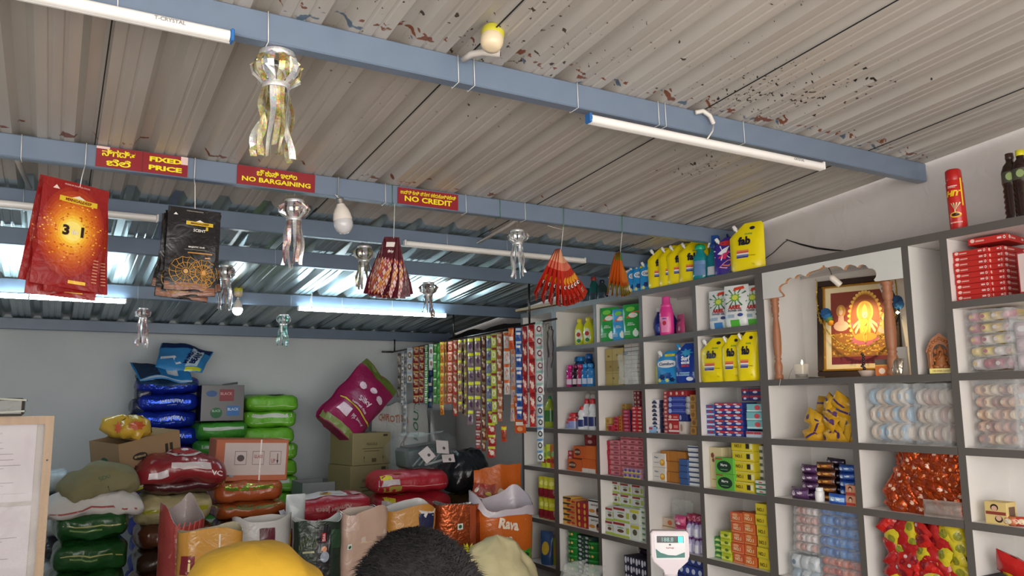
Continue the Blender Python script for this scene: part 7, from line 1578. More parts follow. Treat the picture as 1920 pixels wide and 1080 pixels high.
w = .40; ob = open_box(w, .30, .25, '#94795a', [], ca); MB().box((.05, 0, .252), (.29, .302, .004), CB).box((.05, 0, .255), (.29, .03, .002), C('#b09468', 'plas')).build('top_flap', ob); p = aty(264, 896, 5.30); ob.location = (p.x+.0, 5.48, p.z+.0); ob.rotation_euler = (.05, -.17, .48); tag(ob, 'tilted brown cardboard box holding a yellow bag, on the red film sack', 'box')
bl = MB(); wp = warp(81, .055, 13); bl.lathe([(0, -.02), (.10, .0), (.13, .04), (.11, .08), (.06, .115), (0, .125)], C('#c9a23a', 'film'), 28)
bl.v = [tuple(wp(v)) for v in bl.v]; 
Fy = lambda x, z, e: (x, -.13*math.sqrt(max(.01, 1-(x/.14)**2-((z-.05)/.09)**2*.5))-e, z)
bl.ell(Fy, .04, .06, .05, .03, C('#b8502c', 'film'), e=.02, star=.3); bl.ell(Fy, -.06, .05, .02, .04, C('#c0502c', 'film'), e=.02, star=.4)
o = bl.build('yellow_plastic_bag'); p = aty(234, 806, 5.30); o.location = (p.x+.02, 5.36, p.z-.035); o.scale = (1.0, .85, 1.0); tag(o, 'crumpled yellow and orange plastic bag spilling out of the tilted box', 'bag')
# orange-rimmed white carton
w = wid(405, 546, 860, 5.55); zb = zof(470, 902, 5.55); h = zof(470, 833, 5.55)-zb+.03
def oc(m, F, S, Tp, w, h, d):
    m.rect(F, -.38*w, -.36*h, .47*w, .42*h, C('#c9b9b6'), n=1, e=.0006); m.rect(F, .10*w, -.5*h, .12*w, .5*h, C('#d8cfc8', 'film'), n=1, e=.0018)
    k = C('#4a3a3a')
    for cx, t in ((-.16, ''), (.08, 'THIS SIDE'), (.32, '')):
        for (x0, z0, x1, z1) in ((-.08, -.16, .08, -.15), (-.08, .16, .08, .17), (-.08, -.16, -.075, .17), (.075, -.16, .08, .17)): m.rect(F, (cx+x0)*w, (z0+.05)*h, (cx+x1)*w, (z1+.05)*h, k, n=1, e=.0014)
    m.ell(F, -.16*w, .05*h, .05*w, .08*h, k, n=14); m.text(F, 'GLASS', .08*w, .09*h, .08*h, C('#a0504a'), maxw=.12*w, e=.002); m.text(F, 'UP', .29*w, -.02*h, .10*h, C('#a0504a'), maxw=.06*w, e=.002)
    m.poly(F, [(.345*w, .16*h), (.355*w, .16*h), (.355*w, 0), (.365*w, 0), (.35*w, -.1*h), (.335*w, 0), (.345*w, 0)][::-1], C('#1c1616'), e=.002)
    m.ell(S, 0, 0, .2*d, .3*h, C('#8fa0a8'), e=.001)
o = carton(w*.96, .36, h, '#b4603a', oc, 'taped_carton', bev=.004); o.location = (aty(474, 870, 5.55).x, 5.74, zb); o.rotation_euler = (0, .035, -.04); tag(o, 'white-faced carton with an orange rim and clear tape in the middle of the sacks', 'carton')
# flat orange / green sacks beneath it
zt = zb-.0
for k, (px0, px1, col, c2, hh, dx) in enumerate(((402, 540, '#b0562c', '#8aa83a', .13, 0), (408, 545, '#b85f30', '#b8d08a', .11, .01), (418, 545, '#6a3a2a', '#2c5a2c', .13, .0), (425, 545, '#7a4a34', '#8a8a70', .13, .01))):
    w = wid(px0, px1, 930, 5.4); zt -= hh; 
    o = sack(w, .38, hh*1.04, C(col, 'film'), lambda m, F, W_, H_: m.rect(F, -.48*w, .15*hh, .46*w, .42*hh, C(c2, 'foil' if k < 2 else 'film'), n=12, m=2, e=.002), None, 'printed_sack', seed=90+k, amp=.01, n=2.6); o.location = (aty((px0+px1)/2, 930, 5.4).x+dx, 5.62, zt)
    tag(o, ('orange sack with a shiny green top edge directly under the white carton', 'orange sack with a pale green film fold, second under the white carton', 'dark brown and green sack, third under the white carton', 'brown sack, fourth under the white carton')[k], 'sack')
n = max(1, round(zt/.15)); 
for i in range(n):
    o = sack(.50, .38, zt/n*1.02, C('#5a4034', 'film'), None, None, 'brown_sack', seed=95, amp=.01) if i == 0 else dup(BS); 
    if i == 0: BS = o
    o.location = (aty(482, 930, 5.4).x, 5.62, zt-zt/n*(i+1)); tag(o, 'plain brown sack low in the pile under the white carton, '+ORD[i], 'sack', 'plain brown low sacks')
# open grey box by the back wall
w = wid(568, 628, 900, 6.5); p = aty(597, 975, 6.5); ob = open_box(w, .34, zof(597, 905, 6.5)-p.z, '#8e8f90', [('b', -1.15), ('r', -.2)], None, 'open_grey_box'); 
ob.location = (p.x, 6.68, p.z); tag(ob, 'open grey carton with raised flaps between the green pile and the brown cartons', 'box')
for ch in ob.children: ch.data.materials[0] = C('#6f675c', 'card')
st = carton(.28, .32, p.z-.002, '#8c7a5e', None, 'closed_carton'); st.location = (p.x, 6.68, 0); tag(st, 'plain brown carton underneath the open grey one, mostly hidden by the red sack', 'carton')
# two stacked brown cartons by the right
def bx(m, F, S, Tp, w, h, d):
    k = C('#55472f'); m.text(F, 'FRAGILE', .0, .15*h, .08*h, k, maxw=.5*w); m.rect(F, -.25*w, .0, .3*w, .02*h, k, n=1); m.rect(F, -.2*w, -.08*h, .2*w, -.06*h, k, n=1)
    for cx in (-.2, .3): m.poly(F, [(cx*w-.02*w, -.3*h), (cx*w+.02*w, -.3*h), (cx*w, -.2*h)], k); m.rect(F, cx*w-.004*w, -.42*h, cx*w+.004*w, -.3*h, k, n=1)
    m.rect(F, .0*w, -.42*h, .12*w, -.3*h, k, n=1); m.rect(F, .3*w, .38*h, .42*w, .45*h, C('#3c3428'), n=1)
zc = zof(690, 872, 6.3)
for k, (px0, px1, pt, zb, zt_) in enumerate(((643, 738, 812, zc, zof(690, 812, 6.3)), (640, 735, 872, zc-.36, zc-.002))):
    w = wid(px0, px1, 850, 6.3); o = carton(w*.84, .36, zt_-zb, '#8c7f5a', bx, 'closed_carton', bev=.003); o.location = (aty((px0+px1)/2, 850, 6.3).x, 6.50, zb); o.rotation_euler = (0, 0, .22); tag(o, ('upper', 'lower')[k]+' olive-brown closed carton below the magenta sack', 'carton')
zz = zc-.36; o = carton(.44, .40, zz, '#85784f', bx, 'closed_carton', bev=.003); o.location = (aty(690, 850, 6.3).x, 6.5, 0); o.rotation_euler = (0, 0, .2); tag(o, 'lowest brown carton of the stack, mostly hidden behind the jeera sack', 'carton')
# magenta sack leaning
def mt_(m, F, w, h):
    wt = C('#e0c4d0', 'film')
    m.rect(F, -.5*w, .9*h, .5*w, .995*h, C('#5a6a2c', 'film'), n=10, e=.003); m.rect(F, -.5*w, .01*h, .5*w, .09*h, C('#7c8a4c', 'film'), n=10, e=.003)
    m.text(F, 'Silky', .05*w, .50*h, .10*h, wt, maxw=.5*w, e=.012, rot=.1); m.text(F, 'basmati rice', .0, .40*h, .04*h, wt, maxw=.5*w, e=.012)
    for x, z in ((-.2, .66), (.05, .70), (.28, .66)): m.ell(F, x*w, z*h, .09*w, .045*h, wt, e=.010, n=8); 
    m.rect(F, -.34*w, .18*h, -.1*w, .30*h, wt, n=4, e=.010); m.rect(F, -.45*w, .34*h, .48*w, .36*h, C('#c9b83c', 'film'), n=10, e=.008); m.text(F, 'PJS Silky', .15*w, .24*h, .06*h, wt, maxw=.5*w, e=.012)
o = pouch(.40, .66, .22, C('#8f1f4e', 'film'), mt_, None, name='rice_bag', top=.92, crush=.02); p = aty(640, 815, 6.25); o.location = (p.x-.0, 6.42, p.z+.02); o.rotation_euler = (-.18, math.radians(43), .0); tag(o, 'large magenta rice bag leaning slantwise on the brown cartons', 'sack')
# white sack with text beside it, behind the cartons
def ws(m, F, w, h):
    m.text(F, 'CHIROTI SUJI', -.12*w, .92*h, .05*h, C('#b06a4a', 'cloth'), maxw=.8*w, e=.006); m.text(F, 'ROLLER FLOUR', .22*w, .78*h, .05*h, C('#4f7a5a', 'cloth'), e=.006, rot=1.35, maxw=.5*h)
    for k in range(2): m.tube([F((.0+.05*k)*w, .55*h, .004), F((.0+.05*k)*w, .80*h, .004), F((.12+.02*k)*w, .86*h, .004)], .004, C('#b5723c', 'cloth'), 4)
o = pouch(.54, .95, .34, C('#bfc0bd', 'sack'), ws, None, name='flour_sack', top=.95, crush=.03); p = aty(735, 760, 6.75); o.location = (p.x+.17, 6.98, 0); o.scale = (1.0, 1, (p.z)/.95); o.rotation_euler = (-.0, 0, -.08); tag(o, 'tall white flour sack with printed words behind the magenta bag', 'sack')
o = pouch(.34, .9, .28, C('#777a7a', 'film'), None, None, name='grey_sack'); p = aty(822, 770, 6.8); o.location = (p.x+.16, 7.04, 0); o.scale = (.8, .8, p.z/.9); tag(o, 'grey plastic sack at the foot of the sachet strips', 'sack')
# red rice sacks
def rs(w, d, h, i):
    def fr(m, F, W_, H_): m.rect(F, -.46*w, -.05*h, -.22*w, .20*h, C('#c9c0c4', 'plas'), n=5, m=2, e=.003); m.rect(F, -.44*w, .20*h, -.3*w, .36*h, C('#d8cf3a', 'plas'), n=4, m=2, e=.003); m.rect(F, -.2*w, -.12*h, .48*w, -.09*h, C('#d09a94', 'plas'), n=10, m=1, e=.003); m.rect(F, -.46*w, -.3*h, -.2*w, -.1*h, C('#a89a4a', 'plas'), n=4, m=2, e=.003)
    def tp(m, Tp, W_, D_): m.poly(Tp, [(-.28*w, -.35*d), (-.18*w, -.38*d), (.15*w, .3*d), (-.05*w, .3*d)], C('#c8a23c', 'plas'), e=.006); m.rect(Tp, .08*w, -.1*d, .36*w, .2*d, C('#c4b4b4', 'plas'), e=.005)
    return sack(w, d, h, C('#a82230', 'sack'), fr, tp, 'rice_sack', seed=i+110, amp=.010, n=2.5, pinch=.4)
s_, zt = pile(716, 856, 886, 5.3, .145, .40, rs, 'red rice sack in the pile with yellow corner labels', 'red rice sacks', jx=.012)
# machine in clear plastic on top of the red sacks
mz = zt; pc = aty(815, 880, 5.42)
mac = empty('bagged_machine', (pc.x, 5.62, mz+.012), (0, -.10, .0)); tag(mac, 'grey appliance with white cards inside a clear plastic bag on the red sacks', 'machine')
MB().box((0, 0, .085), (.36, .24, .15), C('#2f4346', 'plas'), None, .02).build('body', mac)
m = MB(); m.box((0, -.02, .165), (.30, .20, .012), C('#20282a', 'plas'), None, .004); m.build('lid', mac)
m = MB(); [m.tube([(-.14+.05*k, -.125, .03), (-.06+.05*k, -.128, .10)], .007, C('#7c8a8c', 'plas'), 6) for k in range(4)]; m.tube([(-.05, -.14, .03), (.16, -.14, .05)], .011, C('#8a9698', 'plas'), 8); m.build('grey_handles', mac)
for (x, z, rr_, s1, s2) in ((-.03, .10, -.5, .09, .10), (.10, .14, .2, .10, .10), (.14, .05, .1, .10, .06)):
    q = MB().box((0, 0, 0), (s1, .003, s2), C('#cfc6c6')); q.ell(lambda a_, b_, e: (a_, -.002-e, b_), .01, -.01, .012, .012, C('#4a4444')); q = q.build('paper_card', mac); q.location = (x, -.15, z); q.rotation_euler = (-.4, rr_, 0)
m = MB(); wp = warp(120, .03, 7); m.grid(lambda u, v: wp(((.29-.14*abs(2*v-1)**2)*sgp(math.cos(u*2*PI), .8)*(1 if v < 1 else .2), (.19-.05*abs(2*v-1)**2)*sgp(math.sin(u*2*PI), .8), .24*v+.0)), 36, 12, clear('thin_film', '#c8d0d0', .09, .1), cu=True); m.grid(lambda u, v: wp(((.15*(1-v)+.01)*math.cos(u*2*PI), (.14*(1-v)+.01)*math.sin(u*2*PI), .24+.02*v)), 24, 4, clear('clear_bag'), cu=True)
m.build('clear_bag', mac)
# black bag and small bits right of it
o = sack(.36, .34, .34, C('#23262a', 'film'), None, None, 'black_bin_bag', seed=121, amp=.03, fr=6, n=2.0, pinch=.6); p = aty(893, 920, 5.5); o.location = (p.x, 5.72, p.z-.03); tag(o, 'black plastic bag bulging right of the bagged machine', 'bag')
st = sack(.40, .36, p.z-.03, C('#4a3a24', 'film'), None, None, 'grain_sack', seed=122, amp=.01); st.location = (p.x, 5.74, 0); st.scale = (1, 1, 1); tag(st, 'dull brown sack standing under the black plastic bag', 'sack')
# jeera sack
def jr(m, F, W_, H_):
    w = JW; m.text(F, 'Ramdev Jeera', .05*w, -.055, .05, C('#d8b8b4', 'plas'), maxw=.7*w, e=.006, rot=PI, bold=.03); m.text(F, 'Ramdev Jeera', -.02*w, .015, .038, C('#c89c98', 'plas'), maxw=.55*w, e=.006, rot=PI, bold=.02); m.rect(F, -.48*w, -.005, .48*w, -.001, C('#7a1820'), n=12, m=1, e=.003)
def jt(m, Tp, W_, D_):
    w = JW; m.rect(Tp, -.36*w, -.12, .20*w, .1, C('#d6cccc', 'plas'), e=.004, n=8); m.ell(Tp, -.06*w, -.07, .065*w, .045, C('#d0a43a', 'plas'), e=.008); m.ell(Tp, -.06*w, -.07, .03*w, .02, C('#7a4a24', 'plas'), e=.010); m.rect(Tp, .26*w, -.10, .38*w, .0, C('#c8a0a0', 'plas'), e=.005)
JW = wid(556, 706, 950, 5.0); o = sack(JW, .36, .18, C('#a02030', 'sack'), jr, jt, 'spice_sack', seed=130, amp=.010, n=2.6, hem='#d8d8d8'); p = aty(632, 985, 5.0); zj = p.z; o.location = (p.x, 5.18, zj); o.rotation_euler = (0, -.035, -.05); tag(o, 'red sack with upside-down white lettering in the centre', 'sack')
n = max(1, round(zj/.16))
for i in range(n):
    o = sack(JW, .36, zj/n*1.01, C('#8c2a30', 'sack'), None, None, 'spice_sack', seed=131, amp=.01) if i == 0 else dup(JS)
    if i == 0: JS = o
    o.location = (p.x, 5.20, zj-zj/n*(i+1)); tag(o, 'plain red sack beneath the jeera sack, '+ORD[i], 'sack', 'plain red sacks under the jeera sack')
o = pouch(.12, .20, .08, C('#c9d0d2', 'film'), None, None, name='white_bag', seed=4); p = aty(558, 985, 4.96); o.location = (p.x, 5.02, p.z-.02); tag(o, 'small white plastic bag at the left end of the jeera sack', 'bag')

# ------------------------------------------------------------------ open bags in the front row
def front_bag(px0, px1, pyt, y, outer, inner, art, label, seed, d=.20, rz=0, rx=0, ry=0, zbase=.35, name='open_grain_bag', **k):
    zt = zof((px0+px1)/2, pyt, y); w = wid(px0, px1, pyt+20, y); o = open_bag(w, d, zt-0.0, outer, inner, art, name, seed, **k); p = aty((px0+px1)/2, pyt+20, y)
    o.location = (p.x, y+d/2, 0); o.rotation_euler = (rx, ry, rz); tag(o, label, 'bag', None); return o, w, zt
SQ = lambda m, F, cx, cz, s: (m.rect(F, cx-s, cz-s, cx+s, cz+s, C('#d8dcd4', 'plas'), n=1, e=.005), m.ell(F, cx, cz, s*.6, s*.6, C('#1f5a34', 'plas'), e=.007))
front_bag(308, 384, 962, 4.55, '#a8403c', '#a89a98', lambda m, F, w, h: [m.poly(F, [(-.3*w+.14*w*k, h*.96), (-.26*w+.14*w*k, h*.96), (-.42*w+.14*w*k, h*.8), (-.46*w+.14*w*k, h*.8)], C('#c8645c', 'film'), e=.004) for k in range(6)], 'open bag with red stripes and a grey lining at the left of the front row', 1, d=.22, rz=.25, rim=.05, tilt=.05, fl=.80)
front_bag(340, 458, 995, 4.15, '#c08a3a', '#b8ac90', lambda m, F, w, h: (m.rect(F, -.47*w, .82*h, -.25*w, .90*h, C('#7a1c24', 'film'), e=.004), m.text(F, 'i', -.34*w, .86*h, .05*h, C('#e6d08a', 'film'), e=.007), m.rect(F, .10*w, .75*h, .13*w, .985*h, C('#d6c8b0', 'film'), e=.004), SQ(m, F, -.05*w, .80*h, .012)), 'open golden orange bag with a dark red badge in front', 2, d=.15, rz=-.05, rim=.02, tilt=.0, fl=.85)
front_bag(442, 551, 972, 4.5, '#b9b6b4', '#c4c0bb', lambda m, F, w, h: (m.rect(F, -.12*w, .80*h, .16*w, .95*h, C('#5a2430', 'film'), n=6, e=.004), m.ell(F, -.06*w, .92*h, .06*w, .022*h, C('#5a2430', 'film'), e=.006), m.poly(F, [(.2*w, .82*h), (.48*w, .82*h), (.48*w, .91*h)], C('#c8963a', 'film'), e=.004)), 'open white bag with a maroon block and a yellow corner', 3, d=.13, rz=.08, rim=.02, tilt=.0)
def vvg(m, F, w, h):
    m.rect(F, -.06*w, .70*h, .22*w, .975*h, C('#16161a', 'film'), n=6, e=.003); m.rect(F, .02*w, .89*h, .11*w, .935*h, C('#a8283c', 'film'), e=.006); m.text(F, 'VVG', .065*w, .912*h, .014*h, C('#e6d8d8', 'film'), e=.008, rot=-PI/2)
    m.ell(F, .10*w, .82*h, .10*w, .025*h, C('#8f98a8', 'film'), e=.006, n=16); m.ell(F, .08*w, .855*h, .06*w, .014*h, C('#c8743c', 'film'), e=.006); m.rect(F, -.34*w, .84*h, -.12*w, .85*h, C('#a8a880', 'film'), e=.005)
    for k in range(14): m.ell(F, (-.40+.025*k)*w, (.87+.006*(k*5 % 9))*h, .012*w, .014*h, C('#4a5a34', 'film'), n=6, e=.005); 
    m.rect(F, .24*w, .86*h, .46*w, .95*h, C('#24402c', 'film'), e=.004)
front_bag(557, 645, 975, 4.35, '#1c2a22', '#b8bcba', vvg, 'open dark green and black bag left of the rose-beige one', 4, d=.13, rz=-.06, rim=.02, tilt=.0)
front_bag(640, 732, 958, 4.40, '#b89a8a', '#c4b4a8', lambda m, F, w, h: (SQ(m, F, -.36*w, .83*h, .014), m.rect(F, .22*w, .86*h, .34*w, .875*h, C('#8a7468', 'film'), e=.004)), 'tall rose-beige plastic bag, crinkled, in the middle of the front row', 5, d=.13, rz=.12, amp=.013, fr=16, rim=.025, tilt=.0)
front_bag(729, 822, 952, 4.55, '#b8823a', '#c6c4c2', lambda m, F, w, h: (m.rect(F, .12*w, .84*h, .42*w, .965*h, C('#22264a', 'film'), n=6, e=.004), m.rect(F, -.48*w, .78*h, .48*w, .88*h, C('#2a2e50', 'film'), n=8, e=.003), m.poly(F, [(.1*w, .985*h), (.48*w, .985*h), (.4*w, .95*h), (.3*w, .97*h), (.25*w, .94*h)], C('#cfcccc', 'film'), e=.005)), 'open ochre, white and navy bag behind the dark head', 6, d=.17, rz=-.05, rim=.03, tilt=.01)
front_bag(826, 909, 944, 4.6, '#a8502a', '#a8a8a8', lambda m, F, w, h: (SQ(m, F, -.04*w, .87*h, .018), m.rect(F, .16*w, .7*h, .30*w, .985*h, C('#9c4624', 'film'), n=6, e=.004)), 'open coppery brown bag with a green square mark', 7, d=.15, rz=-.04, rim=.02, tilt=.0, kind='foil')
def rava(m, F, w, h):
    m.text(F, 'Rava', -.10*w, .86*h, .06*h, C('#e8d8c4', 'film'), maxw=.6*w, e=.008, bold=.04, rot=-.2); m.text(F, 'ri Rawa', -.22*w, .785*h, .03*h, C('#eee6da', 'film'), maxw=.5*w, e=.008, bold=.02); m.rect(F, -.4*w, .745*h, -.1*w, .75*h, C('#e8c8a8', 'film'), e=.005)
    m.poly(F, [(.05*w, .70*h), (.48*w, .70*h), (.48*w, .84*h), (.25*w, .80*h)], C('#3f8f2c', 'film'), e=.005); m.rect(F, -.48*w, .55*h, .48*w, .70*h, C('#4a9a30', 'film'), n=8, e=.004); m.ell(F, .1*w, .67*h, .2*w, .02*h, C('#1f4a1c', 'film'), e=.007)
front_bag(908, 1010, 938, 4.55, '#c8641f', '#c4bcc6', rava, 'open orange sack with a rolled white lining', 8, d=.26, rz=.12, rim=.05, tilt=.05, fold=.05, amp=.012)
def org2(m, F, w, h):
    m.poly(F, [(.2*w, .70*h), (.48*w, .70*h), (.42*w, .90*h), (.25*w, .86*h)], C('#4a9a2c', 'film'), e=.006); m.rect(F, -.5*w, .70*h, -.1*w, .9*h, C('#a84a3a', 'film'), n=6, e=.004)
    for k in range(9): m.ell(F, (-.42+.05*(k*3 % 7))*w, (.74+.018*k)*h, .05*w, .012*h, C(('#d8c44a', '#dcd0c4', '#b83430')[k % 3], 'film'), e=.007)
    m.ell(F, .02*w, .86*h, .08*w, .014*h, C('#e0c8a8', 'film'), e=.007)
o = pouch(.36, 1.0, .30, C('#c8601c', 'film'), org2, None, name='printed_sack', top=.93, crush=.035); p = aty(953, 878, 5.0); o.location = (p.x, 5.12, 0); o.scale = (1, 1, p.z/1.0); o.rotation_euler = (-.05, .0, -.2); tag(o, 'tall closed orange and green sack behind the open one with a white lining', 'sack')
# cream cloth bag, yellow ruffle, clear bits in front
m = MB(); wp = warp(141, .03, 9); zt = zof(960, 1012, 4.0)
def cb(u, v): 
    k = 1-v; r1 = .27*(k**.5)+.004; return wp((r1*1.15*math.cos(u*2*PI)+.03*v, r1*.8*math.sin(u*2*PI), zt-.30+.29*v+.012*math.sin(u*40)*k*v*4*.5))
m.grid(cb, 64, 16, C('#c9bf95', 'cloth'), cu=True); m.add([cb(i/40, 0) for i in range(40)], [tuple(range(39, -1, -1))], C('#c9bf95', 'cloth'))
o = m.build('cloth_bag'); p = aty(955, 1050, 4.0); o.location = (p.x, 4.2, 0); tag(o, 'cream cloth bag gathered to a peak at the bottom right of the dark head', 'bag')
st = sack(.5, .4, zt-.37, C('#b8a878', 'sack'), None, None, 'grain_sack', seed=142, amp=.01); st.location = (p.x, 4.22, 0); tag(st, 'grain sack under the cream cloth bag, below the picture edge', 'sack')
m = MB(); rn = random.Random(5)
for k in range(22): q = k*2*PI/22; m.add([(.0, 0, 0), (.05*math.cos(q), .03*math.sin(q)-.02, .035+.012*math.sin(k*3)), (.05*math.cos(q+.28), .03*math.sin(q+.28)-.02, .030)], [(0, 1, 2)], C('#c9c42c', 'film'))
o = m.build('yellow_ruffle'); p = aty(885, 1040, 4.25); o.location = p; o.scale = (1.3, 1.3, 1.5); tag(o, 'gathered yellow plastic ruffle between the dark head and the cream bag', 'packet')
for k, (px, py) in enumerate(((1075, 1068), (1110, 1074))):
    o = pillow(.18, .10, .08, clear('clear_bag'), None, 'plastic_bag', seed=20+k); p = aty(px, py, 3.9); o.location = p; o.rotation_euler = (.4, .2*k, .2); tag(o, 'crumpled clear plastic bag at the bottom edge below the green tubs, %s' % ('left', 'right')[k], 'bag')
zb2 = aty(1090, 1095, 3.9); st = sack(.5, .36, zb2.z-.03, C('#a8a49c', 'sack'), None, None, 'grain_sack', seed=143); st.location = (zb2.x, 4.0, 0); tag(st, 'grey sack below the picture edge holding up the clear plastic bags', 'sack')

# ------------------------------------------------------------------ notice board at the left
NB = empty('notice_board', (aty(0, 900, 3.2).x-.20, 3.2, 0), (0, 0, 0)); tag(NB, 'wood-framed notice board with licence papers under shiny film at the left edge', 'notice board')
xr = aty(102, 785, 3.2).x-NB.location.x; zt = zof(60, 780, 3.2); xl = xr-.80; fwd = C('#957c62', 'wood')
m = MB(); m.box(((xl+xr)/2, .012, zt-.6), (xr-xl-.03, .012, 1.16), C('#8f8680')); m.build('backing', NB)
m = MB()
for c, s_ in ((((xl+xr)/2, 0, zt-.014), (xr-xl, .029, .028)), (((xl+xr)/2, 0, zt-1.2), (xr-xl, .03, .028)), ((xr-.013, 0, zt-.6), (.026, .03, 1.2)), ((xl+.013, 0, zt-.6), (.026, .03, 1.2))): m.box(c, s_, fwd)
for z in (.15, .6, 1.0): m.ell(lambda x, z_, e: (x, -.016-e, z_), xr-.013, zt-z, .003, .003, C('#3a3028'))
m.build('frame', NB)
for c in (xr-.05, xl+.05): MB().box((c, .0, (zt-1.2)/2), (.04, .03, zt-1.2), fwd).build('leg', NB)
gk = C('#6f6a6c'); dk_ = C('#38363a')
rn = random.Random(11)
for k, (x0, x1, z0, z1) in enumerate(((xr-.40, xr-.05, zt-.285, zt-.02), (xr-.40, xr-.05, zt-.61, zt-.30), (xr-.40, xr-.05, zt-.94, zt-.63), (xl+.05, xr-.42, zt-.30, zt-.02))):
    m = MB().box(((x0+x1)/2, .004, (z0+z1)/2), (x1-x0, .002, z1-z0), C('#a39a9f', 'card')); F = lambda x, z, e: (x, .003-e, z); W_ = x1-x0; H_ = z1-z0
    m.ell(F, x0+.5*W_, z1-.07*H_, .008, .010, gk); m.text(F, 'GOVERNMENT OF KARNATAKA', x0+.55*W_, z1-.14*H_, .006, gk, maxw=.4*W_); m.text(F, 'REGISTRATION CERTIFICATE', x0+.55*W_, z1-.18*H_, .006, gk, maxw=.5*W_)
    for r in range(16):
        a = rn.uniform(.1, .3); b = rn.uniform(.5, .9); z = z1-(.26+.036*r)*H_; m.rect(F, x0+a*W_, z, x0+b*W_, z+.0022, gk, n=1)
    m.rect(F, x1-.10, z0+.10*H_, x1-.02, z0+.104*H_, gk, n=1); m.build('paper', NB)['label'] = ('upper certificate sheet', 'middle certificate sheet', 'lower certificate sheet', 'sheet at the far left')[k]
m = MB(); m.grid(lambda u, v: (xl+.02+(xr-xl-.04)*u, -.004-.004*math.sin(u*9+v*13)*math.sin(v*20)-.003*math.sin(u*30+v*6), zt-.02-1.16*v), 30, 40, clear('film_cover', '#f0eeee', .16, .08)); m.build('film_cover', NB)
o = empty('dark_parcel', (aty(12, 765, 3.25).x-.03, 3.2, zt+.001)); tag(o, 'dark parcel lying on top of the notice board', 'parcel')
MB().box((0, .0, .030), (.17, .10, .060), C('#3c3a34', 'film'), None, .008).build('bundle', o)
m = MB(); m.box((0, -.001, .058), (.175, .108, .006), C('#6f6f5c', 'film'), Matrix.Rotation(.06, 4, 'Y')); m.box((0, -.001, .012), (.175, .108, .006), C('#6f6f5c', 'film'), Matrix.Rotation(-.05, 4, 'Y')); m.build('straps', o)

# ------------------------------------------------------------------ weighing scale display
y_s = 2.62; ps = aty(1255, 1025, y_s); SCL = empty('weighing_scale', (ps.x, y_s, 0), (0, 0, -.62)); tag(SCL, 'white weighing scale display with a green lit readout on a steel pole', 'scale')
zc_ = ps.z; k_ = (ps-Vector((0, 0, EYE))).dot(FW)/F_PX
m = MB(); W_ = 70*k_; H_ = 60*k_
body = [(-W_/2, H_*.42), (-W_*.44, H_*.5), (W_*.44, H_*.5), (W_/2, H_*.42), (W_*.5, -H_*.25), (W_*.44, -H_*.42), (W_*.20, -H_*.66), (W_*.16, -H_*.80), (-W_*.16, -H_*.80), (-W_*.20, -H_*.66), (-W_*.44, -H_*.42), (-W_*.5, -H_*.25)][::-1]
m.prism([(x, z) for x, z in body], -.025, .025, C('#d8ccd0', 'plas')); m.prism([(x*.96, z*.96+.0) for x, z in body], -.030, .030, C('#d8ccd0', 'plas'))
hd = m.build('display_head', SCL, (0, 0, zc_))
F = lambda x, z, e: (x, -.0305-e, z)
m = MB(); m.rect(F, -W_*.40, -H_*.34, W_*.40, H_*.40, C('#e0dcde', 'plas'), n=1)
pts = [(-.38, -.02), (-.25, -.14), (-.05, -.21), (.15, -.22), (.38, -.12), (.38, -.28), (-.36, -.30)]; m.poly(F, [(x*W_, z*H_) for x, z in pts][::-1], C('#2f6f68', 'plas'), e=.0015)
m.text(F, 'KeyWeigh', 0, .0, .055*H_, C('#b03038', 'plas'), maxw=.4*W_, e=.002); m.ell(F, 0, .10*H_, .03*W_, .03*H_, C('#4a4a4a', 'plas')); m.build('face_plate', hd)
m = MB(); m.rect(lambda x, z, e: (x, -.0322-e, z), -W_*.34, .16*H_, W_*.36, .36*H_, C('#20242a', 'gloss'), n=1); m.build('readout_window', hd)
m = MB(); m.text(lambda x, z, e: (x, -.034-e, z), '188.8', -.06*W_, .26*H_, .13*H_, emis('lcd_digit', '#6f8f8a', .5), maxw=.44*W_); m.rect(lambda x, z, e: (x, -.034-e, z), .22*W_, .17*H_, .34*W_, .35*H_, emis('lcd_glow', '#35f0b4', 2.2), n=1); m.build('digits', hd)
m = MB().lathe([(.028, -.80*H_-.0), (.030, -.82*H_), (.027, -1.16*H_), (.024, -1.17*H_)], C('#cfc6ca', 'plas'), 20); m.build('collar', hd)
MB().lathe([(.0165, .10), (.0165, zc_-1.1*H_)], C('#a8a6a4', 'metal'), 20).build('pole', SCL)
MB().box((0, .10, .07), (.40, .50, .06), C('#9a9896', 'metal'), None, .01).build('platform', SCL)
for sx_ in (-1, 1):
    for sy_ in (-1, 1): MB().lathe([(.02, 0), (.02, .04)], C('#2a2a2a', 'plas'), 12, Matrix.Translation((sx_*.16, .10+sy_*.2, 0))).build('foot', SCL)

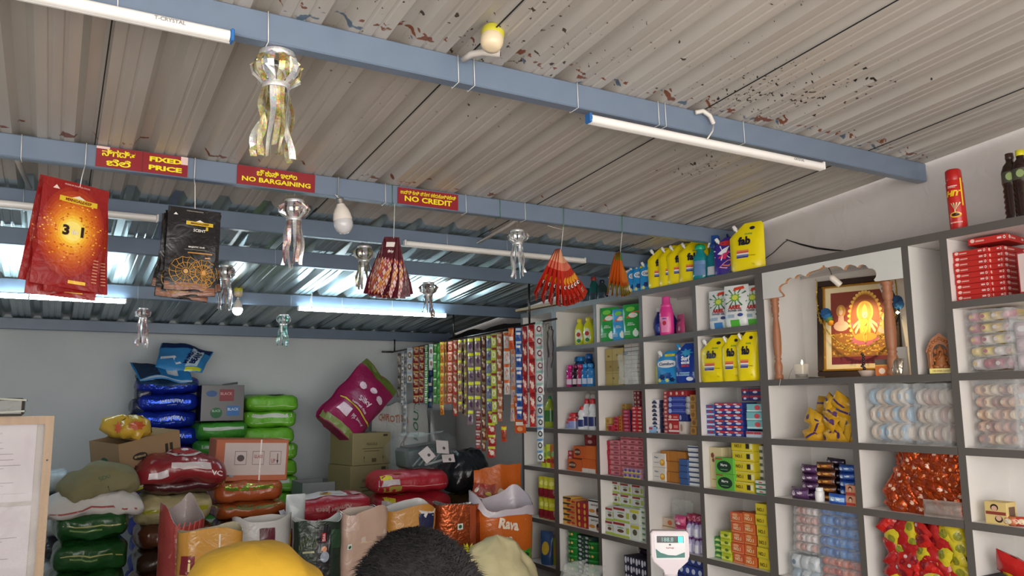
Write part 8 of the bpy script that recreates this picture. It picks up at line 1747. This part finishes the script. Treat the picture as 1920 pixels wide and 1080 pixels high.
# ------------------------------------------------------------------ people
def skin_body(name, nodes, edges, mat, sub=2):
    me = bpy.data.meshes.new(name); me.from_pydata([n[0] for n in nodes], edges, []); o = bpy.data.objects.new(name, me); COL.objects.link(o)
    o.modifiers.new('skin', 'SKIN'); sv = me.skin_vertices[0].data
    for i, n in enumerate(nodes): r = n[1]; sv[i].radius = (r, r) if not isinstance(r, tuple) else r; sv[i].use_root = (i == 0)
    sm = o.modifiers.new('sub', 'SUBSURF'); sm.levels = sub; sm.render_levels = sub; 
    o.modifiers['skin'].use_smooth_shade = True; me.materials.append(mat); return o
def hand_nodes(nodes, edges, wi, base, d, side, up, s=1.0):
    """palm and five fingers grown from wrist vertex wi; d along the hand, side across, up the back of the hand"""
    d, side, up = Vector(d).normalized(), Vector(side).normalized(), Vector(up).normalized(); base = Vector(base)
    pc = base+d*.045*s; nodes.append((tuple(pc), (.030*s, .017*s))); pi_ = len(nodes)-1; edges.append((wi, pi_))
    for k, (off, L, r) in enumerate(((-.030, .062, .0085), (-.010, .072, .009), (.011, .068, .009), (.030, .054, .008))):
        k0 = base+d*.088*s+side*off*s; nodes.append((tuple(k0), .0105*s)); a = len(nodes)-1; edges.append((pi_, a)); p = k0; dd = d.copy()
        for j in range(3): dd = (dd-up*(.22+.12*j)).normalized(); p = p+dd*L/3*s; nodes.append((tuple(p), r*s*(1-.1*j))); edges.append((len(nodes)-2 if j else a, len(nodes)-1))
    t = base+d*.02*s-side*.028*s; nodes.append((tuple(t), .012*s)); a = len(nodes)-1; edges.append((pi_, a)); p = t
    for j in range(2): p = p+(d*.7-side*.7-up*.2*j).normalized()*.030*s; nodes.append((tuple(p), .010*s)); edges.append((len(nodes)-2, len(nodes)-1))
SKN = C('#6a4030', 'matt'); HAIR = C('#1c191b', 'cloth')
def head_mesh(name, mat, loc, rot, parent, s=1.0):
    """head with brow, nose, lips and ears; faces local -Y, origin at the neck"""
    def S_(u, v):
        th = u*2*PI; z = v; a = PI*(v-.5); cz = math.sin(a); cr = math.cos(a)
        x = .076*cr*math.sin(th); y = -.094*cr*math.cos(th); zz = .118*cz
        if zz < 0: k = 1+.9*zz/.118*.38; x *= k; y = y*(1+.25*zz/.118) if y > 0 else y*(1+.02*zz/.118)
        f = max(0, math.cos(th))**8*cr
        y -= f*.020*math.exp(-((zz+.012)/.016)**2)*(1 if abs(x) < .03 else .2)*1.1      # nose
        y -= f*.005*math.exp(-((zz-.032)/.012)**2)                                       # brow
        y += .006*math.exp(-((zz-.012)/.010)**2)*math.exp(-((abs(x)-.032)/.014)**2)*(1 if y < 0 else 0)   # eye sockets
        y -= f*.006*math.exp(-((zz+.052)/.008)**2)                                       # lips
        y -= f*.008*math.exp(-((zz+.088)/.014)**2)                                       # chin
        return (x, y, zz+.145)
    m = MB().grid(S_, 48, 36, mat, cu=True, flip=False)
    m.lathe([(.050, -.03), (.048, .02), (.052, .06)], mat, 20, Matrix.Translation((0, .018, 0)))
    for s_ in (-1, 1):
        m.grid(lambda u, v: (s_*(.070+.014*math.sin(PI*v)*(.4+.6*u)), -.006+.020*u+.004*math.sin(PI*v), .128+.050*(v-.5)*(1-.25*u)+.004*u), 5, 8, mat); m.grid(lambda u, v: (s_*(.068+.014*math.sin(PI*v)*(.4+.6*u)), -.002+.022*u, .128+.054*(v-.5)*(1-.25*u)+.004*u), 5, 8, mat, flip=True)
    o = m.build(name, parent, loc, rot); o.scale = (s, s, s)
    e = MB()
    for s_ in (-1, 1):
        e.lathe([(0, -.011), (.008, -.008), (.011, 0), (.008, .008), (0, .011)], C('#e6e0d8', 'gloss'), 12, Matrix.Translation((s_*.031, -.076, .157))); e.ell(lambda x, z, q: (x, -.0875-q, z), s_*.031, .157, .0055, .0055, C('#241812'), e=.0004)
    e.build('eyes', o)
    l = MB().grid(lambda u, v: ((u-.5)*.05, -.0905-.003*math.sin(PI*u)+.006*(2*u-1)**2, .0895+.010*(v-.5)*math.sin(PI*u)), 10, 4, C('#7a4038', 'matt')); l.build('lips', o)
    return o
def hair_on(head, n, L, seed, spiky=.5, cover=-.35, sc=1.0, rad=.0021):
    """short thick hair: a cap plus many tapering locks"""
    rnd = random.Random(seed); m = MB()
    def cap(u, v):
        th = u*2*PI; a = PI/2*(1-v); lim = 0
        el = math.pi/2-(v*(math.pi/2+.62-.55*max(0, math.cos(th))**2)); r = 1.045
        return (.078*r*math.cos(el)*math.sin(th), -.096*r*math.cos(el)*math.cos(th), .145+.121*r*math.sin(el))
    m.grid(cap, 40, 16, HAIR, cu=True, flip=True)
    for i in range(n):
        u, v = rnd.random(), rnd.random()**.75; p = Vector(cap(u, v*.97)); c = Vector((0, .01, .13)); nr = (p-c).normalized()
        # locks sweep from the crown forward and down, with scatter
        sw = Vector((rnd.uniform(-1, 1), rnd.uniform(-1.2, .4), rnd.uniform(-.4, .5))); t = (sw-nr*sw.dot(nr)).normalized()
        ln = L*rnd.uniform(.5, 1.15); dr = (nr*spiky+t*(1-spiky)).normalized(); side = dr.cross(nr).normalized()*rad*rnd.uniform(.8, 1.7)
        p1 = p+dr*ln*.5; p2 = p+dr*ln*.85+t*ln*.2-Vector((0, 0, ln*.08)); q0 = p-nr*.004
        m.add([q0-side, q0+side, p1+side*.8, p1-side*.8, p2], [(0, 1, 2, 3), (3, 2, 4)], HAIR, True)
    return m.build('hair', head)
# front person: back of the head under the camera
P1 = empty('person', (0, 0, 0)); tag(P1, 'person seen from behind with thick short black hair at the bottom centre', 'person')
hp = aty(806, 973, 1.06); HT = hp.z; hx, hy = hp.x+.0, 1.06
s1 = 1.16; base = Vector((hx, hy, HT-(.145+.121*1.045+.016)*s1))
nd = [((hx, hy-.06, .90), (.15, .11)), ((hx, hy-.07, 1.05), (.14, .10)), ((hx, hy-.06, 1.18), (.16, .11)), ((hx, hy-.03, base.z-.01), .055)]
ed = [(0, 1), (1, 2), (2, 3)]
def limb(pts, start):
    prev = start
    for p, r in pts: nd.append((p, r)); ed.append((prev, len(nd)-1)); prev = len(nd)-1
    return prev
zS = base.z-.10
for s_ in (-1, 1):
    w_ = limb([((hx+s_*.16, hy-.05, zS), .055), ((hx+s_*.20, hy-.03, zS-.14), .046), ((hx+s_*.22, hy+.0, zS-.28), .038), ((hx+s_*.20, hy+.12, zS-.34), .034), ((hx+s_*.17, hy+.24, zS-.36), .025)], 2)
    hand_nodes(nd, ed, w_, (hx+s_*.17, hy+.25, zS-.36), (-.1*s_, 1, -.05), (s_, .1, 0), (0, 0, 1))
    limb([((hx+s_*.09, hy-.05, .82), .085), ((hx+s_*.10, hy-.02, .45), .060), ((hx+s_*.10, hy-.05, .22), .045), ((hx+s_*.10, hy-.06, .07), .035), ((hx+s_*.10, hy+.04, .035), .032), ((hx+s_*.10, hy+.10, .03), .028)], 0)
b1 = skin_body('body', nd, ed, SKN); b1.parent = P1
h1 = head_mesh('head', SKN, base, (math.radians(8), 0, math.radians(180+12)), P1, s1); hair_on(h1, 15000, .021, 3, spiky=.30, rad=.0009)
def shirt(name, rings, mat, parent, seed=0, amp=.006):
    wp = warp(seed, amp, 8); m = MB(); m.grid(lambda u, v: (lambda i, f: wp((lambda A, B: (A[0]+(B[0]-A[0])*f+(A[3]+(B[3]-A[3])*f)*math.cos(u*2*PI), A[1]+(B[1]-A[1])*f+(A[4]+(B[4]-A[4])*f)*math.sin(u*2*PI), A[2]+(B[2]-A[2])*f))(rings[i], rings[i+1])))(min(int(v*(len(rings)-1)), len(rings)-2), v*(len(rings)-1)-min(int(v*(len(rings)-1)), len(rings)-2)), 36, 30, mat, cu=True)
    return m.build(name, parent)
shirt('shirt', [(hx, hy-.06, .78, .19, .14), (hx, hy-.07, .95, .185, .135), (hx, hy-.07, 1.10, .20, .14), (hx, hy-.06, zS-.02, .235, .125), (hx, hy-.05, zS+.04, .16, .10), (hx, hy-.035, base.z-.015, .072, .068)], C('#3c4656', 'cloth'), P1, 4)
shirt('trousers', [(hx, hy-.05, .60, .18, .13), (hx, hy-.06, .85, .18, .135)], C('#2c2c34', 'cloth'), P1, 5)
for s_ in (-1, 1):
    q = shirt('trouser_leg', [(hx+s_*.10, hy-.04, .05, .075, .085), (hx+s_*.10, hy-.04, .45, .085, .09), (hx+s_*.095, hy-.05, .70, .10, .12)], C('#2c2c34', 'cloth'), P1, 6)
    mm = MB().tube([(hx+s_*.16, hy-.05, zS+.02), (hx+s_*.20, hy-.03, zS-.13), (hx+s_*.215, hy-.01, zS-.22)], [.072, .066, .062], C('#3c4656', 'cloth'), 16); mm.build('sleeve', P1)
# bending person in yellow
P2 = empty('person', (0, 0, 0)); tag(P2, 'person in a yellow shirt bent forward over the sacks at the bottom left', 'person')
yb_ = 2.75; c = aty(485, 1016, yb_); zT = c.z; xl_ = aty(385, 1075, yb_).x; xr_ = aty(596, 1060, yb_).x
X0 = xl_+.03; nd = []; ed = []
nd += [((X0-.02, yb_+.02, zT-.22), (.15, .12)), ((X0+.10, yb_+.02, zT-.14), (.14, .12)), ((c.x, yb_+.02, zT-.125), (.15, .12)), ((c.x+.13, yb_+.02, zT-.15), (.15, .11)), ((xr_+.03, yb_+.01, zT-.20), .055), ((xr_+.06, yb_, zT-.225), .055)]
ed = [(0, 1), (1, 2), (2, 3), (3, 4), (4, 5)]
for s_ in (-1, 1):
    w_ = limb([((xr_-.06, yb_+.02+s_*.17, zT-.20), .055), ((xr_-.03, yb_+.02+s_*.20, zT-.36), .046), ((xr_+.0, yb_+s_*.20, zT-.50), .038), ((xr_+.05, yb_+s_*.16, zT-.64), .032), ((xr_+.08, yb_+s_*.13, zT-.74), .025)], 3)
    hand_nodes(nd, ed, w_, (xr_+.08, yb_+s_*.13, zT-.75), (.3, 0, -1), (0, s_, 0), (1, 0, .3))
    limb([((X0-.04, yb_+s_*.09, zT-.34), .09), ((X0+.03, yb_+s_*.10, .50), .062), ((X0-.02, yb_+s_*.10, .25), .048), ((X0-.05, yb_+s_*.10, .07), .036), ((X0+.04, yb_+s_*.10, .035), .032), ((X0+.10, yb_+s_*.10, .03), .026)], 0)
b2 = skin_body('body', nd, ed, SKN); b2.parent = P2
h2 = head_mesh('head', SKN, (xr_+.05, yb_+.005, zT-.215), (math.radians(0), math.radians(0), 0), P2, .96)
h2.rotation_euler = Matrix(((0, -1, 0), (-.25, 0, -.97), (.97, 0, -.25))).to_euler()
h2.rotation_euler = (Matrix.Rotation(math.radians(112), 4, 'Y') @ Matrix.Rotation(math.radians(90), 4, 'Z')).to_euler()
hair_on(h2, 2200, .03, 5, spiky=.35, rad=.002)
YS = C('#d2a52c', 'cloth'); wp = warp(9, .008, 8); m = MB()
R = [(X0-.10, zT-.25, .155, .11), (X0-.03, zT-.17, .165, .135), (X0+.07, zT-.135, .17, .132), (c.x, zT-.13, .185, .13), (c.x+.09, zT-.145, .20, .13), (xr_-.06, zT-.175, .20, .115), (xr_-.01, zT-.19, .13, .095), (xr_+.015, zT-.195, .080, .075)]
def ys(u, v):
    f = v*(len(R)-1); i = min(int(f), len(R)-2); f -= i; G = [R[max(0, i-1)], R[i], R[i+1], R[min(len(R)-1, i+2)]]; x, z, ry, rz = [.5*(2*G[1][k]+(G[2][k]-G[0][k])*f+(2*G[0][k]-5*G[1][k]+4*G[2][k]-G[3][k])*f*f+(3*G[1][k]-G[0][k]-3*G[2][k]+G[3][k])*f**3) for k in range(4)]
    return wp((x, yb_+.02+ry*math.cos(u*2*PI), z+rz*sgp(math.sin(u*2*PI), .85)+.004*math.sin(v*26+u*10)*max(0, v-.4)))
m.grid(ys, 44, 44, YS, cu=True, flip=True); m.build('shirt', P2)
for s_ in (-1, 1): MB().tube([(xr_-.07, yb_+.02+s_*.15, zT-.18), (xr_-.045, yb_+.02+s_*.20, zT-.30), (xr_-.03, yb_+.02+s_*.205, zT-.38)], [.085, .070, .064], YS, 18).build('sleeve', P2)
for s_ in (-1, 1): MB().tube([(X0-.05, yb_+s_*.08, zT-.26), (X0-.02, yb_+s_*.10, .62), (X0+.02, yb_+s_*.10, .48), (X0-.03, yb_+s_*.10, .10)], [.13, .105, .09, .075], C('#33323a', 'cloth'), 18).build('trouser_leg', P2)
